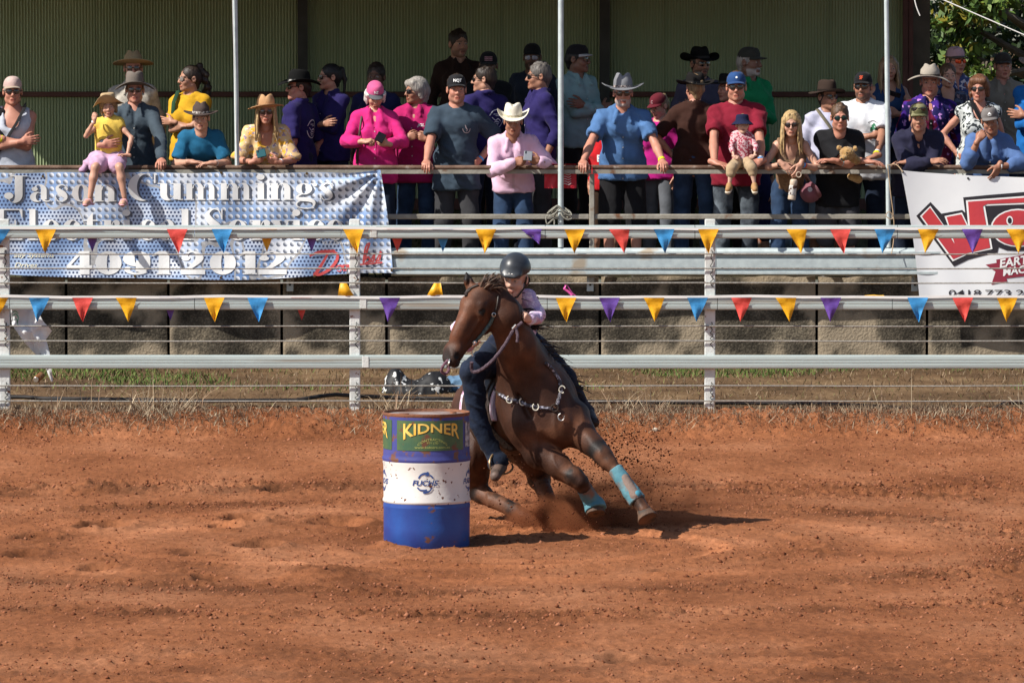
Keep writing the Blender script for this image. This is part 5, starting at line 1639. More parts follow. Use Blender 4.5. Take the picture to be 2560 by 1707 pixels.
        S.plane(s.loc(0, 0, hem), -s.u if hem > -.55 else -(s.u + np.array([0, 0, 2.0])))
        v, f = S.mesh((.0150 if s.sex != 'c' else .0105) * s.fine)
        v = s.wrinkle(v, f, amp, seed=len(PEOPLE) * 3.1)
        o = mesh_obj(name, v, f, m, s.root)
        if collar is not None and s.sex != 'c':
            s.placket(o, m)
        return o
    def placket(s, o, m):
        c0 = s.loc(0, 0, 0); c1 = o.data.materials[0]
        nt = c1.node_tree; rp = [n for n in nt.nodes if n.type == 'VALTORGB']
        cc = rp[0].color_ramp.elements[0].color[:3] if rp else (.3, .3, .3)
        pm = mat(c1.name + '_placket', darker(cc, .80), rough=.85); bm_ = mat('shirt_button', (.45, .44, .42), rough=.4)
        g = Gl(); g.rect(0, 0, 1, 1)
        s.chest_print(np.array(g.v), g.f, .026 * s.sc, .40 * s.sc, (0, -.35 * s.sc), pm, .003, 'placket')
        for k in range(5):
            g = Gl(); g.dot(.5, .5, .5, .5)
            s.chest_print(np.array(g.v), g.f, .011, .011, (0, (-.18 - .085 * k) * s.sc), bm_, .006, 'button')
    def trousers(s, m, length=1.0, loose=.016, waist=-.40, name='trousers', amp=.007):
        sc = s.sc; S = SDF(); t = loose * sc
        S.ell(s.loc(0, .0, -.50), (.156 * s.bw * sc + t * .4, .114 * sc * max(1, s.belly * .92) + t * .4, .13 * sc), s.B, k=0)
        for q in 'lr':
            p = s.legpts(q)
            S.cone(p[0], p[1], .086 * sc + t * .6, .055 * sc + t, .025)
            if length > .5:
                e = p[1] + (p[2] - p[1]) * ((length - .5) * 2)
                S.cone(p[1], e, .056 * sc + t, .044 * sc + t, .02)
        S.plane(s.loc(0, 0, waist), s.u)
        v, f = S.mesh(.0215 * s.fine if s.sex != 'c' else .013)
        v = s.wrinkle(v, f, amp, 7, seed=len(PEOPLE) * 1.7)
        return mesh_obj(name, v, f, m, s.root)
    def shoes(s, m):
        for q in 'lr':
            p = s.legpts(q); a = p[2]; S = SDF(); sc = s.sc
            fw = getattr(s, 'shoe_dir', s.f)
            h = a + np.array([0, 0, -.035 * sc])
            S.cone(a, h, .045 * sc, .045 * sc, 0); S.cone(h - fw * .04 * sc, h + fw * .13 * sc, .040 * sc, .036 * sc, .03)
            S.plane(h + np.array([0, 0, -.034 * sc]), (0, 0, -1))
            v, f = S.mesh(.015)
            mesh_obj('shoe', v, f, m, s.root)
        return s
    def hh(s, vs, k=1.0):      # head space -> world
        return (s.Rh @ (np.asarray(vs, float) * s.hsc * k).T).T + s.C
    def hair(s, style, col):
        v, f = hair_get(style)
        return mesh_obj('hair', s.hh(v), f, hair_mat(HC[col] if isinstance(col, str) else col), s.root)
    def hat(s, m, band=None, **kw):
        (cv, cf), (bv, bf), (dv, df) = hat_mesh(**kw)
        v = list(cv) + list(bv); f = list(cf) + [tuple(i + len(cv) for i in q) for q in bf]
        o = mesh_obj('hat', s.hh(v), f, m, s.root, auto=50)
        if band is not None: mesh_obj('hat_band', s.hh(dv), df, band, o)
        return o
    def cap(s, m, mb=None, print_=None, pc=None, psz=(.05, .022), pz=.075, **kw):
        (cv, cf), (bv, bf) = cap_mesh(**kw)
        o = mesh_obj('cap', s.hh(cv), cf, m, s.root, auto=60)
        mesh_obj('cap_bill', s.hh(bv), bf, mb or m, o, auto=40)
        if print_ is not None:
            g = print_
            v, f = g if not isinstance(g, str) else font_mesh(g, .02)
            W = v[:, 0].max() if len(v) else 1
            rx, ry, cy = .082, .103, .010
            def fn(x, z):
                zz = (z - .040) / .104; q = max(0.0, 1 - min(1, zz) ** 2) ** .42
                y = cy - (ry * q + .006) * math.sqrt(max(0, 1 - (x / (rx * q + 1e-4)) ** 2)) - .003
                return tuple(s.hh([(x, y, z)])[0])
            flat_print('cap_print', [((p[0] / W - .5) * psz[0], pz + (p[1] - .5) * psz[1]) for p in v], f, fn, pc, o)
        return o
    def glasses(s, lens=None, frame=None, round_=False):
        mb = glasses_mesh(round_)
        o = mesh_obj('glasses' if round_ else 'sunglasses', s.hh(mb.v), mb.f, [frame or M_frame, lens or M_lens], s.root, mi=mb.m, auto=40)
        return o
    def band(s, q, m, t=.93, w=.016, name='wristband', r=None):
        a, e, wr = s.arms[q]
        p = e + (wr - e) * t; d = nrm(wr - e)
        rr = (r or (.032 if s.sex == 'm' else .027)) * s.sc
        MB().tube([p - d * w / 2, p - d * w * .3, p + d * w * .3, p + d * w / 2], [rr * .96, rr, rr, rr * .96], 14).obj(name, m, s.root)
        return s
    def strap(s, m, pts, r=.018, flat=.3, name='strap'):
        """pts in torso frame"""
        MB().tube([s.loc(*p) for p in pts], r * s.sc, 8, flat=flat).obj(name, m, s.root)
        return s
    def chest_print(s, v, f, w, h, at, m, off=.004, name='shirt_print', back=False):
        """lay print on the shirt surface by casting towards the torso"""
        sh = [o for o in s.root.children if o.name.split('.')[0] in ('shirt', 'vest')][-1]
        from mathutils.bvhtree import BVHTree
        me = sh.data; bt = BVHTree.FromPolygons([tuple(q.co + sh.parent.location) for q in me.vertices], [tuple(p.vertices) for p in me.polygons])
        dirv = -s.fu if not back else s.fu
        W = v[:, 0].max(); H = max(v[:, 1].max(), 1e-6)
        def fn(x, z):
            o_ = s.loc(at[0] + x, .5 if not back else -.5, at[1] + z)
            h_ = bt.ray_cast(Vector(o_), Vector(dirv))
            q = np.array(h_[0]) if h_[0] is not None else o_ + dirv * .36
            return tuple(q - dirv * off)
        return flat_print(name, [((p[0] / W - .5) * w, (p[1] / H - .5) * h) for p in v], f, fn, m, s.root, [(0, np.arange(-.2, .2, .015)), (1, np.arange(-.2, .2, .015))])
# ================================================================== HORSE AND RIDER
from mathutils.bvhtree import BVHTree
HY = 37.15
def Hp(px, py, dy=0.0): return np.array(P(px, py, HY + dy))
HS = M(HY)
horse = empty('horse', (.12, HY + .3, 0), 'bay horse with black mane leaning round the drum with turquoise leg boots', 'horse')
def build_horse():
    S = SDF()
    c = lambda a, b, ra, rb, k=.05: S.cone(Hp(*a), Hp(*b), ra * HS, rb * HS, k)
    # trunk
    c((1347, 1018, .08), (1292, 1022, .62), 97, 108, .0)
    c((1292, 1022, .62), (1222, 1018, 1.22), 108, 92, .12)
    S.ell(Hp(1395, 1062, -.06), np.array([54, 62, 62]) * HS, k=.10)
    S.ell(Hp(1322, 1058, -.04), np.array([56, 62, 66]) * HS, k=.10)
    S.ell(Hp(1360, 990, .02), np.array([58, 60, 70]) * HS, k=.12)
    c((1340, 905, .42), (1300, 905, .75), 40, 46, .12)                 # withers
    # neck
    c((1350, 985, .04), (1296, 868, -.16), 70, 46, .09)
    c((1296, 868, -.16), (1262, 790, -.24), 46, 44, .06)
    c((1262, 790, -.24), (1236, 742, -.24), 44, 34, .05)
    c((1385, 960, .16), (1318, 850, -.02), 40, 22, .07)                # crest
    c((1280, 878, -.06), (1296, 1000, .04), 38, 56, .06)
    # head
    O = Hp(1216, 722, -.27)
    a = nrm(Hp(1129, 893, -.44) - O)
    b0 = np.array([-.66, -.70, .22]); b = nrm(b0 - a * (a @ b0)); cc = np.cross(a, b)
    if cc[0] < 0: cc = -cc
    h = lambda t, u, w=0.0: O + a * t + b * u + cc * w
    B = np.array([a, b, cc])
    S.ell(h(.10, .0), (.150, .105, .100), B, k=.05)
    S.cone(h(.16, .030), h(.43, .022), .082, .050, .04)
    S.cone(h(.17, .055), h(.40, .050), .060, .034, .03)
    for q in (-1, 1):
        S.ell(h(.185, -.085, q * .032), (.125, .092, .045), B, k=.03)
        S.cone(h(.14, .050, q * .078), h(.20, .030, q * .088), .026, .020, .02)         # brow ridge
        S.cone(h(.22, .005, q * .082), h(.37, -.005, q * .052), .014, .010, .02)        # facial crest
        S.sph(h(.183, .030, q * .095), .020, .008, sub=True)
        S.sph(h(.183, .026, q * .086), .0205, .004)
        S.cone(h(.48, .018, q * .034), h(.55, .010, q * .036), .032, .030, .02)          # nostril wing
        S.ell(h(.525, .020, q * .060), (.026, .014, .016), B, k=.008, sub=True)
    S.cone(h(.25, -.085), h(.50, -.040), .048, .034, .04)
    S.ell(h(.50, .004), (.080, .052, .056), B, k=.03)
    S.ell(h(.575, -.006), (.030, .040, .050), B, k=.02)                # upper lip
    S.ell(h(.555, -.052), (.038, .022, .036), B, k=.012)               # lower lip
    S.cone(h(.52, -.030, .03), h(.58, -.028, .045), .006, .006, .006, sub=True)
    # ears
    e0, e1, e2 = Hp(1180, 724, -.26), Hp(1171, 702, -.27), Hp(1165, 681, -.27)
    S.cone(e0, e1, .030, .030, .03); S.cone(e1, e2, .029, .004, .006)
    S.ell(e1 + np.array([.004, -.030, -.006]), (.013, .022, .040), k=.006, sub=True)
    e0, e1, e2 = Hp(1243, 722, -.18), Hp(1252, 706, -.14), Hp(1262, 694, -.08)
    S.cone(e0, e1, .030, .028, .03); S.cone(e1, e2, .027, .005, .006)
    # fore legs
    A = [((1335, 1085, -.02), 56), ((1352, 1128, -.08), 42), ((1398, 1166, -.17), 29.5), ((1432, 1190, -.23), 24)]
    for i in range(3): c(A[i][0], A[i + 1][0], A[i][1], A[i + 1][1], .03)
    c((1436, 1193, -.24), (1450, 1204, -.25), 25, 22, .02)
    c((1450, 1204, -.25), (1470, 1234, -.16), 20, 15.5, .02); c((1470, 1234, -.16), (1482, 1254, -.12), 15.5, 19, .02); c((1482, 1254, -.12), (1490, 1270, -.14), 18, 17, .02)
    Bq = [((1428, 1050, -.02), 52), ((1446, 1078, -.08), 40), ((1482, 1112, -.18), 28), ((1506, 1136, -.26), 23)]
    for i in range(3): c(Bq[i][0], Bq[i + 1][0], Bq[i][1], Bq[i + 1][1], .03)
    c((1506, 1136, -.26), (1520, 1155, -.29), 24, 20, .02)
    c((1520, 1155, -.29), (1544, 1182, -.33), 18, 15, .02); c((1544, 1182, -.33), (1590, 1245, -.42), 15, 15, .02); c((1590, 1245, -.42), (1596, 1252, -.43), 19, 18, .02); c((1596, 1252, -.43), (1610, 1276, -.47), 15, 17, .02)
    # hind legs
    c((1212, 1045, 1.2), (1180, 1135, .86), 84, 52, .06); c((1180, 1135, .86), (1190, 1218, .98), 50, 31, .05); c((1180, 1222, 1.02), (1205, 1236, .92), 24, 24, .03)
    c((1205, 1236, .92), (1330, 1296, .52), 23, 17, .03); c((1330, 1296, .52), (1345, 1302, .48), 20, 19, .02); c((1345, 1302, .48), (1372, 1318, .40), 16, 18, .02)
    c((1290, 1080, 1.15), (1336, 1140, .80), 70, 46, .06); c((1336, 1140, .80), (1348, 1196, .90), 42, 28, .04); c((1348, 1196, .90), (1384, 1276, .62), 24, 17, .03); c((1384, 1276, .62), (1390, 1286, .58), 20, 19, .02); c((1390, 1286, .58), (1412, 1312, .5), 16, 18, .02)
    # muscle relief
    c((1300, 985, -.02), (1338, 1080, -.1), 20, 24, .07); c((1270, 850, -.20), (1318, 985, -.12), 12, 20, .06)
    for q_ in (((1250, 940, .05), (1300, 1075, -.06), 10, 16), ((1418, 985, .02), (1436, 1060, -.06), 14, 18), ((1330, 930, -.08), (1368, 1030, -.14), 14, 10), ((1362, 1140, -.16), (1420, 1185, -.24), 12, 9), ((1462, 1085, -.16), (1500, 1128, -.27), 12, 8), ((1305, 1050, -.12), (1335, 1115, -.14), 20, 18)): c(*q_, .035)
    for q_ in (((1383, 1045, -.30), (1380, 1110, -.26), 5, 7), ((1300, 990, -.15), (1325, 1040, -.20), 5, 5), ((1262, 850, -.42), (1300, 960, -.25), 5, 5)): S.cone(Hp(*q_[0]), Hp(*q_[1]), q_[2] * HS, q_[3] * HS, .04, sub=True)
    v, f = S.mesh(.0105)
    n = vnormals(v, f)
    v = v + n * (.007 * (np.maximum(0, 1 - 2.6 * np.abs(2 * vnoise(v[:, 0] * 9, v[:, 1] * 9, v[:, 2] * 5 + v[:, 0] * 4) - 1)) - .3))[:, None]
    v = v + n * (.006 * (fbm(v[:, 0] * 7, v[:, 1] * 7, v[:, 2] * 7, o=3) - .5))[:, None]
    # coat colour: bay body, its sunlit tone mixed in by noise, black points, mealy muzzle
    bay = np.array([.046, .0185, .0105]); lit = np.array([.120, .047, .023]); dark = np.array([.018, .009, .007]); blk = np.array([.013, .010, .009])
    t = fbm(v[:, 0] * 3.1, v[:, 1] * 3.1, v[:, 2] * 3.1, o=3)
    col = bay + (lit - bay) * smooth(.42, .66, t)[:, None]
    col = col + (dark - col) * (smooth(.52, .72, fbm(v[:, 0] * 2 + 9, v[:, 1] * 2, v[:, 2] * 2, o=2)) * .6)[:, None]
    def seg(p, q, r):
        p, q = np.asarray(p), np.asarray(q); ba = q - p
        tt = np.clip(((v - p) @ ba) / (ba @ ba), 0, 1)
        return np.linalg.norm(v - p - tt[:, None] * ba, axis=1) / r
    def paint(m_, cc_):
        nonlocal col
        col = col * (1 - m_[:, None]) + cc_ * m_[:, None]
    jn = .10 * (fbm(v[:, 0] * 14, v[:, 1] * 14, v[:, 2] * 14, o=2) - .5)
    for p, q, r in (((1428, 1188, -.23), (1486, 1270, -.13), .085), ((1500, 1128, -.26), (1610, 1280, -.47), .085), ((1205, 1236, .92), (1372, 1318, .4), .10), ((1348, 1190, .90), (1412, 1312, .5), .10)):
        paint(smooth(1.15, .75, seg(Hp(*p), Hp(*q), r) + jn), blk)
    paint(smooth(1.2, .5, seg(h(.54, .0), h(.60, -.02), .085) + jn) * .9, np.array([.022, .017, .015]))
    for q in (-1, 1):
        paint(smooth(1.2, .8, seg(h(.183, .03, q * .09), h(.185, .03, q * .09), .030)), blk * .8)
        paint(smooth(1.1, .7, seg(h(.525, .02, q * .06), h(.53, .02, q * .06), .026)), blk * .5)
    paint(smooth(1.3, .6, seg(Hp(1165, 685, -.27), Hp(1166, 690, -.27), .05)), blk)
    paint(smooth(1.2, .4, seg(h(.28, .09), h(.40, .075), .06)) * .35, np.array([.20, .065, .028]))
    lg = np.minimum(seg(Hp(1428, 1188, -.23), Hp(1486, 1270, -.13), .1), np.minimum(seg(Hp(1520, 1150, -.29), Hp(1610, 1280, -.47), .1), np.minimum(seg(Hp(1205, 1236, .92), Hp(1372, 1318, .4), .12), seg(Hp(1348, 1200, .90), Hp(1412, 1312, .5), .12))))
    paint(smooth(1.2, .8, lg) * smooth(.40, .70, fbm(v[:, 0] * 11, v[:, 1] * 11, v[:, 2] * 9, o=4)) * .75, np.array([.15, .062, .032]))
    fine_ = fbm(v[:, 0] * 16, v[:, 1] * 16, v[:, 2] * 26, o=3); col = col * (.62 + .76 * fine_)[:, None]
    m, nt, N, L, bs = nodes_of('bay_coat')
    at = nd(N, 'ShaderNodeVertexColor'); at.layer_name = 'Col'
    tc = nd(N, 'ShaderNodeTexCoord')
    nz = nd(N, 'ShaderNodeTexNoise', i_Scale=95.0, i_Detail=5.0); L.new(tc.outputs['Object'], nz.inputs[0])
    rp = nd(N, 'ShaderNodeValToRGB'); rp.color_ramp.elements[0].color = (.65, .65, .65, 1); rp.color_ramp.elements[1].color = (1.3, 1.3, 1.3, 1); L.new(nz.outputs[0], rp.inputs[0])
    mx = nd(N, 'ShaderNodeMix', data_type='RGBA', blend_type='MULTIPLY'); mx.inputs[0].default_value = 1
    L.new(at.outputs[0], mx.inputs[6]); L.new(rp.outputs[0], mx.inputs[7]); L.new(mx.outputs[2], bs.inputs['Base Color'])
    bs.inputs['Roughness'].default_value = .56; bs.inputs['Specular IOR Level'].default_value = .24
    bp = nd(N, 'ShaderNodeBump', i_Strength=.22, i_Distance=.01); L.new(nz.outputs[0], bp.inputs['Height']); L.new(bp.outputs[0], bs.inputs['Normal'])
    o = mesh_obj('body', v, f, m, horse, cols=col)
    bt = BVHTree.FromPolygons([tuple(q) for q in v], [tuple(int(i) for i in q) for q in f])
    return o, bt, h, cc, a, b
hbody, HBT, hh_, hcc, haa, hbb = build_horse()
CAMP = Vector((0, 0, CAM_H))
def on_horse(px, py, off=.006, dflt=0.0):
    d = (P(px, py, HY) - CAMP).normalized()
    r = HBT.ray_cast(CAMP, d)
    if r[0] is None: return P(px, py, HY + dflt)
    return r[0] + r[1] * off
M_hoof = mat('dusty_hoof', (.045, .036, .030), (.14, .075, .045), ns=12, rough=.7, bump=.3, bs=40)
M_turq = mat('turquoise_neoprene', (.065, .18, .225), (.11, .26, .31), ns=9, rough=.85, bump=.4, bs=50, c3=(.20, .12, .085), n3=8, lo3=.48, hi3=.62)
M_btan = mat('dusty_boot_panel', (.17, .125, .105), (.24, .17, .14), ns=9, rough=.8, bump=.4, bs=60)
M_leath = mat('dark_leather', (.022, .015, .012), (.04, .026, .02), ns=10, rough=.5, bump=.25, bs=60)
M_braid = mat('braided_rein', (.050, .030, .040), (.11, .075, .095), ns=60, rough=.8, bump=.8, bs=120)
M_silver = mat('bright_buckle', (.62, .60, .56), rough=.25, metal=.8)
def hoof(p0, p1, r0, r1):
    a, b = Hp(*p0), Hp(*p1); S = SDF(); d = nrm(b - a)
    S.cone(a, b, r0 * HS, r1 * HS, 0); S.plane(b, d)
    v, f = S.mesh(.007); return mesh_obj('hoof', v, f, M_hoof, horse)
hoof((1612, 1280, -.47), (1620, 1297, -.5), 19, 27); hoof((1488, 1268, -.14), (1490, 1284, -.16), 19, 25)
hoof((1376, 1316, .40), (1388, 1324, .36), 18, 23); hoof((1416, 1310, .5), (1426, 1320, .46), 18, 23)
def boot(pts, m, name='leg_boot'):
    S = SDF()
    for i in range(len(pts) - 1):
        S.cone(Hp(*pts[i][0]), Hp(*pts[i + 1][0]), pts[i][1] * HS, pts[i + 1][1] * HS, .012)
    d0 = nrm(Hp(*pts[1][0]) - Hp(*pts[0][0])); S.plane(Hp(*pts[0][0]), -d0); d1 = nrm(Hp(*pts[-1][0]) - Hp(*pts[-2][0])); S.plane(Hp(*pts[-1][0]), d1)
    v, f = S.mesh(.0065)
    n = vnormals(v, f); v = v + n * (.004 * (fbm(v[:, 0] * 22, v[:, 1] * 22, v[:, 2] * 30, o=2) - .5))[:, None]
    return mesh_obj(name, v, f, m, horse)
k1 = boot([((1538, 1172, -.32), 19), ((1556, 1198, -.355), 19), ((1578, 1230, -.40), 21), ((1594, 1252, -.43), 23)], M_turq)
def patch(px0, pts, m, name, par, off=.004):
    pass
S_ = SDF(); S_.cone(Hp(1562, 1196, -.385), Hp(1588, 1240, -.445), 12 * HS, 15 * HS, .01)
_v, _f = S_.mesh(.0065); mesh_obj('boot_panel', _v, _f, M_btan, k1)
S_ = SDF(); S_.sph(Hp(1592, 1236, -.452), 11.5 * HS, .01); _v, _f = S_.mesh(.0065); mesh_obj('fetlock_patch', _v, _f, mat('clean_turquoise', (.07, .27, .36), (.05, .22, .3), ns=9, rough=.7), k1)
boot([((1460, 1219, -.2), 20), ((1470, 1236, -.16), 20), ((1482, 1256, -.12), 24)], M_turq)
boot([((1480, 1250, -.125), 22), ((1487, 1264, -.13), 26), ((1490, 1274, -.145), 28)], M_turq, 'bell_boot')
# eyes
M_heye = mat('horse_eye', (.006, .005, .005), rough=.08, spec=.8, coat=.6)
for q in (-1, 1):
    S_ = SDF(); S_.ell(hh_(.183, .030, q * .0905), (.020, .015, .0155), np.array([haa, hbb, hcc]), k=0)
    _v, _f = S_.mesh(.004); mesh_obj('eye', _v, _f, M_heye, horse)
# mane, forelock and tail: separate locks of hair
M_mane = mat('black_horse_hair', (.012, .010, .009), (.045, .030, .022), ns=40, rough=.45, spec=.4, stretch=(1, 1, .2))
M_fore = mat('brown_horse_hair', (.030, .021, .016), (.15, .09, .06), ns=26, rough=.5, spec=.3)
def locks(name, roots, m, r0=.007):
    mb = MB()
    for pts in roots:
        n = len(pts); mb.tube(pts, [r0 * (1 - .85 * i / (n - 1)) for i in range(n)], 5)
    o = mb.obj(name, m, horse, auto=80); o['kind'] = 'stuff'; return o
rts = []
for i in range(95):
    t = rnd.random(); px = 1268 + (1432 - 1268) * t; py = 752 + (985 - 752) * t ** .92 + rnd.uniform(-5, 5)
    a = Vector(Hp(px - 10 + rnd.uniform(-8, 10), py, -.10 + .30 * t + rnd.uniform(-.03, .05)))
    up = Vector((rnd.uniform(.5, 1), rnd.uniform(-.2, .5), rnd.uniform(-.1, .55))).normalized(); l = rnd.uniform(.05, .13) * (1 - .35 * t)
    l *= 1.25; rts.append([a, a + up * l * .5, a + up * l + Vector((.02, 0, -.015)), a + up * l * 1.35 + Vector((.045, 0, -.05))])
locks('mane', rts, M_mane)
rts = []
for i in range(90):
    a = Vector(Hp(1212 + rnd.uniform(-14, 10), 724 + rnd.uniform(-6, 8), -.33 + rnd.uniform(-.02, .04)))
    t = rnd.random(); an = R(12 + 62 * t + rnd.uniform(-8, 8)); l = rnd.uniform(.10, .165) * (1 - .25 * abs(t - .4))
    d = Vector((math.cos(an), rnd.uniform(-.25, .2), math.sin(an)))
    dr = -.05 * (1 - t) - .01
    rts.append([a, a + d * l * .4 + Vector((0, -.02, .012)), a + d * l * .75 + Vector((0, -.01, .004)), a + d * l + Vector((.012, 0, dr * .6))])
locks('forelock', rts, M_fore, .0075)
rts = []
for i in range(60):
    a = Vector(Hp(1190, 985, 1.62)) + Vector((rnd.uniform(-.03, .03), 0, rnd.uniform(-.03, .03)))
    d = Vector((rnd.uniform(-.25, .1), rnd.uniform(.5, 1.0), rnd.uniform(-.5, .1)))
    rts.append([a, a + d * .2 + Vector((0, 0, .03)), a + d * .4 + Vector((0, 0, -.08)), a + d * .55 + Vector((0, 0, -.3))])
locks('tail', rts, M_mane, .012)

# ---- tack on the horse
def strap_on(name, pxs, w, m, off=.005, flat=.35, par=None, n=8):
    pts = []
    for i in range(len(pxs) - 1):
        for k in range(n):
            t = k / n
            pts.append(on_horse(pxs[i][0] + (pxs[i + 1][0] - pxs[i][0]) * t, pxs[i][1] + (pxs[i + 1][1] - pxs[i][1]) * t, off))
    pts.append(on_horse(pxs[-1][0], pxs[-1][1], off))
    for _ in range(2):
        pts = [pts[0]] + [(pts[i - 1] + pts[i] * 2 + pts[i + 1]) / 4 for i in range(1, len(pts) - 1)] + [pts[-1]]
    return MB().tube(pts, w, 8).obj(name, m, par or horse)
bridle = empty('bridle', Hp(1205, 800, -.4), 'dark and teal leather bridle with silver bit on the bay horse', 'bridle')
M_teal = mat('teal_beaded_strap', (.03, .055, .06), (.10, .16, .15), ns=45, rough=.5, bump=.5, bs=90)
strap_on('crown_strap', [(1164, 738), (1172, 726), (1184, 719), (1196, 714)], .010, M_leath, .006, par=bridle)
strap_on('brow_strap', [(1166, 742), (1169, 733), (1178, 724)], .009, M_leath, .006, par=bridle)
strap_on('cheek_strap', [(1245, 740), (1243, 765), (1236, 788)], .007, M_leath, .005, par=bridle)
strap_on('cheek_piece', [(1236, 788), (1226, 806), (1206, 832), (1187, 852)], .013, M_teal, .006, par=bridle)
for px, py in ((1236, 786), (1183, 856), (1177, 878)):
    c_ = on_horse(px, py, .012); MB().tube([c_ + Vector((.012 * math.cos(t), -.003, .012 * math.sin(t))) for t in np.linspace(0, 6.28, 13)], .0032, 5).obj('bit_ring', M_silver, bridle)
strap_on('bit_shank', [(1183, 858), (1178, 872), (1182, 890)], .006, M_silver, .008, par=bridle)
# reins held by the rider
rein = empty('rein', Hp(1255, 860, -.4), 'braided purple rope rein running from the bit to the hand of the rider', 'rein')
def free(pts, r, m, name, par, n=8):
    p = [Vector(Hp(*q)) for q in pts]; out = []
    for i in range(len(p) - 1):
        q0, q1, q2, q3 = p[max(i - 1, 0)], p[i], p[i + 1], p[min(i + 2, len(p) - 1)]
        for k in range(5):
            t = k / 5
            out.append(.5 * ((2 * q1) + (q2 - q0) * t + (2 * q0 - 5 * q1 + 4 * q2 - q3) * t * t + (3 * q1 - q0 - 3 * q2 + q3) * t ** 3))
    out.append(p[-1])
    rr_ = [r * (1 + .12 * math.sin(i * 2.4)) for i in range(len(out))]
    return MB().tube(out, rr_, n).obj(name, m, par)
free([(1306, 806, -.40), (1284, 826, -.42), (1262, 862, -.46), (1236, 896, -.5), (1212, 918, -.5), (1192, 929, -.46), (1180, 926, -.44), (1179, 905, -.46)], .0125, M_braid, 'rope', rein)
free([(1290, 822, -.43), (1294, 838, -.45), (1293, 856, -.46)], .011, M_braid, 'rope_tail', rein)
free([(1281, 822, -.44), (1290, 812, -.44)], .008, M_silver, 'rein_clip', rein)
free([(1120, 900, -.5), (1108, 914, -.52), (1104, 928, -.5), (1114, 934, -.48), (1122, 924, -.47), (1118, 906, -.46)], .010, mat('plum_rope', (.11, .045, .07), (.2, .11, .14), ns=60, rough=.8, bump=.6, bs=120), 'rope_loop', rein)
free([(1117, 918, -.5), (1122, 908, -.52), (1124, 898, -.5)], .006, M_silver, 'rope_clip', rein)
# breast collar
collar = empty('breast_collar', Hp(1370, 1010, -.3), 'dark studded breast collar with white horseshoe ornaments on the chest of the horse', 'breast collar')
M_bc = mat('studded_strap', (.045, .040, .048), (.35, .34, .40), ns=55, rough=.5, bump=.4, bs=80, lo=.52, hi=.60)
strap_on('strap', [(1217, 935), (1232, 968), (1250, 985)], .008, M_leath, .006, par=collar)
strap_on('strap', [(1250, 985), (1272, 998), (1306, 1008), (1340, 1019), (1383, 1022)], .0135, M_bc, .007, par=collar)
strap_on('strap', [(1390, 1016), (1396, 998), (1402, 976), (1398, 952), (1382, 926), (1362, 908)], .0125, M_bc, .007, par=collar)
c_ = on_horse(1387, 1021, .012); MB().tube([c_ + Vector((.024 * math.cos(t), -.004, .024 * math.sin(t))) for t in np.linspace(0, 6.28, 17)], .006, 6).obj('centre_ring', M_leath, collar)
M_shoe = mat('white_horseshoe', (.66, .63, .52), rough=.4)
for px, py, rot in ((1277, 999, -.3), (1305, 1008, -.2), (1338, 1017, 0), (1401, 975, -1.9), (1402, 1043, -.5)):
    c_ = on_horse(px, py, .020); MB().tube([c_ + Vector((.021 * math.cos(t + rot), -.006, .021 * math.sin(t + rot) * 1.15)) for t in np.linspace(2.2, 7.2, 13)], .0045, 6).obj('horseshoe', M_shoe if px != 1402 else M_silver, collar)
strap_on('strap', [(1388, 1026), (1398, 1036)], .004, M_leath, .006, par=collar)

# saddle: pad, skirt, fender, stirrups
ax_b = nrm(Hp(1222, 1018, 1.22) - Hp(1347, 1018, .08))
def shell(infl, f0, f1, low, name, m, par):
    S = SDF()
    c = lambda a, b, ra, rb, k=.05: S.cone(Hp(*a), Hp(*b), ra * HS + infl, rb * HS + infl, k)
    c((1347, 1018, .08), (1292, 1022, .62), 97, 108, 0); c((1292, 1022, .62), (1222, 1018, 1.22), 108, 92, .12); c((1340, 905, .42), (1300, 905, .75), 40, 46, .12)
    p0 = Hp(1347, 1018, .08) + ax_b * f0; p1 = Hp(1347, 1018, .08) + ax_b * f1
    S.plane(p0, -ax_b); S.plane(p1, ax_b); S.plane(Hp(1290, low, .5), (.25, 0, -1))
    v, f = S.mesh(.012)
    return mesh_obj(name, v, f, m, par)
saddle = empty('saddle', Hp(1290, 900, .6), 'dark western saddle with pink patterned pad under the rider', 'saddle')
M_pad = mat('pink_patterned_pad', (.62, .40, .52), (.72, .64, .70), ns=26, rough=.85, stretch=(1, 1, .4), bump=.3, bs=60, c3=(.34, .14, .26), n3=34, lo3=.56, hi3=.6)
shell(.022, .13, .98, 1030, 'saddle_pad', M_pad, saddle)
shell(.036, .20, .86, 1040, 'skirt', M_leath, saddle)
shell(.050, .26, .56, 1120, 'fender', M_leath, saddle)
S_ = SDF()
S_.cone(Hp(1318, 872, .42), Hp(1318, 846, .40), .06, .035, 0); S_.cone(Hp(1300, 876, .46), Hp(1336, 882, .44), .07, .07, .05); S_.sph(Hp(1317, 842, .40), .034, .01)
S_.ell(Hp(1290, 880, .72), (.17, .24, .06), k=.05); S_.cone(Hp(1245, 868, .95), Hp(1312, 866, .95), .045, .045, .05)
_v, _f = S_.mesh(.010); mesh_obj('seat', _v, _f, M_leath, saddle)
M_stir = mat('brass_stirrup', (.30, .20, .10), (.18, .12, .07), ns=20, rough=.4, metal=.4)
def stirrup(pts): return free(pts, .0075, M_stir, 'stirrup', saddle, 6)
stirrup([(1249, 1131, .10), (1232, 1136, .02), (1224, 1155, -.03), (1229, 1176, -.04), (1240, 1186, -.05), (1262, 1184, -.02), (1276, 1178, .04), (1282, 1166, .10), (1272, 1148, .12), (1260, 1134, .12), (1249, 1131, .10)])
stirrup([(1462, 1030, .34), (1456, 1048, .30), (1466, 1066, .28), (1488, 1066, .26), (1492, 1050, .3), (1478, 1034, .34), (1462, 1030, .34)])

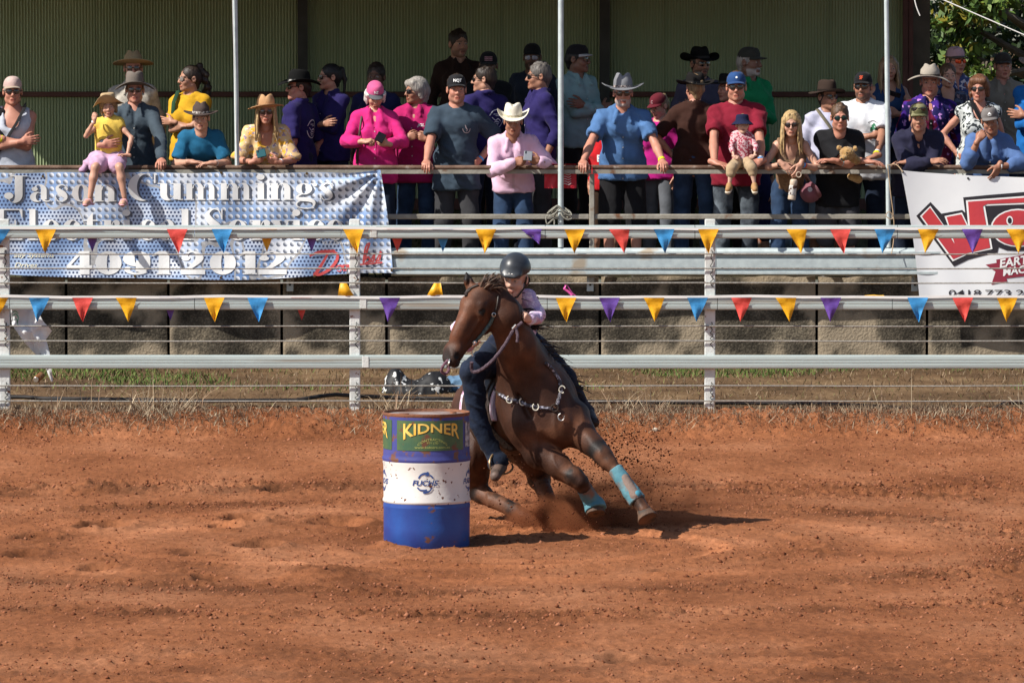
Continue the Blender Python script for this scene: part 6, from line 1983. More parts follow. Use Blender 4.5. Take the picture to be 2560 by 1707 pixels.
# ---- the rider
rider = Person('person riding in pink patterned shirt, navy jeans and black helmet bent low over the horse', (1277, 702), 36.98, sc=.82, sex='c', yaw=-8, hyaw=-16, pitch=9, roll=5, skin='c', lean=34, fine=.8, group=None, seated=True, bw=1.05, hs=1.27)
rider.root['group'] = 'riders'
del rider.root['group']
rider.f = nrm([-.1, -1, 0])
rider.N = Hp(1288, 752, .10); rider.u = nrm(Hp(1288, 752, .10) - Hp(1288, 872, .55)); rider.r = nrm([1, -.1, .08]); rider.fu = nrm(np.cross(rider.u, rider.r)); rider.fu = rider.fu if rider.fu[1] < 0 else -rider.fu
rider.B = np.array([rider.r, rider.fu, rider.u])
rider.hip = rider.N - rider.u * .54 * rider.sc
rider.sh = {'l': Hp(1246, 752, .06), 'r': Hp(1318, 748, .06)}
rider.arm('r', Hp(1324, 800, -.26), (1, .2, -.2), 'fist', nrm(Hp(1300, 784, -.36) - Hp(1324, 800, -.26)), (0, 1, -.2), l1=.25, l2=.22)
rider.arms['r'] = (rider.sh['r'], Hp(1348, 790, -.02), Hp(1324, 800, -.26))
rider.arm('l', Hp(1172, 850, -.15), (-1, 0, -.3), 'fist', (.5, -.5, -.3), (0, 1, 0), l1=.25, l2=.22)
rider.arms['l'] = (rider.sh['l'], Hp(1144, 818, -.02), Hp(1175, 868, -.12))
rider.legs_over = {'l': [Hp(1182, 930, .02), Hp(1194, 1050, .06)], 'r': [Hp(1408, 948, .20), Hp(1462, 1030, .38)]}
rider.build_body()
M_rshirt = mat('pink_patterned_shirt', (.76, .50, .63), (.44, .34, .58), ns=20, rough=.8, bump=.4, bs=40, c3=(.80, .66, .76), n3=38, lo3=.52, hi3=.58)
rider.shirt(M_rshirt, sleeve=1.93, hem=-.54, collar=1, loose=.020, amp=.008)
M_cuff = mat('white_cuff', (.66, .68, .78), rough=.8)
a_, e_, w_ = rider.arms['r']; d_ = nrm(w_ - e_)
MB().tube([w_ - d_ * .045, w_ - d_ * .02, w_ - d_ * .006], [.038, .037, .034], 14).obj('cuff', M_cuff, rider.root)
M_rj = cloth('navy_denim', (.012, .020, .042), k=.55, ns=12, bump=.5, bs=50)
S_ = SDF()
for q, hp, pts in (('l', Hp(1252, 892, .56), rider.legs_over['l']), ('r', Hp(1330, 872, .50), rider.legs_over['r'])):
    S_.cone(hp, pts[0], 38 * HS, 29 * HS, .03); S_.cone(rider.legpts(q)[0], pts[0], .078, 28 * HS, .03); S_.cone(pts[0], pts[1], 28 * HS, 22 * HS, .02)
S_.ell(Hp(1290, 868, .58), (.155, .12, .11), k=.04)
S_.cone(Hp(1194, 1050, .06), Hp(1236, 1138, .08), 22 * HS, 20 * HS, .02); S_.cone(Hp(1236, 1138, .08), Hp(1243, 1152, .06), 21 * HS, 25 * HS, .01)
_v, _f = S_.mesh(.009); _v = rider.wrinkle(_v, _f, .009, 9, 3); mesh_obj('jeans', _v, _f, M_rj, rider.root)
M_boot = mat('dusty_brown_boot', (.065, .045, .036), (.15, .10, .08), ns=14, rough=.6, bump=.3, bs=50)
for pts in ([(1246, 1148, .07), (1248, 1166, .05), (1238, 1190, -.10)], [(1462, 1030, .38), (1470, 1042, .34), (1486, 1056, .22)]):
    S_ = SDF(); S_.cone(Hp(*pts[0]), Hp(*pts[1]), .055, .052, 0); S_.cone(Hp(*pts[1]), Hp(*pts[2]), .050, .036, .02)
    _v, _f = S_.mesh(.008); mesh_obj('boot', _v, _f, M_boot if pts[0][0] < 1300 else M_leath, rider.root)
S_ = SDF()
S_.ell((0, .012, .056), (.100, .122, .100), k=0); S_.ell((0, .01, .076), (.092, .115, .092), k=.02)
S_.cone((-.05, -.098, .042), (.05, -.098, .042), .018, .020, .03); S_.cone((-.035, -.122, .034), (.035, -.122, .034), .008, .010, .02)
S_.plane((0, -.05, .038), (0, .22, -1)); 
_v, _f = S_.mesh(.007)
M_helm = mat('dusty_black_helmet', (.014, .016, .020), (.045, .050, .058), ns=3, rough=.38, spec=.45, stretch=(1, 1, 3), bump=.05, bs=20)
_hm = mesh_obj('helmet', rider.hh(_v), _f, M_helm, rider.root)
for q in (-1, 1): 
    S_ = SDF(); S_.ell((.008 + q * .010, -.120, .052), (.008, .006, .007), k=0); _v, _f = S_.mesh(.003); mesh_obj('helmet_badge', rider.hh(_v), _f, M_silver, _hm)
for q in (-1, 1): MB().tube([tuple(x) for x in rider.hh([(q * .085, -.01, .02), (q * .078, -.02, -.05), (q * .04, -.055, -.112), (0, -.062, -.122)])], .006, 6).obj('helmet_strap', M_frame, _hm)
MB().tube([rider.hh([(.06, .075, -.02)])[0], Vector(Hp(1306, 722, .2)), Vector(Hp(1322, 735, .16)), Vector(Hp(1333, 744, .12)), Vector(Hp(1345, 745, .1))], [.03, .021, .020, .016, .010], 9).obj('hair', hair_mat(HC['dark']), rider.root)
# ================================================================== THE CROWD
GM = {}
def C_(n, c, **k): return cloth('cloth_' + n, c, **k)
M_den = C_('blue_denim', (.030, .060, .125), k=.55)
M_dend = C_('dark_denim', (.016, .026, .052), k=.6)
M_blk = C_('black', (.011, .011, .013))
M_char = C_('charcoal', (.040, .040, .044))
M_purp = C_('purple_work_shirt', (.022, .016, .095))
M_band_d = mat('dark_hat_band', (.02, .016, .014), rough=.6)
M_yel = mat('yellow_wristband', (.75, .72, .02), rough=.5); M_blu = mat('blue_wristband', (.06, .36, .75), rough=.5); M_wwh = mat('white_wristband', (.75, .75, .76), rough=.5)
M_wat = mat('watch', (.03, .03, .03), rough=.3); M_redb = mat('red_wristband', (.6, .05, .04), rough=.5)
SHOES = [mat('brown_boots', (.07, .04, .025), (.11, .07, .045), rough=.6), mat('black_shoes', (.015, .015, .015), rough=.5), mat('tan_boots', (.22, .13, .07), rough=.7), mat('grey_trainers', (.25, .25, .26), (.4, .4, .4), rough=.7)]
def felt(n, c): return mat('felt_' + n, c, darker(c, .82), ns=10, rough=.95, bump=.2, bs=90, spec=.1)
def crowd(label, eye, Y, sc=1.0, sex='m', yaw=0, hyaw=None, pitch=0, roll=0, lean=0, skin='m', bw=1.0, belly=1.0, hair=None, glass=None, shirt=None, sk=None, legs=None, arms=('down', 'down'), hat=None, cap=None, beard=None, fine=1.0, shoes=None, hs=1.0, seated=False, legs_over=None, browc=None, tx=0.0, footf=None, kneef=None, prep=None):
    p = Person(label, eye, Y, sc, sex, yaw, hyaw, pitch, roll, lean, skin, bw, belly, fine, None, beard, hs, seated=seated, tx=tx)
    if browc: p.browc = browc
    if footf is not None: p.footf = footf
    if kneef is not None: p.kneef = kneef
    if legs_over: p.legs_over = {q: [np.array(P(*z)) for z in legs_over[q]] for q in 'lr'}
    if prep: prep(p)
    for q, a in zip('lr', arms):
        if a is None: continue
        if isinstance(a, str): p.preset(q, a)
        else:
            w, pole, hand, d, pn = a
            p.arm(q, p.wpx(*w), pole, hand, d, pn)
    full = bool(legs) and (len(legs) < 2 or legs[1].get('length', 1) >= 1)
    p.build_body(covered=full)
    if not seated: p.shoes(shoes or SHOES[len(PEOPLE) % 4])
    if shirt is not None: p.shirt(shirt, **(sk or {}))
    if legs: p.trousers(legs[0], **(legs[1] if len(legs) > 1 else {}))
    if hair: p.hair(*hair)
    if hat: p.hat(hat[0], hat[1], **hat[2])
    if cap: p.cap(cap[0], cap[1], **(cap[2] if len(cap) > 2 else {}))
    if glass:
        if glass == 'dark': p.glasses()
        elif glass == 'round': p.glasses(mat('clear_lens', (.20, .17, .15), rough=.1, spec=.6), M_frame, True)
        else: p.glasses(glass)
    return p
DN = (0, 0, -1); FW = (0, -1, 0)
# ---------------------------------------------------------------- left part of the rail
crowd('person in black at the left edge, mostly cut off by the picture edge', (-42, 232), 49.82, arms=('down', 'cross'), shirt=M_blk, sk=dict(sleeve=.9), legs=(M_dend,), hair=('short', 'dark'))
w = C_('pale_grey_singlet', (.50, .53, .60))
p = crowd('person in pale pink cap and grey singlet with arms folded', (32, 229), 49.82, 1.06, skin='r', bw=1.04, arms=('cross', 'cross'), hyaw=6, shirt=w, sk=dict(sleeve=0, neck='tank', hem=-.62, loose=.012), legs=(M_dend,), hair=('sides', 'grey'), glass='dark', cap=(C_('pale_pink_cap', (.55, .40, .36)), C_('cap_bill_fawn', (.42, .33, .25)), dict(bill=.06)))
p.strap(M_blk, [(.11, .10, .02), (.04, .155, -.12), (-.05, .165, -.26), (-.14, .12, -.40), (-.17, .0, -.45), (-.1, -.13, -.3), (.05, -.13, -.05), (.10, -.02, .045), (.11, .10, .02)], .024, .3)
p.band('r', M_yel)
b1 = mat('beige_checked_shirt', (.46, .42, .36), (.30, .27, .23), ns=26, rough=.85, bump=.3, bs=40)
crowd('person in wide tan hat standing behind the man in the grey felt hat', (333, 171), 50.65, 1.04, skin='r', hyaw=4, shirt=b1, sk=dict(sleeve=1.9, collar=1, neck='v'), legs=(M_char,), hair=('sides', 'brown'), glass='dark', hat=(felt('tan', (.34, .25, .14)), felt('tan_band', (.16, .10, .06)), dict(h=.12, brim=.10, up=-.006, dip=-.008, tilt=.032, taper=.62, pinch=.012)))
sl = C_('slate_work_shirt', (.052, .072, .092), k=.75)
p = crowd('person in grey felt hat and slate shirt holding the little girl on the rail', (337, 225), 49.92, 1.02, skin='r', hyaw=4, shirt=sl, sk=dict(sleeve=1.95, collar=1, neck='v', hem=-.66), legs=(M_dend,), hair=('sides', 'brown'), glass='dark',
      arms=(((258, 362, 49.40), (-1, .4, -.6), 'relax', (1, -.1, .12), (0, 1, 0)), ((404, 400, 49.50), (1, .3, -.2), 'grip', (.15, -1, -.25), DN)), hat=(felt('grey_brown', (.17, .145, .125)), felt('grey_brown_band', (.13, .105, .09)), dict(h=.125, brim=.092, up=-.045, dip=-.018, tilt=.012, taper=.84, pinch=.010)))
p.band('r', M_blu, .88)
# the little girl
yt = C_('lemon_yellow_top', (.80, .55, .10), k=.85)
def girl_prep(p): pass
p = crowd('person, a small girl in floppy straw hat and yellow top sitting on the rail', (271, 268), 49.44, .70, 'c', skin='l', hs=1.18, hyaw=4, pitch=4, roll=-4, shirt=yt, sk=dict(sleeve=.30, hem=-.50, loose=.012, amp=.011), hair=('bob', 'sand'), seated=True,
      legs_over={'l': [(238, 419, 49.22), (225, 493, 49.20)], 'r': [(299, 419, 49.22), (311, 493, 49.20)]},
      arms=(((236, 301, 49.34), (-.7, 0, -1), 'hold', (.05, 0, 1), (.4, 1, 0)), ((318, 388, 49.36), (1, .1, .3), 'relax', (-1, -.15, .1), DN)), hat=(felt('straw', (.46, .33, .19)), felt('straw_band', (.40, .28, .16)), dict(h=.105, brim=.085, up=-.035, dip=-.03, tilt=.055, taper=.90, pinch=.0, flop=.018, crease=False)))
S_ = SDF()
S_.ell(p.loc(0, .02, -.52), (.135, .115, .085), p.B, k=0)
for q in 'lr':
    k = p.legpts(q); S_.cone(k[0], k[0] + (k[1] - k[0]) * .62, .085, .078, .05)
S_.cone(p.loc(-.2, .06, -.52), p.loc(-.33, .10, -.66), .05, .025, .05)
_v, _f = S_.mesh(.009); _v = p.wrinkle(_v, _f, .012, 12, 2); mesh_obj('skirt', _v, _f, C_('lilac_skirt', (.56, .35, .50)), p.root)
for q in 'lr':
    k = p.legpts(q)[2]; S_ = SDF(); d = nrm([-.35 if q == 'l' else -.10, -1, -.25]); a = k + np.array([0, 0, -.035])
    S_.cone(a - d * .02, a + d * .10, .027, .029, .02); _v, _f = S_.mesh(.007)
    b_ = [x for x in p.root.children if x.name.startswith('body')][0]
    mesh_obj('foot', _v, _f, mat('bare_foot_skin', SKIN['l'], rough=.5), p.root)
    S_ = SDF(); S_.cone(a - d * .03 + np.array([0, 0, -.028]), a + d * .115 + np.array([0, 0, -.028]), .030, .034, .02); S_.plane(a + np.array([0, 0, -.018]), (0, 0, 1)); S_.plane(a + np.array([0, 0, -.036]), (0, 0, -1))
    _v, _f = S_.mesh(.006); sd_ = mesh_obj('sandal', _v, _f, mat('pink_sandal', (.58, .30, .36), rough=.6), p.root)
    MB().tube([a + np.array([-.033, 0, -.02]) + d * .055, a + np.array([-.015, 0, .022]) + d * .05, a + np.array([.015, 0, .022]) + d * .05, a + np.array([.033, 0, -.02]) + d * .055], .014, 6, flat=.4).obj('sandal_strap', mat('pink_sandal', (.58, .30, .36)), sd_)
p.band('l', M_wwh, .9)
mu = C_('mustard_tee', (.60, .33, .018), k=.85)
p = crowd('person with curly dark ponytail and round glasses in mustard shirt looking left', (452, 197), 50.55, 1.0, 'f', yaw=-18, hyaw=-66, skin='m', shirt=mu, sk=dict(sleeve=.7, neck='crew', loose=.014), legs=(M_dend,), arms=('cross', 'cross'), hair=('curlypony', 'dark'), glass='round')
p.strap(C_('dark_green_strap', (.02, .06, .03)), [(-.10, .06, .045), (-.115, .135, -.06), (-.12, .155, -.22), (-.13, .14, -.34)], .022, .35)
tl = C_('teal_blue_tee', (.014, .115, .225), k=.85)
LEANL = lambda px, py, Y=49.44: ((px, py, Y), (-.8, .1, -1), 'relax', (1, -.12, -.05), (0, .1, -1))
LEANR = lambda px, py, Y=49.42: ((px, py, Y), (.8, .1, -1), 'relax', (-1, -.12, -.05), (0, .1, -1))
p = crowd('person, a boy in brown beaded hat and teal shirt leaning his forearms on the rail', (501, 297), 49.52, .93, skin='l', lean=34, pitch=4, shirt=tl, sk=dict(sleeve=.75, loose=.016, hem=-.58), legs=(M_char,), arms=(LEANL(478, 405), LEANR(530, 408)), hair=('short', 'brown'), bw=.95, hat=(felt('brown', (.085, .062, .055)), mat('beaded_band', (.55, .5, .45), (.08, .06, .05), ns=60, rough=.6, lo=.48, hi=.54), dict(h=.12, brim=.085, up=.022, dip=.008, taper=.62, pinch=.012)))
p.band('r', M_wwh, .78)
def pattern(name, base, cols, scale, thr=.42):
    m, nt, N, L, b = nodes_of(name)
    tc = nd(N, 'ShaderNodeTexCoord'); prev = None
    for i, (c, s_, t) in enumerate(cols):
        v = nd(N, 'ShaderNodeTexNoise', i_Scale=s_, i_Detail=1.5); mp = nd(N, 'ShaderNodeMapping'); mp.inputs['Location'].default_value = (i * 3.1, i, 0)
        L.new(tc.outputs['Object'], mp.inputs[0]); L.new(mp.outputs[0], v.inputs[0])
        r = nd(N, 'ShaderNodeValToRGB'); r.color_ramp.elements[0].position = t; r.color_ramp.elements[1].position = t + .03; L.new(v.outputs[0], r.inputs[0])
        mx = nd(N, 'ShaderNodeMix', data_type='RGBA'); L.new(r.outputs[0], mx.inputs[0])
        if prev is None: mx.inputs[6].default_value = c4(base)
        else: L.new(prev, mx.inputs[6])
        mx.inputs[7].default_value = c4(c); prev = mx.outputs[2]
    L.new(prev, b.inputs['Base Color']); b.inputs['Roughness'].default_value = .85; b.inputs['Specular IOR Level'].default_value = .15
    return m
fl = pattern('yellow_floral_dress', (.66, .45, .22), [((.70, .38, .05), 13, .56), ((.30, .22, .30), 26, .60), ((.66, .58, .50), 30, .62)], 1)
p = crowd('person with long blonde hair, tan fedora and floral yellow dress holding a phone', (665, 280), 49.50, .98, 'f', skin='r', lean=30, hyaw=3, pitch=3, shirt=fl, sk=dict(sleeve=.95, neck='scoop', loose=.022, hem=-.75, amp=.012), arms=(((634, 404, 49.42), (-.8, .1, -1), 'hold', (1, -.3, .35), (.2, .9, .3)), ((694, 405, 49.40), (.8, .1, -1), 'hold', (-1, -.25, .2), (0, .9, .5))), hair=('long', 'blond'), glass='dark', bw=1.02, legs=(fl, dict(length=.6)), hat=(felt('camel', (.50, .29, .15)), felt('camel_band', (.34, .19, .10)), dict(h=.118, brim=.082, up=-.010, dip=-.006, tilt=.022, taper=.74, pinch=.016, lr=.016)))
p.band('r', M_wwh, .82)
# ---------------------------------------------------------------- the group in purple
def emblem(p, at, back=True, sz=.17):
    g = Gl(); g.blade(.5, .5, .5, .5, .5, .5, .46, .46, 20, 350, 30)
    for y, x0, x1 in ((.72, .25, .75), (.64, .22, .6), (.22, .36, .64), (.14, .4, .62)):
        n = 7
        for i in range(n):
            a = x0 + (x1 - x0) * i / n; g.rect(a, y, a + (x1 - x0) / n * .6, y + .05)
    g.rib([(.2, .36, .02), (.4, .5, .05), (.6, .42, .04), (.82, .58, .02)]); g.rib([(.3, .3, .02), (.5, .36, .04), (.7, .3, .02)])
    p.chest_print(np.array(g.v), g.f, sz, sz, at, M_lw, back=back)
p = crowd('person in black hat and purple shirt with white round emblem, back half turned', (722, 218), 50.50, 1.02, yaw=-118, hyaw=-76, skin='r', bw=1.10, shirt=M_purp, sk=dict(sleeve=.9, collar=1, hem=-.66), legs=(M_dend,), hair=('sides', 'dark'), glass='dark', hat=(felt('black', (.010, .010, .010)), mat('silver_hat_band', (.4, .38, .36), (.05, .05, .05), ns=50, rough=.5, lo=.5, hi=.55), dict(h=.12, brim=.105, up=.03, dip=.03, taper=.84)))
emblem(p, (-.02, -.22))
p = crowd('person with black ponytail and sunglasses in purple work shirt, arms folded', (801, 193), 50.75, 1.0, 'f', yaw=-38, hyaw=-72, skin='m', shirt=M_purp, sk=dict(sleeve=1.5, collar=1, neck='v', hem=-.62), legs=(M_dend,), arms=('cross', 'cross'), hair=('pony', 'black'), glass='dark', bw=1.06)
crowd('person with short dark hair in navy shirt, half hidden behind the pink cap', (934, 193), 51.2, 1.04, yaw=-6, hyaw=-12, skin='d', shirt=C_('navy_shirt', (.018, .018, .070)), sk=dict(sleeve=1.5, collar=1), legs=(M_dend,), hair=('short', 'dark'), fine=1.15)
pk = C_('hot_pink_shirt', (.60, .022, .18), k=.78)
p = crowd('person in pink cap and hot pink shirt looking down at a phone', (940, 249), 49.84, .98, 'f', skin='l', hyaw=8, pitch=26, shirt=pk, sk=dict(sleeve=1.72, neck='v', collar=1, hem=-.66, loose=.020, amp=.012), legs=(M_dend,), bw=1.16, belly=1.1, arms=(((908, 354, 49.58), (-1, .2, -.7), 'hold', (1, -.35, .12), (.2, .5, -1)), ((968, 360, 49.58), (1, .3, -.7), 'hold', (-1, -.4, .2), (.2, .9, .3))), hair=('bobhat', 'white'), cap=(C_('pink_cap', (.66, .12, .28)), C_('grey_cap_bill', (.10, .10, .11)), dict(print_='NZ', pc=M_lw, psz=(.040, .024))))
p.strap(mat('brown_bag_strap', (.05, .022, .016), rough=.5), [(-.115, .02, .035), (-.13, .135, -.10), (-.15, .165, -.25), (-.17, .10, -.48)], .011, .5)
p.band('l', M_yel, .93)
ve = C_('magenta_vest', (.38, .012, .105), k=.85)
p = crowd('person with grey hair and sunglasses in magenta shirt with clasped hands', (1019, 228), 50.2, 1.0, 'f', yaw=-14, hyaw=-62, skin='t', shirt=ve, sk=dict(sleeve=.8, neck='v', collar=1, hem=-.68, loose=.02), legs=(M_den,), bw=1.12, belly=1.1, arms=(((1019, 345, 49.82), (-1, .2, -.8), 'hold', (1, -.2, .35), (.2, 1, 0)), ((1068, 348, 49.82), (1, .2, -.8), 'hold', (-1, -.2, .35), (-.2, 1, 0))), hair=('bob', 'grey'), glass='dark')
p.band('r', M_wat, .9, .034, 'watch')
v_, f_ = font_mesh('JGL', .01); p.chest_print(v_, f_, .062, .026, (.085, -.15), M_lw)
crowd('person, tall and dark haired, in dark brown shirt against the back wall', (1157, 110), 52.6, 1.10, yaw=14, hyaw=24, skin='m', shirt=C_('dark_brown_shirt', (.030, .014, .010)), sk=dict(sleeve=1.6, collar=1, neck='v'), legs=(M_blk,), hair=('short', 'dark'), arms=('down', 'hip'), fine=1.2, beard=((.03, .02, .015), .5))
nt_ = C_('slate_blue_tee', (.040, .062, .088), k=.8)
p = crowd('person in black trucker cap and slate tee with one hand on the rail', (1144, 224), 49.86, 1.07, skin='r', hyaw=6, lean=6, shirt=nt_, sk=dict(sleeve=.76, neck='crew', hem=-.70, loose=.014, amp=.011), legs=(M_char, dict(loose=.02)), belly=1.16, bw=1.16, beard=((.20, .13, .09), .3), arms=(((1066, 404, 49.52), (-.25, .9, -.2), 'grip', (-.05, -1, -.3), DN), 'hip'), hair=('short', 'dark'), cap=(C_('black_cap', (.014, .014, .016)), None, dict(print_='NQT', pc=M_lw, psz=(.070, .026), pz=.078)), footf=.08, kneef=.03)
p.band('r', M_blu, .90)
g = Gl(); g.blade(.5, .5, .5, .5, .5, .5, .42, .42, 180, 360, 16); g.rib([(.35, .9, .1), (.45, .6, .12), (.6, .4, .1), (.5, .2, .08)])
p.chest_print(np.array(g.v), g.f, .068, .075, (.085, -.165), mat('faded_print', (.42, .36, .38), rough=.8))
p = crowd('person in purple shirt seen from behind with dark hair, between two caps', (1186, 198), 50.62, 1.02, yaw=-150, hyaw=-100, skin='m', shirt=M_purp, sk=dict(sleeve=.9, collar=1, hem=-.64), legs=(M_dend,), hair=('short', 'dark'), bw=1.14, glass='dark')
emblem(p, (-.06, -.20))
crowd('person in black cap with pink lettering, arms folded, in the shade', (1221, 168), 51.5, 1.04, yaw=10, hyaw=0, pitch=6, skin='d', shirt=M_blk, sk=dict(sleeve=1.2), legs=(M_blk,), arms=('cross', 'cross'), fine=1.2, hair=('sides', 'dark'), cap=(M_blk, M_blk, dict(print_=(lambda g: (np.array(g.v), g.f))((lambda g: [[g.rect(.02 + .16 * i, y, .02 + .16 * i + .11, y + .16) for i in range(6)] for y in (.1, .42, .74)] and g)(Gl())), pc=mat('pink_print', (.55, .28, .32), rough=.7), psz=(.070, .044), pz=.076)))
crowd('person in black beanie and clear glasses, deep in the shade', (1328, 144), 52.2, 1.04, yaw=-10, hyaw=-6, skin='d', shirt=C_('dark_blue_shirt', (.022, .028, .045)), sk=dict(sleeve=1.6), legs=(M_blk,), glass=mat('pale_lens', (.25, .25, .30), rough=.15, spec=.7), fine=1.2, beard=((.02, .015, .012), .7), hair=('sides', 'dark'), cap=(M_blk, M_blk, dict(bill=.02)))  # shirt cloth is dark blue all over
p = crowd('person with swept grey hair in purple shirt looking left beside the pole', (1322, 191), 50.55, 1.04, yaw=-72, hyaw=-84, skin='t', shirt=M_purp, sk=dict(sleeve=1.25, collar=1, hem=-.66), legs=(M_char,), hair=('short', (.10, .09, .085)), bw=1.08, glass='dark')
p.band('r', M_yel, .92)
ps = C_('pale_pink_shirt', (.70, .46, .60), k=.88)
p = crowd('person in white straw cowboy hat and pale pink shirt leaning with a phone', (1283, 308), 49.50, 1.0, skin='t', lean=32, pitch=10, shirt=ps, sk=dict(sleeve=1.93, neck='v', collar=1, hem=-.56, loose=.012, amp=.011), legs=(M_den,), arms=(((1284, 406, 49.42), (-.8, .1, -1), 'hold', (1, -.2, .12), (.1, .9, -.3)), ((1348, 404, 49.42), (.9, .1, -.8), 'hold', (-1, -.25, .25), (0, .9, .3))), hair=('sides', 'brown'), footf=.12, hat=(mat('cream_straw', (.74, .70, .60), (.62, .57, .46), ns=30, rough=.85, bump=.3, bs=120), mat('straw_hat_band', (.30, .26, .16), (.6, .55, .42), ns=60, rough=.8), dict(h=.128, brim=.098, up=.066, dip=.012, taper=.80)))
# ---------------------------------------------------------------- middle right
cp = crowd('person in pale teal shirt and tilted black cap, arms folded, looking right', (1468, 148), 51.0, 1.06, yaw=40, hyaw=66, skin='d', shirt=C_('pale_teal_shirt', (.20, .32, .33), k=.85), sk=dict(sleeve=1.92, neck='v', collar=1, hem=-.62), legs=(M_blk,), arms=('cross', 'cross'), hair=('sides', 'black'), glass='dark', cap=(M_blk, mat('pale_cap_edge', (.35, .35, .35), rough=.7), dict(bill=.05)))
po = C_('blue_polo', (.075, .165, .35), k=.85)
p = crowd('person in grey cowboy hat, sunglasses and blue polo with both hands on the rail', (1558, 234), 49.72, 1.06, skin='r', lean=15, pitch=2, shirt=po, sk=dict(sleeve=.64, neck='polo', collar=1, hem=-.60, loose=.014, amp=.011), legs=(M_blk, dict(length=.56, loose=.035)), bw=1.22, belly=1.25, beard=((.40, .37, .35), .8), glass='dark', hair=('sides', 'grey'), arms=(((1458, 404, 49.50), (-.25, .9, -.2), 'grip', (-.1, -1, -.3), DN), ((1656, 404, 49.50), (.25, .9, -.2), 'grip', (.2, -1, -.3), DN)), footf=.12, hat=(felt('grey_weave', (.20, .205, .22)), mat('beaded_hat_band', (.35, .30, .28), (.05, .04, .04), ns=60, rough=.6, lo=.48, hi=.54), dict(h=.132, brim=.098, up=.040, dip=.014, taper=.72, pinch=.02)))
p.band('r', M_yel, .91, .026); 
p = crowd('person in maroon and white cap and bright pink top glancing down', (1634, 272), 50.55, .90, 'f', yaw=-30, hyaw=-40, pitch=18, skin='l', shirt=C_('raspberry_top', (.44, .012, .20)), sk=dict(sleeve=.8), legs=(C_('grey_jeans', (.13, .14, .16)),), hair=('pony', 'sand'), cap=(C_('maroon_cap', (.12, .012, .022)), None, dict(print_='C', pc=mat('faded_pink_print', (.5, .3, .32), rough=.7), psz=(.022, .030))))
p = crowd('person in dark brown tee and jeans, back turned, wearing a black hat', (1728, 222), 50.30, 1.02, 'f', yaw=172, hyaw=200, skin='r', shirt=C_('dark_brown_tee', (.040, .015, .010)), sk=dict(sleeve=.85, hem=-.56, loose=.016), legs=(M_den,), arms=('down', 'hip'), bw=1.25, belly=1.05, hair=('short', 'sand'), hat=(felt('black_b', (.012, .011, .011)), M_band_d, dict(h=.11, brim=.088, up=.035, dip=.01)))
rh = MB(); 
for q in (-1, 1):
    for i in range(42):
        a, b_ = rnd.uniform(.03, .14), rnd.uniform(-.56, -.52)
        c_ = p.loc(q * a, -.155 + .02 * (a / .14) ** 2, b_ - .02); rh.tube([c_, c_ + np.array([0, -.004, 0])], .0035, 5)
_o = rh.obj('pocket_studs', M_silver, p.root); _o['kind'] = 'stuff'
crowd('person in black cowboy hat and sunglasses with moustache, hand at the chin', (1762, 160), 51.9, 1.06, yaw=14, hyaw=26, skin='t', shirt=C_('mauve_check', (.085, .075, .12)), sk=dict(sleeve=1.7, collar=1, neck='v'), legs=(M_blk,), arms=('down', 'cross'), glass='dark', fine=1.15, beard=((.02, .015, .012), .6), hair=('sides', 'dark'), hat=(felt('black_c', (.009, .009, .009)), M_band_d, dict(h=.115, brim=.11, up=.055, dip=.02)))
crowd('person in flat black hat half hidden behind the man in blue cap', (1802, 222), 50.9, 1.0, yaw=-30, hyaw=-50, skin='r', shirt=C_('dark_plaid', (.05, .03, .045)), sk=dict(sleeve=1.6, collar=1), legs=(M_blk,), hair=('sides', 'dark'), hat=(felt('black_d', (.011, .010, .010)), M_band_d, dict(h=.10, brim=.085, up=.01, dip=.0, taper=.9)))
gr = C_('emerald_shirt', (.010, .21, .075), k=.82)
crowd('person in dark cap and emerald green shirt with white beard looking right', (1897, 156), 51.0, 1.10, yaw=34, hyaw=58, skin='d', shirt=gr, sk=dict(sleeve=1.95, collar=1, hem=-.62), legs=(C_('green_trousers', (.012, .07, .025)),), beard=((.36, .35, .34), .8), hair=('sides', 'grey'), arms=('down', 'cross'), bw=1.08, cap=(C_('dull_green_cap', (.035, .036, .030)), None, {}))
ma = C_('maroon_tee', (.20, .010, .026), k=.85)
p = crowd('person in blue cap and maroon tee steadying the toddler on the rail', (1841, 218), 49.88, 1.10, skin='r', hyaw=-2, shirt=ma, sk=dict(sleeve=.64, neck='crew', hem=-.66, loose=.015, amp=.011), legs=(mat('faded_black_jeans', (.020, .026, .036), (.15, .18, .21), ns=5, rough=.9, bump=.4, bs=40, lo=.45, hi=.7),), bw=1.22, belly=1.15, glass='dark', hair=('short', 'brown'), beard=((.18, .11, .07), .25),
      arms=(((1786, 406, 49.50), (-.3, .9, -.3), 'relax', (1, -.5, -.25), (0, .2, -1)), ((1902, 404, 49.48), (.3, .9, -.3), 'relax', (-1, -.5, -.35), (.2, .9, -.5))), cap=(C_('royal_blue_cap', (.022, .065, .19)), None, dict(print_=(lambda g: (np.array(g.v), g.f))((lambda g: (g.dot(.5, .42, .46, .46), g.rib([(.5, .8, .1), (.6, 1.0, .12)])) and g)(Gl())), pc=M_lw, psz=(.018, .018), pz=.082)))
p.band('r', M_blu, .93, .014); p.band('r', M_wwh, .86, .012)
ck = mat('red_gingham', (.58, .40, .42), (.34, .045, .075), ns=55, rough=.85, lo=.47, hi=.53)
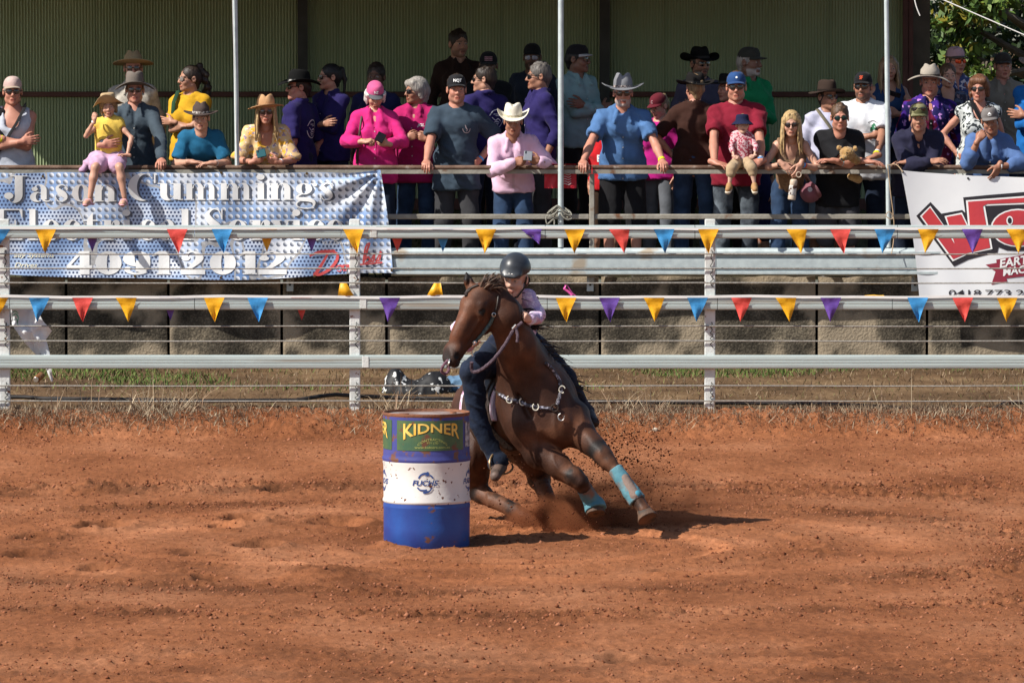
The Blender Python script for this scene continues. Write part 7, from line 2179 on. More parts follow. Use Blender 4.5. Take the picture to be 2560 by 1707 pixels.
p = crowd('person, a toddler in navy bucket hat and red checked shirt sitting on the rail', (1858, 311), 49.44, .48, 'c', skin='c', hs=1.50, hyaw=4, pitch=-4, shirt=ck, sk=dict(sleeve=1.15, collar=1, hem=-.52, loose=.016), seated=True, bw=1.12,
      legs_over={'l': [(1829, 421, 49.24), (1823, 462, 49.22)], 'r': [(1880, 421, 49.24), (1886, 462, 49.22)]}, arms=(((1836, 392, 49.34), (-1, 0, -.3), 'hold', (.7, -.3, -.3), (.2, .8, -.3)), ((1886, 390, 49.34), (1, 0, -.3), 'hold', (-.7, -.3, -.3), (-.2, .8, -.3))), hair=('short', 'sand'))
nb = felt('navy_bucket', (.016, .020, .052))
rings = [lambda th, s_=s_, z=z: (s_ * .083 * math.cos(th), .008 + s_ * .103 * math.sin(th), z) for s_, z in ((1.72, .000), (1.38, .030), (1.06, .052), (1.0, .085), (.94, .115), (.80, .128), (.4, .132), (.02, .132))]
_v, _f = polar(rings); mesh_obj('bucket_hat', p.hh(_v), _f, nb, p.root, auto=60)
S_ = SDF()
S_.ell(p.loc(0, 0, -.50), (.085, .07, .07), p.B, k=0)
for q in 'lr':
    k = p.legpts(q); S_.cone(k[0], k[1], .052, .047, .03); S_.cone(k[1], k[1] + (k[2] - k[1]) * .30, .046, .040, .01)
_v, _f = S_.mesh(.008); mesh_obj('trousers', p.wrinkle(_v, _f, .006, 14), _f, C_('beige_trousers', (.43, .31, .19)), p.root)
for q in 'lr':
    k = p.legpts(q)[2]; S_ = SDF(); d = nrm([-.25 if q == 'l' else .05, -1, -.35]); a = k + np.array([0, 0, -.024])
    S_.cone(a + np.array([0, 0, .02]), a, .027, .028, 0); S_.cone(a, a + d * .055, .028, .026, .015); _v, _f = S_.mesh(.006)
    sh_ = mesh_obj('shoe', _v, _f, mat('tan_boot', (.36, .20, .085), rough=.7), p.root)
    S_ = SDF(); S_.cone(a + np.array([0, 0, -.016]) - d * .005, a + d * .06 + np.array([0, 0, -.016]), .029, .028, .01); S_.plane(a + np.array([0, 0, -.012]) , nrm(np.array([0, 0, 1.]) + d * .35)); _v, _f = S_.mesh(.006)
    mesh_obj('sole', _v, _f, mat('cream_sole', (.55, .48, .38), rough=.7), sh_)
crowd('person, a child in red sports shirt half hidden behind the man in blue polo', (1505, 322), 50.35, .74, 'c', skin='m', hs=1.12, hyaw=-20, yaw=-10, shirt=C_('red_sports_shirt', (.50, .012, .018)), sk=dict(sleeve=.8), legs=(C_('brown_shorts', (.06, .035, .022)), dict(length=.56, loose=.03)), hair=('short', 'dark'))
v_, f_ = font_mesh('B', .02); PEOPLE[-1].chest_print(v_, f_, .07, .085, (-.04, -.21), M_lw)
crowd('person, a child in navy shirt and shorts hidden behind the man in maroon tee', (1893, 352), 50.45, .70, 'c', skin='m', hs=1.12, shirt=C_('navy_sports_shirt', (.012, .016, .075)), sk=dict(sleeve=.8), legs=(C_('navy_shorts', (.012, .016, .075)), dict(length=.56, loose=.04)), hair=('short', 'dark'))
# ---------------------------------------------------------------- right part of the rail
kn = mat('tan_knit_top', (.27, .165, .095), (.17, .10, .06), ns=50, rough=.9, bump=.5, bs=90)
p = crowd('person with straight blonde fringe and tan halter top, bottle hanging from the hand', (1978, 312), 49.50, .97, 'f', skin='l', lean=30, hyaw=-4, pitch=4, shirt=kn, sk=dict(sleeve=0, neck='tank', hem=-.55, loose=.008), legs=(M_den,), glass='dark', hair=('longthin', 'blond'), bw=.88,
      arms=(((1956, 410, 49.40), (-.8, .2, -.6), 'relax', (.72, -.25, -.62), (.1, .8, -.5)), ((2002, 411, 49.40), (.8, .2, -.6), 'relax', (-.35, -.2, -.9), (-.6, .6, -.2))), footf=.06)
p.band('l', M_wat, .86, .012, 'bracelet'); p.band('r', M_blu, .86, .012); p.band('r', M_redb, .80, .012)
lv = C_('pale_lilac_tee', (.47, .47, .60), k=.9)
p = crowd('person in dark brown hat and pale lilac tee with a bag strap', (2082, 242), 50.35, 1.0, 'f', yaw=14, hyaw=30, skin='t', shirt=lv, sk=dict(sleeve=.8, neck='crew', hem=-.56, loose=.018), legs=(C_('pale_denim', (.20, .27, .34)), dict(length=.2, loose=.03)), bw=1.06, glass='dark', hair=('sides', 'dark'), hat=(felt('dark_brown', (.045, .030, .024)), felt('dark_brown_band', (.02, .014, .012)), dict(h=.115, brim=.082, up=-.016, dip=-.012, tilt=.014, taper=.86, pinch=.01)))
p.strap(C_('khaki_strap', (.22, .19, .13)), [(-.11, .05, .042), (-.06, .145, -.06), (.04, .17, -.20), (.13, .14, -.36)], .026, .3)
sh_cap = C_('mauve_cap', (.22, .085, .11))
p = crowd('person in black tee and mirrored green sunglasses leaning with a teddy in the arms', (2102, 295), 49.52, 1.0, skin='r', lean=32, hyaw=2, pitch=2, shirt=M_blk, sk=dict(sleeve=.85, hem=-.74, loose=.018), legs=(C_('grey_shorts', (.060, .058, .066)), dict(length=.62, loose=.045)), arms=(((2168, 404, 49.42), (-.8, .1, -1), 'relax', (1, -.15, -.05), (0, .1, -1)), ((2085, 402, 49.46), (.9, .1, -.9), 'relax', (-1, -.1, .1), (0, .1, -1))), hair=('short', 'brown'), beard=((.2, .12, .08), .2), footf=.05,
      glass=mat('green_mirror_lens', (.01, .10, .035), (.01, .02, .05), ns=20, rough=.06, metal=.6, spec=.7))
p.band('r', mat('pale_blue_band', (.2, .5, .6), rough=.6), .62, .03)
wt = C_('white_tee', (.66, .67, .70), k=.92)
p = crowd('person in black cap with orange letters and white tee with green emblem', (2153, 217), 50.12, 1.04, skin='t', yaw=-6, hyaw=-14, shirt=wt, sk=dict(sleeve=.72, hem=-.66, loose=.02), legs=(M_dend,), bw=1.14, glass='dark', beard=((.04, .025, .018), .7), hair=('sides', 'dark'), arms=('cross', ((2190, 390, 49.62), (1, .2, -.5), 'relax', (-.8, -.4, -.2), DN)), cap=(M_blk, M_blk, dict(print_='SF', pc=mat('orange_print', (.60, .07, .02), rough=.7), psz=(.030, .032), pz=.082)))
p.band('r', M_yel, .90, .022); p.band('r', M_wwh, .82, .014)
g = Gl()
for q in ([(.5, .95, .10), (.62, .75, .25), (.5, .6, .3), (.3, .5, .25), (.25, .3, .12)], [(.5, .6, .2), (.75, .5, .12), (.85, .62, .06)], [(.3, .75, .1), (.5, .8, .16), (.7, .86, .06)]): g.rib(q)
p.chest_print(np.array(g.v), g.f, .085, .115, (.095, -.215), mat('green_print', (.03, .16, .08), rough=.7))
g = Gl(); g.blade(.5, .3, .4, .3, .5, .3, .2, .14); p.chest_print(np.array(g.v), g.f, .05, .045, (.07, -.285), mat('red_tee_print', (.5, .07, .05), rough=.7))
g = Gl(); [g.rect(.02 + .125 * i, .1 + .5 * (1 - ((i - 3.5) / 3.5) ** 2), .10 + .125 * i, .5 + .5 * (1 - ((i - 3.5) / 3.5) ** 2)) for i in range(8)]; p.chest_print(np.array(g.v), g.f, .085, .03, (.095, -.15), M_lbk)
crowd('person with blonde shoulder hair and blue halter top behind the pole', (2226, 172), 51.0, .98, 'f', yaw=4, hyaw=6, skin='m', shirt=C_('deep_blue_top', (.016, .045, .12)), sk=dict(sleeve=0, neck='tank', loose=.01), legs=(M_dend,), arms=('cross', 'clasp'), hair=('long', 'sand'))
nv = C_('navy_work_shirt', (.020, .020, .046), k=.75)
p = crowd('person in camouflage cap and navy shirt leaning with wristbands on one arm', (2297, 297), 49.52, 1.02, skin='m', lean=34, hyaw=-4, pitch=5, shirt=nv, sk=dict(sleeve=1.9, collar=1, neck='v', hem=-.64, loose=.02, amp=.012), legs=(M_dend,), bw=1.12, arms=(((2326, 404, 49.42), (-.8, .1, -1), 'relax', (1, -.1, .12), (0, .6, -1)), ((2270, 406, 49.50), (.8, .1, -1), 'relax', (-1, .1, 0), (0, .1, -1))), hair=('short', 'brown'), cap=(mat('camo_cloth', (.085, .085, .035), (.20, .19, .10), ns=14, rough=.9, lo=.48, hi=.52), None, {}))
p.band('l', M_yel, .96, .016); p.band('l', M_redb, .90, .014)
_gm = glasses_mesh(); p.hh([(0, 0, 0)])
mesh_obj('sunglasses', p.hh([(x * 1.02, y - .002 + .018, z + .085) for x, y, z in _gm.v]), _gm.f, [M_frame, M_lens], p.root, mi=_gm.m)
gx_ = pattern('galaxy_print_shirt', (.012, .010, .07), [((.05, .015, .20), 9, .52), ((.10, .006, .03), 6, .56), ((.45, .22, .55), 22, .64)], 1)
p = crowd('person in pale wide hat and purple galaxy print shirt', (2325, 207), 50.35, 1.08, skin='r', hyaw=-4, pitch=4, shirt=gx_, sk=dict(sleeve=1.1, collar=1, neck='v', hem=-.66), legs=(M_dend,), bw=1.18, belly=1.1, arms=('down', 'down'), hair=('sides', 'grey'), hat=(felt('pale_grey', (.36, .32, .27)), felt('pale_grey_band', (.08, .065, .055)), dict(h=.115, brim=.105, up=-.05, dip=-.012, tilt=.010, taper=.60, pinch=.010, lr=-.016)))
hw = pattern('blue_white_print_shirt', (.05, .07, .18), [((.55, .52, .58), 24, .54), ((.22, .10, .09), 14, .60)], 1)
crowd('person in pink and brown cap with orange mirrored sunglasses', (2403, 153), 51.2, 1.05, yaw=12, hyaw=28, skin='r', shirt=hw, sk=dict(sleeve=1.2, collar=1, neck='v'), legs=(M_dend,), glass=mat('orange_mirror_lens', (.62, .10, .01), (.40, .02, .01), ns=18, rough=.08, metal=.5, spec=.7), hair=('sides', 'brown'), cap=(mat('pink_brown_cap', (.42, .27, .29), (.13, .10, .075), ns=5, rough=.85, lo=.48, hi=.52), C_('olive_bill', (.085, .07, .055)), dict(bill=.08)))
fd = pattern('dark_floral_dress', (.035, .035, .06), [((.22, .16, .17), 24, .58), ((.08, .10, .16), 16, .55)], 1)
crowd('person, a girl with pulled back brown hair in dark floral dress', (2376, 190), 50.75, .95, 'f', yaw=6, hyaw=10, skin='l', shirt=fd, sk=dict(sleeve=.85, neck='scoop', hem=-.7), legs=(fd, dict(length=.6)), arms=('cross', 'down'), hair=('pony', 'brown'))
lp = pattern('leopard_print_top', (.52, .54, .52), [((.030, .036, .038), 24, .50), ((.45, .47, .46), 36, .56)], 1)
p = crowd('person with short auburn hair and sunglasses in leopard print top', (2444, 222), 50.05, 1.0, 'f', yaw=-4, hyaw=-14, skin='r', shirt=lp, sk=dict(sleeve=0, neck='scoop', hem=-.78, loose=.022), legs=(C_('teal_print_skirt', (.05, .10, .10)), dict(length=.7, loose=.05)), bw=1.12, belly=1.12, arms=('hip', 'down'), hair=('bob', 'red'), glass='dark')
p.strap(M_blk, [(-.07, .06, .05), (-.02, .155, -.06), (.07, .175, -.22), (.15, .13, -.40)], .022, .35)
bl = C_('blue_oxford_shirt', (.085, .155, .34), k=.8)
p = crowd('person, a boy in grey cap and blue shirt resting his cheek on one hand', (2476, 306), 49.46, .97, skin='t', lean=30, hyaw=-4, pitch=10, roll=-7, shirt=bl, sk=dict(sleeve=1.35, collar=1, neck='v', hem=-.64, loose=.02, amp=.012), legs=(M_dend,), bw=1.0, arms=(((2446, 350, 49.36), (-.4, -.2, -1), 'hold', (.55, .15, .75), (.4, .9, .1)), ((2497, 416, 49.40), (1, .3, -.1), 'relax', (-.42, -.2, -.9), (-.6, .7, -.1))), hair=('short', 'dark'), cap=(C_('warm_grey_cap', (.17, .155, .15)), None, dict(print_=(lambda g: (np.array(g.v), g.f))((lambda g: (g.poly([(0, .2), (.5, 1), (1, .2), (.62, .42), (.38, .42)]), g.rect(.1, .0, .9, .12)) and g)(Gl())), pc=M_lw, psz=(.040, .032), pz=.082)))
p.band('r', M_wwh, .93, .012)
kh = C_('khaki_work_shirt', (.23, .20, .155), k=.8)
crowd('person in dark cap and khaki shirt at the back right under the trees', (2513, 166), 51.4, 1.0, yaw=4, hyaw=8, skin='r', shirt=kh, sk=dict(sleeve=1.8, collar=1, neck='v'), legs=(M_dend,), hair=('sides', 'brown'), cap=(C_('dark_brown_cap', (.035, .028, .024)), None, {}))  # cap cloth is dark brown all over
crowd('person in bright blue shirt and tan hat cut off by the right edge', (2588, 172), 50.7, 1.08, yaw=-16, hyaw=-30, skin='t', shirt=C_('bright_blue_shirt', (.010, .13, .42)), sk=dict(sleeve=1.5, collar=1), legs=(M_dend,), bw=1.14, arms=('cross', 'cross'), hair=('sides', 'brown'), hat=(felt('fawn', (.30, .20, .14)), M_band_d, dict(h=.11, brim=.095, up=.05, dip=.01)))
# ================================================================== HELD AND HANGING THINGS
def phone(label, px, py, Y, w, h, rz=0.0, tilt=.2, c=None):
    root = empty('phone', P(px, py, Y), label, 'phone', 'phones in the hands of spectators')
    rot = Matrix.Rotation(rz, 3, 'Y') @ Matrix.Rotation(tilt, 3, 'X')
    MB().box(P(px, py, Y), (w, .010, h), bev=.006, rot=rot).obj('phone_body', c, root)
    MB().box(Vector(P(px, py, Y)) + rot @ Vector((0, .0055, 0)), (w * .92, .002, h * .93), rot=rot).obj('screen', M_lens, root)
    cm = MB()
    for dz in (.25, .38): 
        q = Vector(P(px, py, Y)) + rot @ Vector((-w * .28, -.0052, h * dz)); cm.box(q, (.012, .003, .012), rot=rot)
    cm.obj('camera_lens', M_lens, root)
phone('dark teal phone held by the woman in floral yellow dress', 653, 384, 49.36, .085, .080, -.25, -.5, mat('teal_phone_case', (.02, .085, .10), rough=.25))
phone('black phone in the hands of the woman in the pink cap', 951, 344, 49.52, .080, .110, .5, -.7, mat('black_phone_case', (.015, .012, .014), rough=.25))
phone('silver phone in the hands of the person in white cowboy hat', 1320, 390, 49.38, .078, .095, .10, -.4, mat('silver_phone_case', (.30, .31, .33), rough=.3, metal=.3))
phone('black phone held flat by the blonde woman behind the pole', 2236, 236, 50.78, .12, .05, .3, .5, mat('black_phone_case', (.015, .012, .014)))
# bottle hanging from the blonde woman's hand
bt_ = empty('bottle', P(1982, 470, 49.36), 'beige patterned drink bottle hanging below the rail from a hand', 'bottle')
ax0, ax1 = Vector(P(1985, 448, 49.36)), Vector(P(1979, 500, 49.36)); dA = (ax1 - ax0)
M_bo = mat('beige_bottle', (.55, .44, .34), (.48, .38, .29), ns=6, rough=.4); M_bp = mat('photo_wrap', (.60, .58, .55), (.10, .05, .04), ns=22, rough=.4, lo=.5, hi=.53)
MB().tube([ax0 + dA * t for t in (0, .04, .08, .26, .30)], [.020, .030, .034, .034, .032], 18).obj('lid', M_bo, bt_)
MB().tube([ax0 + dA * t for t in (.30, .32, .76, .78)], [.032, .036, .036, .034], 18).obj('wrap', M_bp, bt_)
MB().tube([ax0 + dA * t for t in (.78, .80, .97, 1.0)], [.034, .036, .036, .030], 18).obj('base', M_bo, bt_)
MB().tube([Vector(P(1997, 437, 49.36)) + Vector((.022 * math.cos(t), 0, .024 * math.sin(t))) for t in np.linspace(0, 6.28, 15)], .005, 6).obj('carry_ring', M_bo, bt_)
# teddy
td = empty('teddy_bear', P(2118, 392, 49.38), 'fluffy tan teddy bear tucked over the arms of the man in black', 'teddy bear')
M_ted = mat('tan_plush', (.42, .26, .10), (.30, .17, .06), ns=30, rough=1.0, bump=.9, bs=70, sheen=.3)
S_ = SDF(); T = lambda px, py, y: np.array(P(px, py, 49.40 + y))
S_.ell(T(2118, 384, -.04), (.068, .06, .062), k=0); S_.ell(T(2108, 396, -.10), (.032, .035, .026), k=.02)
for q in ((2098, 370), (2138, 372)): S_.sph(T(q[0], q[1], -.02), .024, .01)
S_.cone(T(2132, 394, .02), T(2142, 402, .03), .042, .036, .03)
_v, _f = S_.mesh(.006); _n = vnormals(_v, _f); _v = _v + _n * (.012 * (vnoise(_v[:, 0] * 90, _v[:, 1] * 90, _v[:, 2] * 90) - .5))[:, None]
mesh_obj('head', _v, _f, M_ted, td)
S_ = SDF(); S_.cone(T(2128, 441, .20), T(2146, 448, .20), .036, .040, 0)
_v, _f = S_.mesh(.007); mesh_obj('leg', _v, _f, M_ted, td)
MB().tube([T(2104, 398, -.135), T(2104, 398, -.142)], .011, 8).obj('nose', M_dark, td)
for q in ((2099, 385), (2117, 382)): 
    MB().tube([T(q[0], q[1], -.098), T(q[0], q[1], -.106)], .006, 8).obj('eye', M_dark, td)
# mauve cap and the red cloth
cpm = sh_cap
hc = empty('cap', P(2030, 478, 49.75), 'mauve cap with round white badge hanging behind the rail', 'cap')
(cv, cf), (bv, bf) = cap_mesh()
Rm = roty(R(-125)) @ rotx(R(15)); o_ = np.array(P(2040, 472, 49.72))
o1 = mesh_obj('crown', (Rm @ np.array(cv).T).T * 1.15 + o_, cf, cpm, hc, auto=60); mesh_obj('bill', (Rm @ np.array(bv).T).T * 1.15 + o_, bf, cpm, hc, auto=60)
q = Vector(P(2025, 474, 49.60)); MB().tube([q, q + Vector((0, -.006, 0))], .022, 14).obj('badge', mat('badge_white', (.55, .55, .58), (.35, .3, .35), ns=60, rough=.7), hc)
rc = empty('cloth', P(1400, 430, RY + .04), 'red cloth with white crest draped over the rail behind the middle pole', 'cloth')
vs, fs = [], []
for j in range(15):
    for i in range(21):
        u, v = i / 20, j / 14
        px = 1361 + 80 * u; py = 410 + 61 * v
        y = RY + .035 + .012 * math.sin(u * 9 + v * 2) * v + .006 * math.sin(u * 23 + v * 5) - (.05 * (1 - v / .1) if v < .1 else 0)
        vs.append(P(px, py, y))
fs = [(j * 21 + i, j * 21 + i + 1, (j + 1) * 21 + i + 1, (j + 1) * 21 + i) for j in range(14) for i in range(20)]
mesh_obj('sheet', vs, fs, flagc('red_nylon', (.52, .012, .03)), rc)
g = Gl()
for k in range(5): g.rib([(1402, 438 + 6 * k, 1.5), (1412, 435 + 6 * k, 2.2), (1421, 438 + 6 * k, 2), (1428, 434 + 6 * k, 1.2)])
flat_print('crest', g.v, g.f, lambda a, b_: P(a, b_, RY + .018), mat('faded_white_print', (.55, .42, .45), rough=.6), rc)
# cords
def cord(label, pts, r, m, name='rope', cat='rope'):
    p = [Vector(P(*q)) for q in pts]; out = []
    for i in range(len(p) - 1):
        q0, q1, q2, q3 = p[max(i - 1, 0)], p[i], p[i + 1], p[min(i + 2, len(p) - 1)]
        for k in range(5):
            t = k / 5; out.append(.5 * ((2 * q1) + (q2 - q0) * t + (2 * q0 - 5 * q1 + 4 * q2 - q3) * t * t + (3 * q1 - q0 - 3 * q2 + q3) * t ** 3))
    out.append(p[-1])
    o = MB().tube(out, r, 6).obj(name, m, loc=p[0]); return tag(o, label, cat)
M_rope = mat('grey_rope', (.34, .33, .28), (.24, .23, .19), ns=80, rough=.9, bump=.5, bs=120)
M_cordw = mat('white_cord', (.74, .73, .70), rough=.7); M_cordt = mat('tan_cord', (.42, .30, .19), rough=.8)
pts = []
for i in range(54):
    t = i / 53; a = t * 6.28 * 5.2
    pts.append((1401 + (22 + 10 * math.sin(i * 1.3)) * math.cos(a) * .8 - 8 * math.sin(t * 5), 536 + 9 * math.sin(a * .5 + i) - 18 * math.sin(t * 3.1) + 10 * t, PY - .03 + .045 * math.sin(a)))
pts += [(1380, 545, PY - .05), (1366, 540, PY - .05), (1368, 560, PY - .05), (1384, 548, PY - .05), (1386, 562, PY - .05)]
cord('knotted grey rope wound round the foot of the middle pole', pts, .0065, M_rope)
cord('thin white guy rope running down across the trees at upper right', [(2330, -12, 49.45), (2450, 40, 49.35), (2700, 148, 49.15)], .0052, M_cordw)
cord('short white rope end dangling at the top beside the shed corner', [(2283, -20, 49.5), (2290, 14, 49.5), (2300, 40, 49.5)], .0055, M_cordw)
cord('thin tan cord tied from the right pole to the rail below', [(2219, 412, 49.42), (2226, 480, 49.40), (2233, 536, 49.40), (2228, 548, 49.38), (2215, 540, 49.38), (2222, 530, 49.38), (2234, 545, 49.38), (2234, 600, 49.38), (2228, 638, 49.33)], .0045, M_cordt)
cord('tan cord tying the white banner corner to the rail', [(2222, 413, 49.44), (2236, 411, 49.42), (2246, 416, 49.40), (2257, 430, 49.37)], .0045, M_cordt)
cord('white cord hanging from the slim left pole down to the rail', [(581, -20, 49.43), (584, 100, 49.43), (588, 250, 49.43), (592, 414, 49.44)], .0035, M_cordw)
# pink ribbon
rb = empty('ribbon', P(1425, 725, FY), 'bright pink ribbon knotted on the second fence rail', 'ribbon')
M_pr = flagc('hot_pink_ribbon', (.72, .09, .36))
MB().tube([P(1414, 712, FY - .01), P(1410, 722, FY - .02), P(1420, 728, FY - .02), P(1430, 738, FY - .03)], .011, 6, flat=.25).obj('ribbon_tail', M_pr, rb)
MB().tube([P(1418, 713, FY), P(1425, 724, FY - .01), P(1432, 734, FY - .03), P(1440, 740, FY - .03)], .011, 6, flat=.25).obj('ribbon_tail', M_pr, rb)

# ================================================================== THINGS ON THE VERGE
VY = 47.2
# cow print bag and blue denim beside it
def lump_obj(name, label, cat, ells, m, h=.010, amp=.02, fr=9):
    S = SDF()
    for c_, r_ in ells: S.ell(c_, r_, k=.09)
    v, f = S.mesh(h); n = vnormals(v, f)
    v = v + n * (amp * (fbm(v[:, 0] * fr, v[:, 1] * fr, v[:, 2] * fr, o=3) - .5) + amp * .8 * np.maximum(0, 1 - 2.5 * np.abs(2 * vnoise(v[:, 0] * fr * 1.4, v[:, 1] * fr, v[:, 2] * fr * 1.3) - 1)))[:, None]
    lo = v.min(0); o = mesh_obj(name, v, f, m, loc=(v[:, 0].mean(), v[:, 1].mean(), lo[2]))
    return tag(o, label, cat)
M_cow = mat('cow_print', (.010, .010, .011), (.62, .62, .60), ns=16, rough=.6, lo=.60, hi=.62, spec=.4)
lump_obj('bag', 'slumped black bag with white cow print lying behind the arena fence', 'bag', [(P(1040, 976, VY), (.26, .16, .085)), (P(988, 958, VY), (.085, .12, .13)), (P(1088, 960, VY), (.12, .13, .11)), (P(1040, 990, VY), (.29, .17, .06))], M_cow, amp=.012, fr=7)
lump_obj('jeans', 'rolled blue denim lying beside the cow print bag', 'clothing', [(P(1142, 962, VY + .2), (.14, .10, .08)), (P(1162, 975, VY + .2), (.12, .1, .06)), (P(1178, 960, VY + .2), (.09, .08, .08))], mat('washed_denim', (.11, .20, .31), (.06, .12, .2), ns=6, rough=.9, bump=.4, bs=50))
lump_obj('bundle', 'rust and white striped towel standing in for a child lying under the rail', 'bundle', [(P(1880, 600, 50.9), (.10, .1, .07)), (P(1900, 606, 50.9), (.14, .1, .05))], mat('striped_cloth', (.42, .12, .05), (.55, .42, .36), ns=3, rough=.95, stretch=(30, 2, 4), lo=.48, hi=.52))  # striped and denim lumps stand in for a child lying on the grass
lump_obj('denim_bundle', 'pale denim lump standing in for the lying child beside the striped towel on the grass', 'clothing', [(P(1938, 606, 50.9), (.12, .1, .06)), (P(1962, 602, 50.95), (.06, .07, .06))], mat('pale_denim_cloth', (.24, .33, .44), (.16, .24, .33), ns=7, rough=.9))
# white plastic feed bag caught on the wires
pbx = empty('plastic_bag', P(75, 860, FY + .12), 'torn white plastic bag with green print hanging on the fence wires at left', 'plastic bag')
out = [(26, 770), (60, 771), (92, 772), (106, 800), (116, 812), (130, 827), (115, 848), (124, 880), (128, 920), (133, 953), (128, 954), (112, 915), (96, 893), (60, 855), (30, 812)]
cx, cy = 82, 835
vs, fs = [], []
nr = 7
for j in range(nr + 1):
    t = j / nr
    for i in range(len(out) * 3):
        a, b_ = out[(i // 3) % len(out)], out[(i // 3 + 1) % len(out)]; k = (i % 3) / 3
        x, y = a[0] + (b_[0] - a[0]) * k, a[1] + (b_[1] - a[1]) * k
        px, py = cx + (x - cx) * t, cy + (y - cy) * t
        d = FY + .10 + .075 * (vnoise(px * .05, py * .04) - .5) * 1.6 - .06 * max(0, 1 - 2.4 * abs(2 * float(vnoise(px * .035 + 5, py * .025)) - 1)) + .04 * t
        vs.append(P(px, py, float(d)))
n3 = len(out) * 3
fs = [(j * n3 + i, j * n3 + (i + 1) % n3, (j + 1) * n3 + (i + 1) % n3, (j + 1) * n3 + i) for j in range(nr) for i in range(n3)]
mesh_obj('sheet', vs, fs, mat('thin_white_plastic', (.74, .75, .76), (.62, .64, .66), ns=7, rough=.35, spec=.4), pbx)
g = Gl()
for q in ([(32, 790, 3), (40, 785, 4), (46, 795, 3), (42, 808, 2)], [(34, 800, 2), (42, 798, 3), (44, 812, 2)], [(30, 782, 2), (38, 778, 3), (46, 784, 2)]): g.rib(q)
flat_print('green_print', g.v, g.f, lambda a, b_: P(a, b_, FY + .02), mat('pale_green_print', (.16, .36, .26), rough=.5), pbx)
# drink can
can = empty('drink_can', P(102, 944, VY + .4), 'crushed copper coloured drink can lying on the grass at left', 'can')
ca, cb = P(90, 949, VY + .35), P(104, 938, VY + .5)
MB().tube([ca, Vector(ca).lerp(cb, .1), Vector(ca).lerp(cb, .5), Vector(ca).lerp(cb, .92), cb], [.026, .033, .030, .033, .026], 14).obj('can_wall', mat('copper_can', (.30, .10, .025), (.40, .18, .06), ns=20, rough=.35, metal=.5), can)
d_ = (Vector(cb) - Vector(ca)).normalized(); MB().tube([Vector(ca) - d_ * .001, Vector(ca) - d_ * .004], [.025, .022], 14).obj('can_end', M_silver, can)
# black irrigation pipe
pts = []
for px, py, Y in ((-200, 990, 45.9), (60, 992, 45.9), (110, 996, 45.85), (300, 998, 45.8), (520, 1002, 45.75), (740, 1000, 45.75), (800, 990, 45.85), (840, 986, 45.95), (900, 990, 45.95), (1000, 994, 45.9), (1300, 1002, 45.85), (1700, 1006, 45.8), (2010, 1008, 45.75), (2130, 1012, 45.7), (2260, 1020, 45.6), (2360, 1030, 45.5), (2450, 1031, 45.5), (2490, 1018, 45.6), (2510, 1008, 45.7), (2560, 1006, 45.75), (2800, 1004, 45.8)):
    pts.append(P(px, py, Y))
pp = MB().tube(pts, .017, 8).obj('irrigation_pipe', mat('black_poly_pipe', (.018, .018, .020), (.05, .04, .035), ns=8, rough=.5), loc=pts[0])
tag(pp, 'black poly irrigation pipe snaking along the straw behind the fence', 'pipe')
st = MB().box(P(1638, 1074, 44.5), (.045, .03, .04), bev=.012).obj('stone', mat('pale_stone', (.55, .48, .38), (.42, .34, .26), ns=14, rough=.9), loc=P(1638, 1074, 44.5))
tag(st, 'small pale stone on the red bank right of the horse', 'stone')

# ================================================================== TREES
M_leaf = mat('leaves', (1, 1, 1), (.75, .78, .7), attr=True, rough=.55, spec=.35, ns=4)
M_bark = mat('bark', (.07, .055, .04), (.12, .095, .07), ns=12, rough=.95, bump=.6, bs=30)
def tree(label, base, h, crown, n, leaf, cols, name='tree'):
    bx, by, bz = base
    root = empty(name, base, label, 'tree')
    mb = MB()
    top = Vector((bx, by, bz + h * .8))
    mb.tube([(bx, by, bz), (bx + .1, by, bz + h * .3), (bx - .1, by + .1, bz + h * .55), top], [.30, .24, .18, .06], 9)
    cl = []
    for cx, cy, cz, r in crown:
        b0 = Vector((bx, by, bz + h * rnd.uniform(.25, .55))); e = Vector((cx, cy, cz))
        mb.tube([b0, b0.lerp(e, .5) + Vector((0, 0, -.15)), e], [.09, .06, .025], 6)
        for k in range(7):
            d = Vector((rnd.gauss(0, 1), rnd.gauss(0, 1), rnd.gauss(0, .8))).normalized() * r * rnd.uniform(.5, 1.0)
            mb.tube([e, e + d * .6 + Vector((0, 0, .1)), e + d], [.025, .014, .006], 4)
    mb.obj('trunk', M_bark, root, auto=60)
    vs = []; cs = []
    per = n // len(crown)
    for cx, cy, cz, r in crown:
        k = 46
        cc_ = nrg.normal(0, 1, (k, 3)); cc_ /= np.linalg.norm(cc_, axis=1, keepdims=True); cc_ *= (r * nrg.random((k, 1)) ** .4)
        cc_[:, 2] *= .75
        pick = nrg.integers(0, k, per)
        p = np.array([cx, cy, cz]) + cc_[pick] + nrg.normal(0, r * .13, (per, 3))
        vs.append(p); cs.append(np.asarray(cols)[nrg.integers(0, len(cols), k)][pick])
    p = np.concatenate(vs); c = np.concatenate(cs); m_ = len(p)
    d = nrg.normal(0, 1, (m_, 3)); d[:, 2] -= .5; d /= np.linalg.norm(d, axis=1, keepdims=True)
    w = np.cross(d, nrg.normal(0, 1, (m_, 3))); w /= np.linalg.norm(w, axis=1, keepdims=True)
    L_ = leaf * (.6 + .8 * nrg.random((m_, 1)))
    v = np.stack([p, p + d * L_ * .5 + w * L_ * .22, p + d * L_, p + d * L_ * .5 - w * L_ * .22], 1).reshape(-1, 3)
    f = np.arange(m_ * 4).reshape(-1, 4)
    col = np.repeat(c * (.7 + .6 * nrg.random((m_, 1))), 4, 0)
    mesh_obj('crown', v, f, M_leaf, root, smooth=False, cols=col)
G1 = [(.018, .036, .010), (.03, .055, .014), (.014, .028, .009), (.045, .075, .018)]
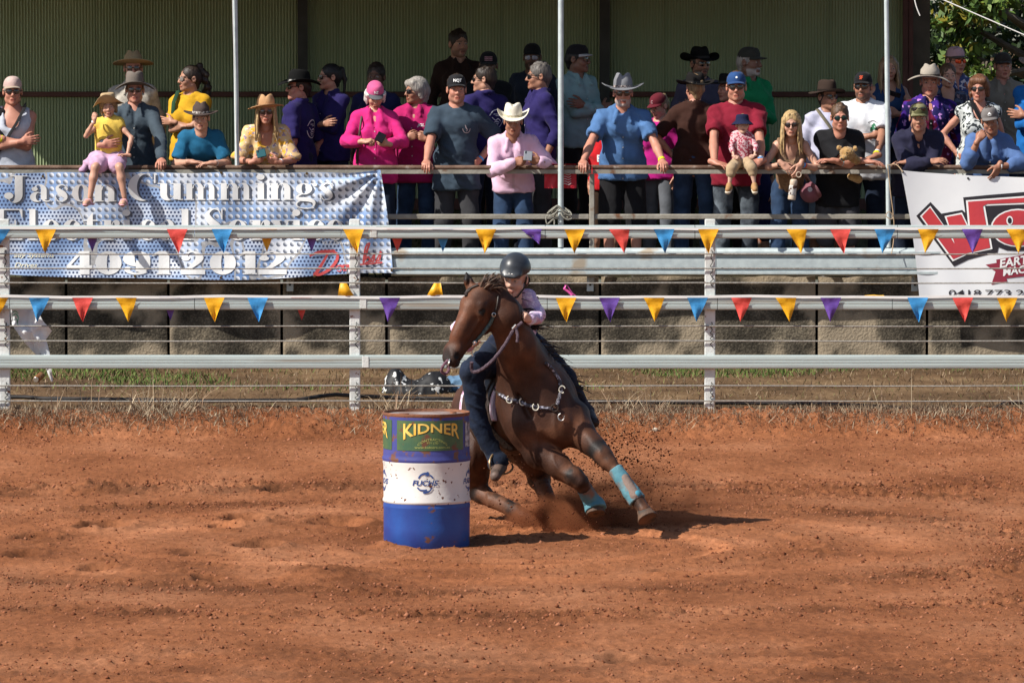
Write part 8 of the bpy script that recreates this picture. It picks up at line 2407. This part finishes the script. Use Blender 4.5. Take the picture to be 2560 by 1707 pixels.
G2 = [(.09, .15, .025), (.13, .19, .03), (.26, .22, .03), (.06, .11, .02)]
tree('big dark green tree filling the gap right of the shed', (8.4, 69, 1.5), 8.0, [(x_, 68 + rnd.uniform(-1.5, 2.5), z_, r_) for x_, z_, r_ in ((5.2, 3.2, .9), (6.6, 3.1, 1.0), (5.9, 4.6, 1.0), (7.4, 4.4, 1.2), (6.0, 2.2, .8), (7.2, 2.0, .9), (8.6, 3.2, 1.2), (9.2, 4.6, 1.3), (5.0, 5.6, 1.1), (6.6, 6.0, 1.3), (8.2, 6.2, 1.4), (9.8, 2.2, 1.0), (4.6, 2.1, .8), (8.0, 7.6, 1.2))], 24000, .15, G1)
tree('lighter leafy tree with yellow tipped sprays hanging beside the shed corner', (6.9, 60.5, 1.5), 4.8, [(x_, 60 + rnd.uniform(-.6, .6), z_, r_) for x_, z_, r_ in ((4.95, 3.55, .28), (5.15, 3.75, .30), (5.05, 3.15, .26), (5.5, 3.95, .35), (6.2, 4.3, .5), (6.9, 4.6, .6), (5.25, 2.9, .20), (4.8, 4.1, .3))], 2600, .13, G2)
tree('low dark shrub under the trees behind the right hand spectators', (7.2, 64, 1.5), 1.6, [(x_, 64 + rnd.uniform(-.5, .5), z_, r_) for x_, z_, r_ in ((4.9, 1.9, .6), (5.8, 1.9, .7), (6.8, 2.0, .7), (7.8, 1.9, .7), (5.3, 2.4, .5), (6.3, 2.5, .5), (9.0, 2.0, .8))], 9000, .11, [(.02, .04, .012), (.03, .055, .016), (.015, .03, .01)], 'shrub')

# ================================================================== SOIL THROWN UP BY THE HORSE
pts, rad = [], []
for i in range(5000):
    a = rnd.random()
    if rnd.random() < .72:
        px = 1215 + 480 * rnd.random() ** .9; py = 1080 + 215 * rnd.random()
        px += (py - 1200) * .15
        if rnd.random() > .35 + .65 * math.exp(-((px - 1430) / 190) ** 2): continue
    else:
        px, py = rnd.gauss(1570, 75), rnd.gauss(1130, 42)
    Y = HY + rnd.uniform(-.1, 1.2)
    q = P(px, py, Y)
    if q.z < .05: continue
    pts.append(q); rad.append(.0018 + .009 * rnd.random() ** 5)
lumps('flying_dirt', np.array(pts), rad, M_clod, [(.13, .042, .020), (.08, .026, .014), (.20, .072, .036)])
pts, rad = [], []
for i in range(2600):
    px, py = rnd.gauss(1395, 62), rnd.gauss(1312, 20)
    if rnd.random() < .35: px, py = rnd.gauss(1480, 90), rnd.gauss(1300, 26)
    q = P(px, py, HY + .35 + rnd.gauss(0, .22))
    if q.z < .0: q.z = abs(q.z) * .3 + .01
    pts.append(q); rad.append(.002 + .005 * rnd.random() ** 2)
lumps('kicked_up_soil', np.array(pts), rad, M_clod, [(.15, .045, .021), (.10, .031, .016), (.20, .066, .031)])
def dust(c, r, dens, seed):
    S = SDF(); S.ell(c, r, k=0); v, f = S.mesh(.04)
    m = bpy.data.materials.new('red_dust'); m.use_nodes = True; nt = m.node_tree; N, L = nt.nodes, nt.links
    N.remove(N['Principled BSDF']); pv = nd(N, 'ShaderNodeVolumePrincipled'); pv.inputs['Color'].default_value = (.42, .16, .075, 1)
    L.new(pv.outputs[0], N['Material Output'].inputs['Volume'])
    tc = nd(N, 'ShaderNodeTexCoord'); nz = nd(N, 'ShaderNodeTexNoise', i_Scale=4.5, i_Detail=4.0); mp = nd(N, 'ShaderNodeMapping'); mp.inputs['Location'].default_value = (seed, seed, 0)
    L.new(tc.outputs['Object'], mp.inputs[0]); L.new(mp.outputs[0], nz.inputs[0])
    gr = nd(N, 'ShaderNodeTexGradient', gradient_type='SPHERICAL'); m2 = nd(N, 'ShaderNodeMapping'); m2.inputs['Scale'].default_value = (1 / r[0], 1 / r[1], 1 / r[2])
    L.new(tc.outputs['Object'], m2.inputs[0]); L.new(m2.outputs[0], gr.inputs[0])
    a = nd(N, 'ShaderNodeMath', operation='SUBTRACT'); L.new(nz.outputs[0], a.inputs[0]); a.inputs[1].default_value = .38
    b = nd(N, 'ShaderNodeMath', operation='MULTIPLY'); L.new(a.outputs[0], b.inputs[0]); L.new(gr.outputs[1], b.inputs[1])
    d = nd(N, 'ShaderNodeMath', operation='MULTIPLY'); L.new(b.outputs[0], d.inputs[0]); d.inputs[1].default_value = dens; d.use_clamp = False
    e = nd(N, 'ShaderNodeMath', operation='MAXIMUM'); L.new(d.outputs[0], e.inputs[0]); e.inputs[1].default_value = 0
    L.new(e.outputs[0], pv.inputs['Density'])
    o = mesh_obj('dust', v, f, m, loc=c); tag(o, kind='stuff'); return o
dust(P(1420, 1300, HY + .35), (.46, .40, .20), 150, 1.3)
dust(P(1560, 1270, HY + .6), (.80, .55, .34), 30, 4.1)
